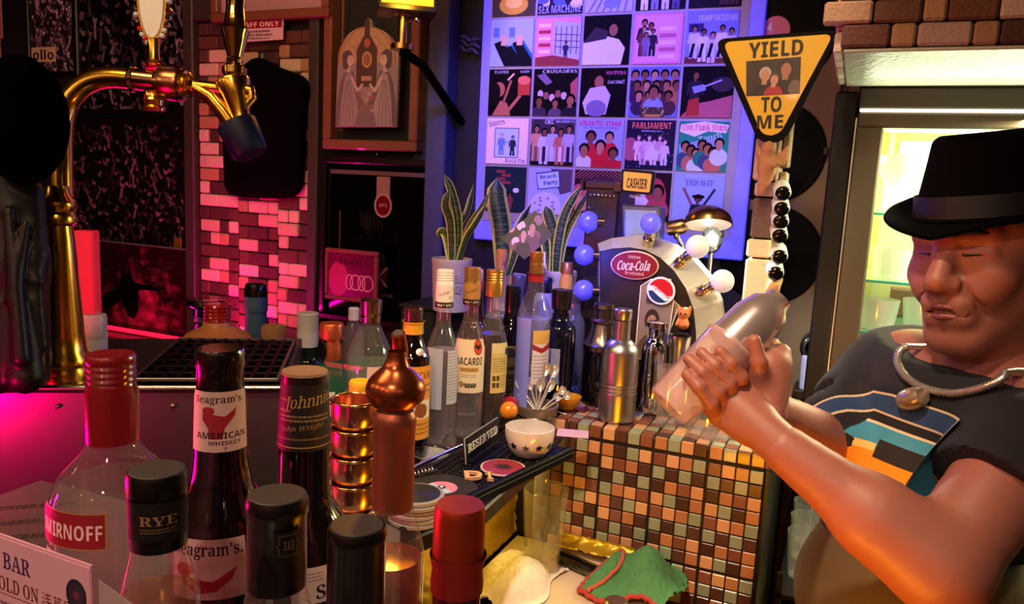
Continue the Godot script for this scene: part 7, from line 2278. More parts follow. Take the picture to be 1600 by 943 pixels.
	put("hub", lathe([Vector2(0, 0.003), Vector2(0.006, 0.003), Vector2(0.006, 0.0042), Vector2(0, 0.0042)], 20), black(0.3), rc)
	put("hub_hole", lathe([Vector2(0, 0.0042), Vector2(0.003, 0.0042), Vector2(0.003, 0.0046), Vector2(0, 0.0046)], 16), mat("d8d0d0", 0.4), rc)
	var d2 := on_y(786, 731, top)
	var rl2 := thing("red_coaster", d2, "round red coaster with a dark flower mark, in front of the starred bowl", "coaster")
	put("disc", lathe([Vector2(0, 0), Vector2(0.0375, 0), Vector2(0.0375, 0.002), Vector2(0, 0.002)], 40), mat("c8a8a4", 0.5), rl2)
	put("face", lathe([Vector2(0, 0.002), Vector2(0.034, 0.002), Vector2(0.034, 0.0026), Vector2(0, 0.0026)], 40), mat("8e2436", 0.45), rl2)
	var fl := []
	for k in 20: fl.append(Vector2(0.017 * (1.0 if k % 2 == 0 else 0.45) * cos(TAU * k / 20.0), 0.017 * (1.0 if k % 2 == 0 else 0.45) * sin(TAU * k / 20.0)))
	begin()
	add_prism(fl, 0.0005, Transform3D(Basis(Vector3.RIGHT, -PI / 2), Vector3(0, 0.0026, 0)))
	put("flower_mark", done(), mat("2a1c20", 0.5), rl2)
	# wooden letters
	var dj := on_y(748, 747, top)
	var dl := thing("wooden_letters", dj, "pale wooden letters D and I lying on the bar mat", "letters")
	put("letter", text_mesh("D", 0.028, 0.030, "sans_bold", 0.005), mat("d0a070", 0.6), dl, Vector3(-0.010, 0.0005, 0), Vector3(-PI / 2, 0.55, 0))
	put("letter", text_mesh("I", 0.010, 0.030, "serif_bold", 0.005), mat("d0a070", 0.6), dl, Vector3(0.014, 0.0005, -0.010), Vector3(-PI / 2, 0.55, 0))
	# stack of grey coasters
	var so := on_y(650, 812, 1.089)
	for k in 6:
		var sc := thing("stacked_coaster", so + Vector3(0.001 * sin(k * 2.0), 0.002 + k * 0.0062, 0.001 * cos(k * 3.0)), "grey ringed coaster, %s in the stack behind the pourer bottle" % ["lowest", "second from the bottom", "third from the bottom", "fourth from the bottom", "fifth from the bottom", "topmost"][k], "coaster", "stack of grey coasters")
		put("disc", lathe([Vector2(0, 0), Vector2(0.036, 0), Vector2(0.038, 0.001), Vector2(0.038, 0.005), Vector2(0.036, 0.006), Vector2(0.0, 0.006)], 40), mat("8a8280", 0.6), sc)
		if k == 5:
			var rr := [Vector2(0, 0.006)]
			for j in 7:
				rr.append(Vector2(0.004 + j * 0.0045, 0.0072))
				rr.append(Vector2(0.006 + j * 0.0045, 0.0063))
			put("ring_pattern", lathe(rr, 40), mat("1a1818", 0.5), sc)
	# corkscrew
	var k0 := on_y(640, 748, top)
	var k1 := on_y(678, 738, top)
	var cw := thing("corkscrew", k0, "steel corkscrew lying by the pink and blue record coaster", "corkscrew")
	var sp2 := []
	for k in 60:
		var u := k / 59.0
		var ax := (k1 - k0).normalized()
		var sd2 := ax.cross(Vector3.UP)
		sp2.append((k1 - k0) * u * 1.0 + Vector3(0, 0.006, 0) + (sd2 * cos(u * 44.0) + Vector3.UP * sin(u * 44.0)) * 0.005)
	put("worm", tube(sp2, 0.0013, 6), steel(), cw)
	put("grip", tube([Vector3(0, 0.007, 0) - (k1 - k0) * 0.5, Vector3(0, 0.007, 0)], 0.006, 10), black(0.3), cw)
	# crystal bead and salt dish at the end of the bottles
	single("crystal_bead", faceted(ball(0.014, 10)), mat("e8e4e8", 0.03, 0.0, {"refract": 0.05, "alpha": 0.03}), on_y(702, 700, SIDE) + Vector3(0, 0.013, 0), Vector3.ZERO, "faceted crystal bead before the white capped rum bottle", "bead")
	single("glass_dish", lathe([Vector2(0, 0), Vector2(0.020, 0), Vector2(0.032, 0.010), Vector2(0.030, 0.010), Vector2(0.018, 0.003), Vector2(0, 0.003)], 28), mat("d8dcd8", 0.05, 0.0, {"alpha": 0.3}), on_y(672, 716, SIDE), Vector3.ZERO, "low clear glass dish between the yellow-banded bottle and the rums", "dish")

func flat_label(im: Image, n: String) -> void: finish(n, im)

func front_bottles() -> void:
	var S := func(px: float, py: float, d: float) -> Vector3:
		var p := at(px, py, d)
		p.y = 1.10
		return p
	# vodka with a red cap
	var sm := page(320, 200, "b08a40")
	p_rect(sm, 6, 6, 308, 188, "8a1420")
	p_rect(sm, 10, 10, 300, 180, "96182a")
	p_text(sm, "SMIRNOFF", 164, 104, 284, 84, "f0dcdc", "sans_bold")
	finish("vodka_label", sm)
	var em := page(96, 96, "c8b8bc")
	p_oval(em, 48, 48, 40, 44, "2a1a20")
	p_oval(em, 48, 40, 22, 20, "b89a9c")
	p_line(em, Vector2(20, 60), Vector2(76, 30), 6, "d8c8cc")
	finish("vodka_crest", em)
	var vb := bottle("red_cap_vodka", S.call(177, 700, 0.60), [[945, 87], [900, 88], [790, 88], [766, 85], [745, 77], [727, 63], [712, 49], [698, 39], [690, 35]], glass("f0e8ec", 0.08), "clear vodka bottle with a tall red screw cap and red front label", ribbed([[686, 36], [612, 36], [605, 34.5], [600, 34]], 600, 562, 34, 4) + [[556, 33.5], [552, 31.5]], mat("8c1622", 0.25, 0.0, {"coat": 0.6}), {"liquid": [750, glass("ece8ec", 0.10)], "labels": [[856, 800, -1.5, -0.12, paper("vodka_label")], [905, 866, -1.35, -0.75, paper("vodka_crest")]]})
	# rye in a clear bottle
	var ry := page(256, 160, "100c0e")
	p_text(ry, "RYE", 128, 70, 130, 40, "8a6a48", "serif_bold")
	p_lines(ry, 70, 104, 116, 2, 14, "7a5a40", 0.5)
	p_poly(ry, [[30, 30], [226, 30], [244, 60], [244, 110], [226, 140], [30, 140], [12, 110], [12, 60]], "1a1214")
	p_poly(ry, [[36, 36], [220, 36], [236, 62], [236, 108], [220, 134], [36, 134], [20, 108], [20, 62]], "100c0e")
	p_text(ry, "RYE", 128, 74, 130, 38, "a07a50", "serif_bold")
	p_lines(ry, 64, 106, 128, 2, 12, "8a6a48", 0.5)
	finish("rye_cap", ry)
	var rb := bottle("rye_bottle", S.call(247, 800, 0.53), [[1010, 60], [960, 58], [920, 54], [890, 47], [865, 41], [850, 38]], glass("e4d8d8", 0.10), "clear whiskey bottle with a black RYE cap in front of the red capped vodka", [[848, 40], [800, 41], [775, 41], [772, 42.5], [740, 42.5], [733, 40]], mat("0d0b0c", 0.3, 0.0, {"coat": 0.5}), {"liquid": [925, mat("8a4a24", 0.05, 0.0, {"alpha": 0.4})]})
	put("cap_print", band(prof(rb.position, [[849, 41], [776, 42]]), front(rb.position, prof(rb.position, [[849, 41], [776, 42]]), 846), front(rb.position, prof(rb.position, [[849, 41], [776, 42]]), 786), -1.2, 1.2, 0.0007, 24), paper("rye_cap"), rb)
	# dark whiskey with a white neck label
	var nl := page(256, 320, "dcbcb8")
	p_text(nl, "Seagram's.", 128, 46, 210, 50, "3a1a20", "serif_bold")
	p_poly(nl, [[60, 100], [110, 120], [150, 130], [200, 84], [190, 130], [150, 190], [140, 250], [90, 250], [84, 190], [60, 150]], "a82238")
	p_oval(nl, 84, 100, 26, 22, "a82238")
	p_text(nl, "AMERICAN", 136, 232, 210, 34, "2a1418", "sans_bold")
	p_text(nl, "WHISKEY", 150, 272, 130, 22, "4a2024", "sans_bold")
	p_text(nl, "7", 150, 304, 12, 16, "4a2024", "sans_bold")
	finish("neck_label", nl)
	var fl := page(256, 256, "d8b8bc")
	p_text(fl, "Seagram's.", 128, 50, 236, 66, "2a1418", "serif_bold")
	p_poly(fl, [[40, 140], [100, 170], [150, 176], [226, 120], [210, 170], [160, 220], [100, 230], [50, 190]], "b0243a")
	p_oval(fl, 52, 130, 34, 28, "b0243a")
	for k in 5: p_line(fl, Vector2(30 + k * 12, 100), Vector2(44 + k * 10, 130), 4, "c8485a")
	finish("front_label", fl)
	var dk := mat("100609", 0.05, 0.0, {"coat": 1.0})
	var wb := bottle("white_neck_whiskey", S.call(345, 700, 0.665), [[960, 76], [900, 76], [842, 75], [820, 73], [795, 66], [775, 56], [755, 47], [735, 42], [706, 39], [660, 37.5], [612, 36]], dk, "black whiskey bottle with a white neck label showing a red figure", [[612, 36], [606, 33.5], [575, 33], [572, 34], [548, 34.5], [543, 32]], mat("120a0c", 0.2, 0.0, {"coat": 0.8}), {"labels": [[706, 612, -1.25, 1.15, paper("neck_label")], [935, 842, -1.0, 0.45, paper("front_label")]]})
	# black label scotch
	var gs := page(256, 256, "120c0d")
	p_text(gs, "Johnnie", 150, 70, 190, 60, "b08a48", "serif", -0.12, 0.3)
	p_lines(gs, 20, 60, 60, 2, 40, "8a6a40", 0.2)
	p_lines(gs, 30, 120, 200, 2, 16, "9a7a48", 0.5)
	p_text(gs, "John Wright", 120, 168, 160, 24, "a08048", "serif", -0.1, 0.3)
	p_lines(gs, 10, 206, 236, 1, 14, "8a6a40", 0.5)
	p_rect(gs, 0, 238, 256, 5, "a07a40")
	finish("gold_script", gs)
	var sl := page(128, 128, "d8c0bc")
	p_text(sl, "S", 100, 90, 34, 50, "2a1a1c", "serif_bold")
	p_lines(sl, 30, 20, 80, 3, 12, "5a4448", 0.4)
	finish("scotch_label", sl)
	var jb := bottle("gold_script_scotch", S.call(475, 700, 0.79), [[970, 78], [900, 77], [850, 75], [825, 70], [805, 60], [788, 49], [770, 42], [740, 40], [700, 39], [650, 37], [594, 34]], mat("0a0607", 0.05, 0.0, {"coat": 1.0}), "black scotch bottle with gold handwriting round its dark neck and a tan-topped cap", [[594, 34.5], [582, 34]], mat("150c0d", 0.3, 0.0, {"coat": 0.4}), {"labels": [[706, 598, -1.4, 1.4, paper("gold_script")], [945, 888, -0.2, 0.5, paper("scotch_label")]]})
	put("cap_top", lathe([Vector2(0, rise(jb.position, 582)), Vector2(34 * depth(jb.position) / F, rise(jb.position, 582)), Vector2(33 * depth(jb.position) / F, rise(jb.position, 578)), Vector2(0, rise(jb.position, 578.5))], 36), mat("7a5a40", 0.5, 0.0, {"bump": 0.05, "scale": 40.0}), jb)
	# short front bottle with a black emblem cap
	var ep := page(128, 160, "0e0a0b")
	p_poly(ep, [[18, 20], [100, 20], [100, 64], [110, 80], [100, 96], [100, 140], [18, 140], [18, 96], [8, 80], [18, 64]], "5a4428")
	p_poly(ep, [[22, 26], [96, 26], [96, 66], [104, 80], [96, 94], [96, 134], [22, 134], [22, 94], [14, 80], [22, 66]], "0e0a0b")
	p_text(ep, "III", 60, 80, 44, 50, "6a5230", "serif_bold")
	finish("emblem_cap", ep)
	var eb := bottle("emblem_cap_bottle", S.call(433, 840, 0.54), [[1040, 66], [990, 62], [960, 54], [930, 46], [913, 43]], glass("e8d0d4", 0.12), "short-looking clear bottle with a grey-topped black cap and a gilt frame emblem", [[912, 43], [880, 43.5], [800, 43], [797, 45], [782, 45], [776, 43.5], [772, 42]], mat("100c0d", 0.3, 0.0, {"coat": 0.5}), {"liquid": [985, mat("9a3c30", 0.05, 0.0, {"alpha": 0.4})]})
	put("cap_print", band(prof(eb.position, [[905, 44], [810, 43.6]]), front(eb.position, prof(eb.position, [[905, 44], [810, 43.6]]), 876), front(eb.position, prof(eb.position, [[905, 44], [810, 43.6]]), 832), -0.1, 0.9, 0.0008, 16), paper("emblem_cap"), eb)
	for s in [[rb, 733, 40], [eb, 772, 42]]:
		var dd: float = depth(s[0].position) / F
		put("cap_top", lathe([Vector2(0, rise(s[0].position, s[1])), Vector2(s[2] * dd * 0.97, rise(s[0].position, s[1])), Vector2(s[2] * dd * 0.93, rise(s[0].position, s[1] - 1.5)), Vector2(0, rise(s[0].position, s[1] - 1.5))], 32), mat("4a4446", 0.45), s[0])
	var nb := bottle("plain_cap_bottle", S.call(557, 880, 0.52), [[1090, 70], [1040, 66], [1000, 56], [970, 48], [955, 44]], mat("0e0809", 0.05, 0.0, {"coat": 1.0}), "dark bottle with a plain grey-topped black cap, lowest at the front", [[958, 43], [840, 43], [837, 44], [826, 43.5], [820, 41]], mat("100c0d", 0.3, 0.0, {"coat": 0.5}))
	put("cap_top", lathe([Vector2(0, rise(nb.position, 820)), Vector2(40 * 0.52 / F, rise(nb.position, 820)), Vector2(39 * 0.52 / F, rise(nb.position, 818)), Vector2(0, rise(nb.position, 818))], 32), mat("5a5456", 0.4, 0.3), nb)
	# bottle with the copper pourer
	var pb := bottle("copper_pourer_bottle", S.call(614, 760, 0.64), [[1010, 50], [930, 50], [880, 50], [855, 48.5], [835, 44], [818, 38], [800, 33], [788, 31]], glass("f4e0d8", 0.10), "rose liqueur bottle with a copper still-shaped pourer and gold foil neck", [[792, 30.5], [770, 31.5], [700, 30.5], [665, 31], [662, 32], [652, 32], [646, 30], [640, 27]], mat("b8644c", 0.38, 0.7), {"liquid": [868, mat("b04a44", 0.05, 0.0, {"alpha": 0.55})]})
	var po: Vector3 = pb.position
	var pd := depth(po)
	var dome := [Vector2(0, 0)]
	dome.append_array(smooth_profile(prof(po, [[638, 24], [632, 33], [622, 41], [608, 44], [594, 40], [582, 30], [572, 20], [560, 15], [548, 13]]), 4))
	dome[0] = Vector2(0, dome[1].y)
	put("pourer", lathe(dome, 40), mat("b85c38", 0.25, 0.9), pb)
	var tp := func(px: float, py: float, dd := 0.0) -> Vector3: return pb.transform.affine_inverse() * at(px, py, pd + dd)
	put("spout", tube([tp.call(624, 556), tp.call(625, 545), tp.call(624, 532, -0.003), tp.call(622, 521, -0.007)], [13.5 * pd / F, 12.5 * pd / F, 11.5 * pd / F, 11 * pd / F], 20), mat("b85c38", 0.25, 0.9), pb)
	put("spout_hole", lathe([Vector2(0, 0), Vector2(7.5 * pd / F, 0), Vector2(7.5 * pd / F, 0.0012), Vector2(0, 0.0012)], 20), mat("1a0806", 0.6), pb, tp.call(622, 521.5, -0.0068), Vector3(0.75, 0, 0.1))
	put("cork", lathe([Vector2(0, rise(po, 646)), Vector2(22 * pd / F, rise(po, 646)), Vector2(22 * pd / F, rise(po, 636)), Vector2(0, rise(po, 636))], 24), mat("c8a89c", 0.4), pb)
	# bottle with the copper screw cap
	var qb := bottle("copper_screw_bottle", S.call(716, 860, 0.56), [[1080, 50], [1020, 48], [980, 42], [955, 38], [945, 36], [925, 36.5], [905, 37], [895, 36]], mat("5a1a1c", 0.06, 0.0, {"coat": 1.0}), "dark red bottle with a smooth copper screw cap at the front right of the bottles", [[876, 38], [868, 38.5], [800, 38], [792, 37], [787, 35]], mat("c8482c", 0.34, 0.7), {"bands": [[940, 884, mat("a02a28", 0.3, 0.3), "neck_ring", [[945, 37], [926, 37.5], [905, 38], [886, 36]]]]})
	put("glass_neck", lathe([Vector2(30 * 0.56 / F, rise(qb.position, 888)), Vector2(32 * 0.56 / F, rise(qb.position, 882)), Vector2(31 * 0.56 / F, rise(qb.position, 876))], 28), glass("d8d0d0", 0.3), qb)
	# stack of rose gold cups
	var cup_at: Vector3 = S.call(552, 780, 0.95)
	var px := 0.95 / F
	for k in 5:
		var cu := thing("rose_gold_cup", cup_at + Vector3(0.0, 0.001 + k * 0.0345, 0), "rose gold cup, %s in the stack left of the copper pourer" % ["lowest", "second from the bottom", "middle one", "second from the top", "topmost"][k], "cup", "nested rose gold cups")
		var cp := smooth_profile([Vector2(0.0, 0.0), Vector2(16 * px, 0.001), Vector2(28 * px, 0.010), Vector2(35 * px, 0.024), Vector2(36.5 * px, 0.034), Vector2(36 * px, 0.046)], 4)
		var inn := cp.duplicate()
		inn.reverse()
		for p in inn: cp.append(Vector2(maxf(p.x - 0.0015, 0), p.y + 0.0012))
		var cb := put("bowl", lathe(cp, 40), mat("eab090", 0.22, 1.0), cu)
		var ring := []
		for j in 40: ring.append(Vector3(36.6 * px * cos(TAU * j / 40), 0.047, 36.6 * px * sin(TAU * j / 40)))
		put("rim", tube(ring, 0.0018, 8, 1.0, true), mat("e0b070", 0.15, 1.0), cb)
		put("handle", tube(curve([Vector3(-35 * px, 0.040, 0.006), Vector3(-47 * px, 0.036, 0.012), Vector3(-48 * px, 0.020, 0.012), Vector3(-33 * px, 0.012, 0.006)], 5), 0.0022, 8), mat("d0a060", 0.15, 1.0), cu)
	var rk := thing("cup_rack_wire", cup_at + Vector3(-0.046, 0, 0.016), "slanting gold wire rod beside the rose gold cups", "wire")
	put("rod", tube([Vector3(0.014, 0.001, 0.01), Vector3(0.0, 0.09, 0.0), Vector3(-0.012, 0.185, -0.012)], 0.0022, 8), gold(), rk)
	put("rod", tube([Vector3(0.022, 0.001, 0.018), Vector3(0.008, 0.09, 0.008), Vector3(-0.002, 0.185, -0.004)], 0.0022, 8), gold(), rk)
	put("hoop", tube([Vector3(-0.012, 0.185, -0.012), Vector3(-0.007, 0.190, -0.008), Vector3(-0.002, 0.185, -0.004)], 0.0022, 8), gold(), rk)
	# bitters
	var bi := at(563, 620, 1.15)
	bi.y = SIDE
	var pl := page(96, 128, "d8ccc4")
	p_lines(pl, 8, 12, 80, 10, 11, "5a4a4a", 0.4)
	finish("bitters_label", pl)
	bottle("bitters_bottle", bi, [[760, 27], [740, 28], [665, 28], [650, 24], [640, 20], [632, 18]], mat("0c0908", 0.06, 0.0, {"coat": 1.0}), "small black bitters bottle with a bright yellow cap and white label", [[630, 17], [628, 18], [602, 17.5], [598, 18], [594, 16]], mat("d8a818", 0.4), {"labels": [[745, 645, -1.1, 1.2, paper("bitters_label")]]})
	# white printed card at the lower left, pink light painted into its paper
	var cd := page(400, 300, "f0b0cc")
	p_text(cd, "BAR", 118, 62, 110, 46, "4a2058", "serif_bold")
	p_text(cd, "HOLD ON", 104, 130, 196, 40, "6a2c1c", "serif_bold")
	kanji(cd, 214, 108, 42)
	p_line(cd, Vector2(0, 160), Vector2(340, 160), 3, "8a4a3c")
	p_text(cd, "O2", 140, 196, 40, 32, "4a2c48", "serif_bold")
	p_lines(cd, 10, 182, 110, 2, 18, "4a2c48", 0.5)
	p_lines(cd, 166, 182, 100, 2, 18, "4a2c48", 0.5)
	p_lines(cd, 10, 232, 250, 2, 22, "5a3c58", 0.4)
	p_oval(cd, 348, 86, 38, 44, "2a1c30")
	p_oval(cd, 348, 86, 28, 33, "3c2a44")
	p_oval(cd, 348, 86, 10, 12, "8a2a48")
	finish("bar_card", cd)
	var ko := at(146, 900, 0.50)
	ko.y = 1.10
	var kt := thing("printed_card", ko, "white printed bar card, pink light painted in, standing at the lower left corner", "card")
	var right := Vector3(1, 0, 0.35).normalized()
	right = (B * Vector3(1, 0, 0)).slide(Vector3.UP).normalized().rotated(Vector3.UP, -0.42)
	var nrm := right.cross(Vector3.UP)
	var bas := Basis(right, Vector3.UP, nrm)
	var hh := rise(ko, 882)
	put("sheet", prism([Vector2(-0.15, 0.001), Vector2(0, 0.001), Vector2(0, hh), Vector2(-0.15, hh)], 0.0015), mat("f0b0cc", 0.6), kt, Vector3.ZERO, bas.get_euler())  # pink paper colour stands for pink light on a white card
	put("print", prism([Vector2(-0.105, hh - 0.08), Vector2(-0.001, hh - 0.08), Vector2(-0.001, hh - 0.002), Vector2(-0.105, hh - 0.002)], 0.0004), mat("ffffff", 0.6, 0.0, {"tex": "bar_card"}), kt, bas * Vector3(0, 0, 0.0016), bas.get_euler())
	put("back_fold", prism([Vector2(0, 0.001), Vector2(0.022, 0.001), Vector2(0.022, hh - 0.03), Vector2(0, hh - 0.012)], 0.001), mat("c8a8b0", 0.6), kt, bas * Vector3(0.0, 0, -0.004), bas.get_euler() + Vector3(0, 0.5, 0))

func kanji(im: Image, x: float, y: float, s: float) -> void:      # three characters, stroke by stroke on a 10 x 10 grid
	var strokes := [
		[[1, 1, 2, 2], [0.6, 4, 1.8, 5], [0.6, 9, 2.2, 6.5], [3, 2.4, 9, 1.8], [3, 4.6, 9, 4], [3, 7, 9.4, 6.2], [5.4, 0.4, 6.4, 6], [6.4, 6, 9.2, 9.4], [8.6, 6.6, 4, 9.4], [7.4, 0.4, 8.4, 1.2]],
		[[0.5, 1.6, 9.5, 1.6], [3.2, 0.4, 3.2, 2.8], [6.8, 0.4, 6.8, 2.8], [2.4, 3.4, 7.6, 3.4], [2.4, 3.4, 2.4, 6.4], [7.6, 3.4, 7.6, 6.4], [2.4, 4.9, 7.6, 4.9], [2.4, 6.4, 7.6, 6.4], [0.5, 7.8, 9.5, 7.8], [5, 6.4, 5, 9.8]],
		[[5, 0.2, 5, 1.4], [1, 1.6, 9.4, 1.6], [1.6, 1.6, 1.4, 6], [1.4, 6, 0.6, 9.6], [5.2, 2.6, 5.2, 6], [5.2, 4, 8.4, 4], [3.2, 6, 8.2, 6], [3.2, 6, 3.2, 9.4], [8.2, 6, 8.2, 9.4], [3.2, 9.2, 8.2, 9.2]]]
	for k in 3:
		for q in strokes[k]:
			p_line(im, Vector2(x + k * s + q[0] * s * 0.095, y + q[1] * s * 0.1), Vector2(x + k * s + q[2] * s * 0.095, y + q[3] * s * 0.1), s * 0.08, "6a2c1c")

# ---------------------------------------------------------------- the barman
func barman() -> void:
	var J := {
		"neck": at(1560, 560, 1.10), "rs": at(1392, 575, 1.30), "ls": at(1640, 655, 1.00), "re": at(1290, 690, 1.20), "rw": at(1196, 640, 1.04),
		"le": at(1468, 885, 0.92), "lw": at(1225, 700, 0.99), "hip": at(1425, 960, 1.17), "head": at(1535, 405, 1.06)}
	var foot_y := 0.0
	var root := Vector3(J.hip.x, 0, J.hip.z)
	var t := thing("person", root, "man in a black fedora and black printed T-shirt, grimacing while he shakes a cocktail", "person")
	for k in J: J[k] -= root
	var skin := mat("9c5e50", 0.5, 0.0, {"sss": 0.1})
	# head axes: the face looks to the left of the picture and a little towards the bar
	var fw := (B * Vector3(-0.84, -0.10, 0.52)).normalized()
	var up := (B * Vector3(0.10, 0.99, 0.03)).slide(fw).normalized()
	var rt := up.cross(fw).normalized()
	var hb := Basis(rt, up, fw)
	var h := func(x: float, y: float, z: float) -> Vector3: return J.head + hb * Vector3(x, y, z)
	var shoulder: Vector3 = (J.ls - J.rs).normalized()
	var spine: Vector3 = (J.neck - J.hip).normalized()
	var front: Vector3 = spine.cross(shoulder).normalized()
	if front.dot(fw) < 0: front = -front
	var mid: Vector3 = (J.rs + J.ls) / 2.0
	var chest: Vector3 = mid - spine * 0.13
	# ---- one continuous skin: trunk, arms, neck, head, hands
	var trunk := [
		[J.rs + shoulder * 0.05, J.ls - shoulder * 0.05, 0.075, 0.075, 0.05], [mid - spine * 0.05, chest - spine * 0.08, 0.120, 0.122, 0.05, front, 0.8],
		[chest - spine * 0.08, J.hip + spine * 0.05, 0.120, 0.118, 0.05, front, 0.85], [J.neck - spine * 0.03, h.call(0, -0.05, -0.02), 0.058, 0.056, 0.03],
		[J.rs, J.re, 0.056, 0.045, 0.03], [J.re, J.rw, 0.046, 0.029, 0.02], [J.ls, J.le, 0.062, 0.052, 0.03], [J.le, J.lw, 0.054, 0.031, 0.02],
		[J.le, J.le.lerp(J.lw, 0.4), 0.052, 0.052, 0.02]]
	begin()
	add_nets(trunk, [], 0.011, 0.03)
	# head
	var head := [
		[h.call(0, 0.045, -0.03), h.call(0, 0.045, 0.01), 0.088, 0.082], [h.call(0, 0.0, 0.03), h.call(0, -0.07, 0.038), 0.064, 0.050],
		[h.call(-0.056, -0.035, -0.015), h.call(-0.018, -0.098, 0.058), 0.026, 0.022], [h.call(0.056, -0.035, -0.015), h.call(0.018, -0.098, 0.058), 0.026, 0.022],
		[h.call(-0.012, -0.102, 0.062), h.call(0.012, -0.102, 0.062), 0.022, 0.022], [h.call(-0.040, -0.018, 0.055), h.call(-0.034, -0.03, 0.060), 0.030, 0.028], [h.call(0.040, -0.018, 0.055), h.call(0.034, -0.03, 0.060), 0.030, 0.028],
		[h.call(0, 0.026, 0.088), h.call(0, -0.020, 0.112), 0.010, 0.0155, 0.012], [h.call(-0.014, -0.026, 0.100), h.call(-0.010, -0.026, 0.104), 0.0105, 0.010, 0.008], [h.call(0.014, -0.026, 0.100), h.call(0.010, -0.026, 0.104), 0.0105, 0.010, 0.008],
		[h.call(-0.046, 0.036, 0.070), h.call(-0.010, 0.034, 0.086), 0.011, 0.012, 0.012], [h.call(0.046, 0.036, 0.070), h.call(0.010, 0.034, 0.086), 0.011, 0.012, 0.012],
		[h.call(-0.044, 0.013, 0.070), h.call(-0.022, 0.012, 0.079), 0.0115, 0.012, 0.006], [h.call(0.044, 0.013, 0.070), h.call(0.022, 0.012, 0.079), 0.0115, 0.012, 0.006],
		[h.call(-0.016, -0.052, 0.086), h.call(0.016, -0.052, 0.086), 0.017, 0.017, 0.014], [h.call(-0.018, -0.071, 0.080), h.call(0.018, -0.071, 0.080), 0.015, 0.015, 0.012],
		[h.call(-0.076, 0.012, -0.012), h.call(-0.078, -0.018, -0.006), 0.020, 0.014, 0.006, hb.x, 0.45], [h.call(0.076, 0.012, -0.012), h.call(0.078, -0.018, -0.006), 0.020, 0.014, 0.006, hb.x, 0.45],
		[h.call(0, -0.06, -0.01), h.call(0, -0.13, -0.025), 0.062, 0.060, 0.03]]
	var cuts := [
		[h.call(-0.046, 0.0245, 0.084), h.call(-0.020, 0.0245, 0.0935), 0.0035, 0.0035, 0.004], [h.call(0.046, 0.0245, 0.084), h.call(0.020, 0.0245, 0.0935), 0.0035, 0.0035, 0.004],
		[h.call(-0.045, 0.0105, 0.083), h.call(-0.020, 0.0095, 0.0925), 0.0018, 0.0018, 0.003], [h.call(0.045, 0.0105, 0.083), h.call(0.020, 0.0095, 0.0925), 0.0018, 0.0018, 0.003],
		[h.call(-0.028, -0.066, 0.088), h.call(0, -0.060, 0.105), 0.0020, 0.0026, 0.004], [h.call(0.028, -0.066, 0.088), h.call(0, -0.060, 0.105), 0.0020, 0.0026, 0.004],
		[h.call(-0.024, -0.028, 0.094), h.call(-0.044, -0.066, 0.072), 0.0018, 0.0020, 0.008], [h.call(0.024, -0.028, 0.094), h.call(0.044, -0.066, 0.072), 0.0018, 0.0020, 0.008],
		[h.call(-0.008, -0.038, 0.112), h.call(-0.008, -0.030, 0.108), 0.003, 0.002, 0.003], [h.call(0.008, -0.038, 0.112), h.call(0.008, -0.030, 0.108), 0.003, 0.002, 0.003]]
	add_nets(head, cuts, 0.0036, 0.018)
	# ---- the shaker and the two hands round it
	var s0 := at(1052, 628, 1.05) - root
	var s1 := at(1196, 488, 1.07) - root
	var ax: Vector3 = (s1 - s0).normalized()
	var L: float = (s1 - s0).length()
	var view: Vector3 = (C - root - (s0 + s1) / 2.0).normalized()
	var n1: Vector3 = view.slide(ax).normalized()          # towards us
	var n2: Vector3 = ax.cross(n1).normalized()
	if n2.dot(B * Vector3(0.7, -0.7, 0)) < 0: n2 = -n2      # towards the forearms, lower right
	var rad := 0.040
	var ring := func(u: float, ang: float, off: float) -> Vector3: return s0 + ax * (L * u) + (n2 * cos(ang) + n1 * sin(ang)) * (rad + off)
	for hand in 2:
		var wrist: Vector3 = J.lw if hand == 0 else J.rw
		var u0 := 0.30 if hand == 0 else 0.72
		var bones := []
		var sgn := 1.0 if hand == 0 else -1.0
		var palm: Vector3 = ring.call(u0, 0.15 * sgn, 0.018)
		bones.append([wrist, palm, 0.028, 0.030, 0.012])
		for f in 4:
			var u := u0 + (f - 1.5) * 0.098
			var len_: float = [0.92, 1.08, 1.0, 0.82][f]
			var prev: Vector3 = ring.call(u, 0.15 * sgn, 0.014)
			bones.append([wrist.lerp(prev, 0.55), prev, 0.017, 0.0135, 0.010])
			for k in 3:
				var an: float = (0.15 + [0.75, 1.35, 1.85][k] * len_) * sgn
				var nxt: Vector3 = ring.call(u + 0.008 * k, an, [0.012, 0.0105, 0.009][k])
				bones.append([prev, nxt, [0.0105, 0.0098, 0.0088][k], [0.0098, 0.0088, 0.0078][k], 0.004])
				prev = nxt
		var th0: Vector3 = wrist.lerp(ring.call(u0 - 0.14, -0.2 * sgn, 0.012), 0.55)
		var th1: Vector3 = ring.call(u0 - 0.14 + 0.05, -0.75 * sgn, 0.013)
		var th2: Vector3 = ring.call(u0 - 0.08 + 0.06, -1.25 * sgn, 0.010)
		bones.append([th0, th1, 0.016, 0.0115, 0.010])
		bones.append([th1, th2, 0.0112, 0.0085, 0.004])
		add_nets(bones, [], 0.0032, 0.006)
	var body := put("body", done(), skin, t)
	# ---- features
	put("lips", nets([[h.call(-0.022, -0.0575, 0.096), h.call(0, -0.0535, 0.1045), 0.0032, 0.0045], [h.call(0.022, -0.0575, 0.096), h.call(0, -0.0535, 0.1045), 0.0032, 0.0045], [h.call(-0.020, -0.0690, 0.0925), h.call(0, -0.0680, 0.0975), 0.0035, 0.0052], [h.call(0.020, -0.0690, 0.0925), h.call(0, -0.0680, 0.0975), 0.0035, 0.0052]], [], 0.002, 0.003), mat("8f4a40", 0.45), t)
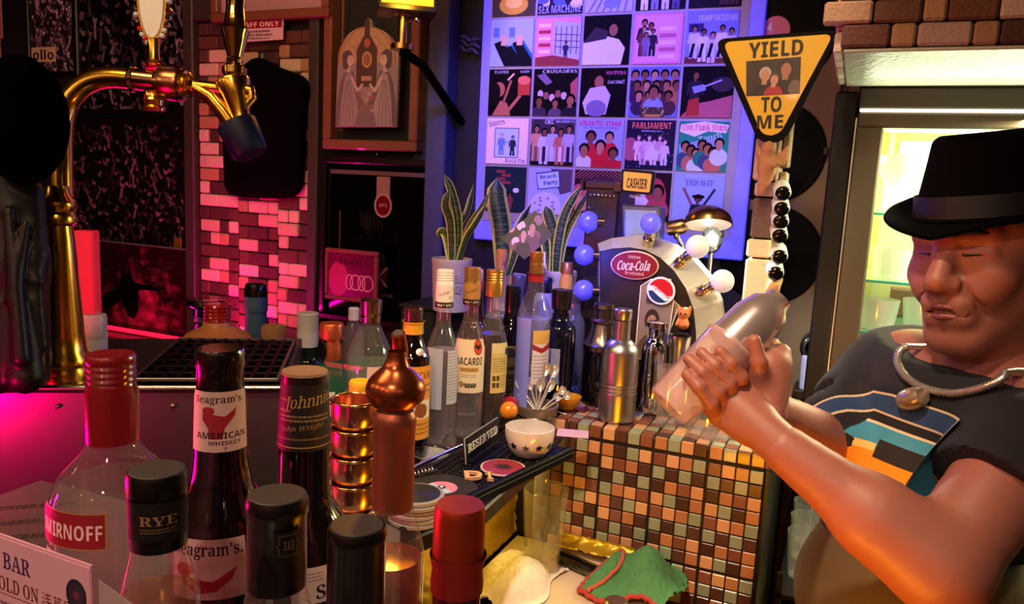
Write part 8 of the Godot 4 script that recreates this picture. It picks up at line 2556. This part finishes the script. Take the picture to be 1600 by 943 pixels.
	for s in [-1.0, 1.0]:
		put("eyebrow", nets([[h.call(0.046 * s, 0.040, 0.081), h.call(0.030 * s, 0.043, 0.0925), 0.0028, 0.0042], [h.call(0.030 * s, 0.043, 0.0925), h.call(0.013 * s, 0.039, 0.0985), 0.0042, 0.0036]], [], 0.002, 0.003), mat("2a1a14", 0.8), t)
		put("eye", nets([[h.call(0.042 * s, 0.0135, 0.0815), h.call(0.022 * s, 0.0130, 0.0905), 0.0022, 0.0028]], [], 0.0014, 0.002), mat("1a100e", 0.2), t)
	var hair := []
	for k in 9:
		var a := -1.35 + 2.7 * k / 8.0
		hair.append([h.call(0.080 * sin(a + PI), 0.070, -0.030 + 0.082 * cos(a + PI)), h.call(0.074 * sin(a + PI), -0.035 if absf(a) < 1.0 else 0.020, -0.030 + 0.080 * cos(a + PI)), 0.016, 0.010])
	put("hair", nets(hair, [], 0.005, 0.014), mat("2c2622", 0.75, 0.0, {"rim": 0.3}), t)
	# ---- hat
	var hat_at: Vector3 = h.call(0, 0.060, -0.008)
	var tilt := hb * Basis(Vector3.RIGHT, 0.06)
	begin()
	var br := func(u: float, v: float) -> Vector3:
		var a := u * TAU
		var r := lerpf(0.086, 0.132, v)
		var sx := 0.92
		var y := 0.022 * v * v * absf(sin(a)) - 0.016 * v * maxf(0.0, cos(a)) + 0.026 * v * v * maxf(0.0, -cos(a))
		return hat_at + tilt * Vector3(r * sin(a) * sx, y, r * cos(a) * 1.06)
	var hat := put("hat", sheet(br, 64, 8, 0.005), mat("070607", 0.95, 0.0, {"spec": 0.15}), t)
	var cr := func(u: float, v: float) -> Vector3:
		var a := u * TAU
		var r := 0.090
		var y := 0.0
		if v < 0.6:
			r = lerpf(0.094, 0.074, v / 0.6)
			y = 0.104 * v / 0.6
		else:
			var w := (v - 0.6) / 0.4
			r = 0.074 * cos(w * PI / 2) ** 0.7 if w < 1.0 else 0.0
			y = 0.104 + 0.012 * sin(w * PI) - 0.024 * w * w
		var pinch := 1.0 - 0.22 * maxf(0.0, cos(a)) * clampf(v * 1.3, 0.0, 1.0) * absf(sin(a))
		return hat_at + tilt * Vector3(r * sin(a) * 0.92 * pinch, y - 0.014 * maxf(0.0, cos(a)) * v, r * cos(a) * 1.08 - 0.020 * v * maxf(0.0, cos(a)))
	put("hat_crown", sheet(cr, 64, 24, 0.004), mat("070607", 0.95, 0.0, {"spec": 0.15}), hat)
	var rb := func(u: float, v: float) -> Vector3:
		var a := u * TAU
		return hat_at + tilt * Vector3((0.0935 - 0.002 * v) * sin(a) * 0.92, 0.004 + 0.030 * v, (0.0935 - 0.002 * v) * cos(a) * 1.08)
	put("hat_band", sheet(rb, 64, 2, 0.002), mat("070607", 0.6), hat)
	var badge: Vector3 = hat_at + tilt * Vector3(-0.070, 0.062, 0.010)
	for s in [1.0, -1.0]:
		if (badge - J.head).dot(B * Vector3(0, 0, 1)) < 0: badge = hat_at + tilt * Vector3(0.070, 0.062, 0.010)
	put("hat_badge", nets([[badge, badge + hb * Vector3(0, 0.018, 0.006), 0.008, 0.006], [badge + hb * Vector3(0, -0.01, -0.004), badge + hb * Vector3(0, -0.02, 0.004), 0.006, 0.005]], [], 0.003, 0.004), mat("d8b8a8", 0.5), hat)
	# ---- T-shirt
	var cuff_r: Vector3 = J.rs.lerp(J.re, 0.62)
	var dr: Vector3 = (J.re - J.rs).normalized()
	var cuff_l: Vector3 = J.ls.lerp(J.le, 0.52)
	var dl: Vector3 = (J.le - J.ls).normalized()
	var shirt := [
		[J.rs + shoulder * 0.05, J.ls - shoulder * 0.05, 0.086, 0.086, 0.05], [mid - spine * 0.05, chest - spine * 0.08, 0.136, 0.138, 0.05, front, 0.82],
		[chest - spine * 0.08, J.hip + spine * 0.02, 0.138, 0.140, 0.05, front, 0.87], [J.rs, cuff_r + dr * 0.05, 0.068, 0.068, 0.03], [J.ls, cuff_l + dl * 0.05, 0.078, 0.080, 0.03], [mid, J.neck - spine * 0.015, 0.085, 0.066, 0.04]]
	var folds := noise_of(9.0, 2)
	var neck_c: Vector3 = J.neck + spine * 0.012
	var clip := func(p: Vector3) -> float:
		var d := -1.0
		if (p - J.rs).dot(dr) > 0.0 and (p - cuff_r).length() < 0.13 and (p - J.rs).dot(-shoulder) > -0.05: d = maxf(d, (p - cuff_r).dot(dr))
		if (p - J.ls).dot(dl) > 0.0 and (p - cuff_l).length() < 0.13: d = maxf(d, (p - cuff_l).dot(dl))
		d = maxf(d, (p - neck_c).dot((spine * 0.92 + front * 0.4).normalized()))
		d = maxf(d, (J.hip - spine * 0.03 - p).dot(spine))
		return d
	var cut2 := [[J.neck - spine * 0.05, J.neck + spine * 0.09, 0.060, 0.062, 0.006], [J.rs, J.re, 0.058, 0.048, 0.004], [J.ls, J.le, 0.064, 0.056, 0.004]]
	var black_cloth := mat("15131a", 0.9, 0.0, {"rim": 0.25, "bump": 0.02, "scale": 40.0})
	begin()
	add_nets(shirt, cut2.slice(0, 1), 0.009, 0.03, clip)
	for k in V.size():
		var w := sin(V[k].dot(spine) * 60.0 + 3.0 * folds.get_noise_3dv(V[k] * 1.2)) * 0.0018 + folds.get_noise_3dv(V[k]) * 0.006
		V[k] += N[k] * w
	var shirt_mesh := done()
	var shirt_node := put("shirt", shirt_mesh, black_cloth, t)
	# print on the chest: a patch that lies on the shirt
	var im := page(256, 200, "15131a")
	p_poly(im, [[0, 200], [0, 70], [10, 30], [40, 6], [90, 0], [256, 0], [256, 200]], "c8b090")
	p_poly(im, [[4, 200], [4, 72], [14, 34], [42, 10], [92, 4], [252, 4], [252, 200]], "1f3a63")
	p_poly(im, [[30, 200], [30, 74], [40, 48], [60, 36], [222, 36], [222, 200]], "c8b090")
	p_poly(im, [[34, 200], [34, 76], [44, 52], [62, 40], [218, 40], [218, 200]], "14131a")
	p_rect(im, 60, 60, 132, 50, "3a90b8")
	p_rect(im, 60, 56, 132, 5, "d8c8a8")
	p_rect(im, 34, 104, 190, 96, "f08c18")
	p_rect(im, 34, 94, 60, 14, "f0c070")
	p_rect(im, 96, 84, 96, 34, "1c1820")
	p_rect(im, 192, 56, 6, 100, "c8b090")
	p_rect(im, 198, 40, 20, 120, "1c1820")
	p_rect(im, 224, 60, 28, 140, "3a90b8")
	finish("shirt_print", im)
	var on_shirt := func(p: Vector3, lift: float) -> Vector3:       # the point of the shirt straight behind p, seen from the front
		var q := p + front * 0.35
		for k in 60:
			var d := 1000.0
			for b in shirt:
				var ac: Vector3 = b[1] - b[0]
				var tt := clampf((q - b[0]).dot(ac) / ac.length_squared(), 0.0, 1.0)
				var v: Vector3 = q - b[0] - ac * tt
				var by: float = b[6] if b.size() > 6 else 1.0
				if by != 1.0: v += front * (v.dot(front) * (1.0 / by - 1.0))
				var e: float = (v.length() - lerpf(b[2], b[3], tt)) * lerpf(by, 1.0, 0.5)
				var g := maxf(b[4] - absf(d - e), 0.0)
				d = e if d > 900.0 else minf(d, e) - g * g / (4.0 * b[4])
			if d < 0.0004: break
			q -= front * maxf(d, 0.0004)
		return q + front * lift
	var across: Vector3 = shoulder.slide(front).normalized()
	var down: Vector3 = -spine.slide(front).normalized()
	var eye: Vector3 = C - root
	var pc: Vector3 = mid
	var best := 1e9
	for i in 41:            # where the middle of the print sits
		for j in 41:
			var q: Vector3 = on_shirt.call(mid + across * (-0.16 + i * 0.008) + down * (j * 0.008 - 0.04), 0.0)
			var s2 := sight(q + root).distance_to(Vector2(1402, 708))
			if s2 < best:
				best = s2
				pc = q
	var surf := func(u: float, v: float) -> Vector3:
		return on_shirt.call(pc + across * ((u - 0.5) * 0.205) + down * ((v - 0.5) * 0.165), 0.0065)
	put("shirt_print", sheet(surf, 34, 26, 0.0), mat("ffffff", 0.85, 0.0, {"tex": "shirt_print"}), shirt_node)
	# ---- necklace
	var loop := []
	for k in 41:
		var a := -PI + TAU * k / 40.0
		var drop := (1.0 + cos(a)) / 2.0
		var c: Vector3 = J.neck + shoulder * (0.082 * sin(a)) + front * (0.075 * cos(a)) + shoulder * 0.022 - spine * (0.004 + 0.056 * drop * drop)
		if drop > 0.28: c = on_shirt.call(c, 0.008)
		else: c = J.neck + shoulder * (0.090 * sin(a)) + front * (0.086 * cos(a)) + spine * (0.018 - 0.05 * drop)
		loop.append(c)
	var chain := []
	var girth := []
	for k in loop.size() - 1:
		for j in 6:
			chain.append(loop[k].lerp(loop[k + 1], j / 6.0))
			girth.append(0.0066 if j % 3 == 1 else 0.0048)
	begin()
	add_tube(chain, girth, 10, 1.0, true)
	var neck_node := put("necklace", done(), mat("c4bab4", 0.3, 0.8), t)
	var pe: Vector3 = loop[20] - spine * 0.018 + front * 0.012
	begin()
	add_lathe([Vector2(0, -0.020), Vector2(0.011, -0.020), Vector2(0.015, -0.012), Vector2(0.016, 0), Vector2(0.015, 0.012), Vector2(0.011, 0.020), Vector2(0, 0.020)], 22, along(pe - shoulder * 0.012, pe + shoulder * 0.012 + spine * 0.012))
	put("pendant", done(), mat("c8b098", 0.28, 0.8), neck_node)
	# ---- trousers and shoes
	var kn := Vector3.DOWN
	var hipw := shoulder.slide(Vector3.UP).normalized() * 0.085
	var legs := [[J.hip - hipw * 0.8, J.hip + hipw * 0.8, 0.125, 0.125, 0.05], [J.hip - hipw * 0.5, J.hip + spine * 0.05 - hipw * 0.3, 0.135, 0.140, 0.05], [J.hip + hipw * 0.5, J.hip + spine * 0.04 + hipw * 0.3, 0.135, 0.135, 0.05]]
	for s in [-1.0, 1.0]:
		var top: Vector3 = J.hip + hipw * s
		var knee: Vector3 = Vector3(top.x, 0.48, top.z) + front.slide(Vector3.UP) * 0.03 + hipw * 0.2 * s
		var ank: Vector3 = Vector3(top.x, 0.10, top.z) + hipw * 0.4 * s
		legs.append([top, knee, 0.098, 0.075, 0.03])
		legs.append([knee, ank, 0.074, 0.060, 0.03])
		var toe: Vector3 = ank + front.slide(Vector3.UP).normalized() * 0.15
		toe.y = 0.036
		put("shoe", nets([[Vector3(ank.x, 0.055, ank.z) - front.slide(Vector3.UP).normalized() * 0.05, toe, 0.046, 0.034], [ank, Vector3(ank.x, 0.05, ank.z), 0.04, 0.045]], [], 0.009, 0.02, func(p): return 0.002 - p.y), black(0.4), t)
	put("trousers", nets(legs, [], 0.012, 0.03), mat("5c4c30", 0.9, 0.0, {"rim": 0.2, "bump": 0.02, "scale": 30.0}), t)
	# ---- the shaker itself
	var sh := thing("cocktail_shaker", root + s0, "steel and glass cocktail shaker held slantwise in the barman's two hands", "shaker")
	var x := along(Vector3.ZERO, s1 - s0)
	begin()
	add_lathe([Vector2(0, -0.01), Vector2(0.030, -0.01), Vector2(0.033, -0.006), Vector2(0.0385, L * 0.60), Vector2(0.0400, L * 0.61), Vector2(0.0400, L * 0.63), Vector2(0, L * 0.63)], 48, x, 0.8, 12, 0.03)
	put("tin", done(), mat("e6c0bc", 0.12, 0.0, {"alpha": 0.42, "coat": 0.5}), sh)
	begin()
	add_lathe([Vector2(0.0375, L * 0.60), Vector2(0.0365, L * 0.9), Vector2(0.030, L * 1.04), Vector2(0.020, L * 1.10), Vector2(0.018, L * 1.16), Vector2(0, L * 1.17)], 40, x)
	put("top", done(), mat("f0dcd8", 0.22, 0.85), sh)
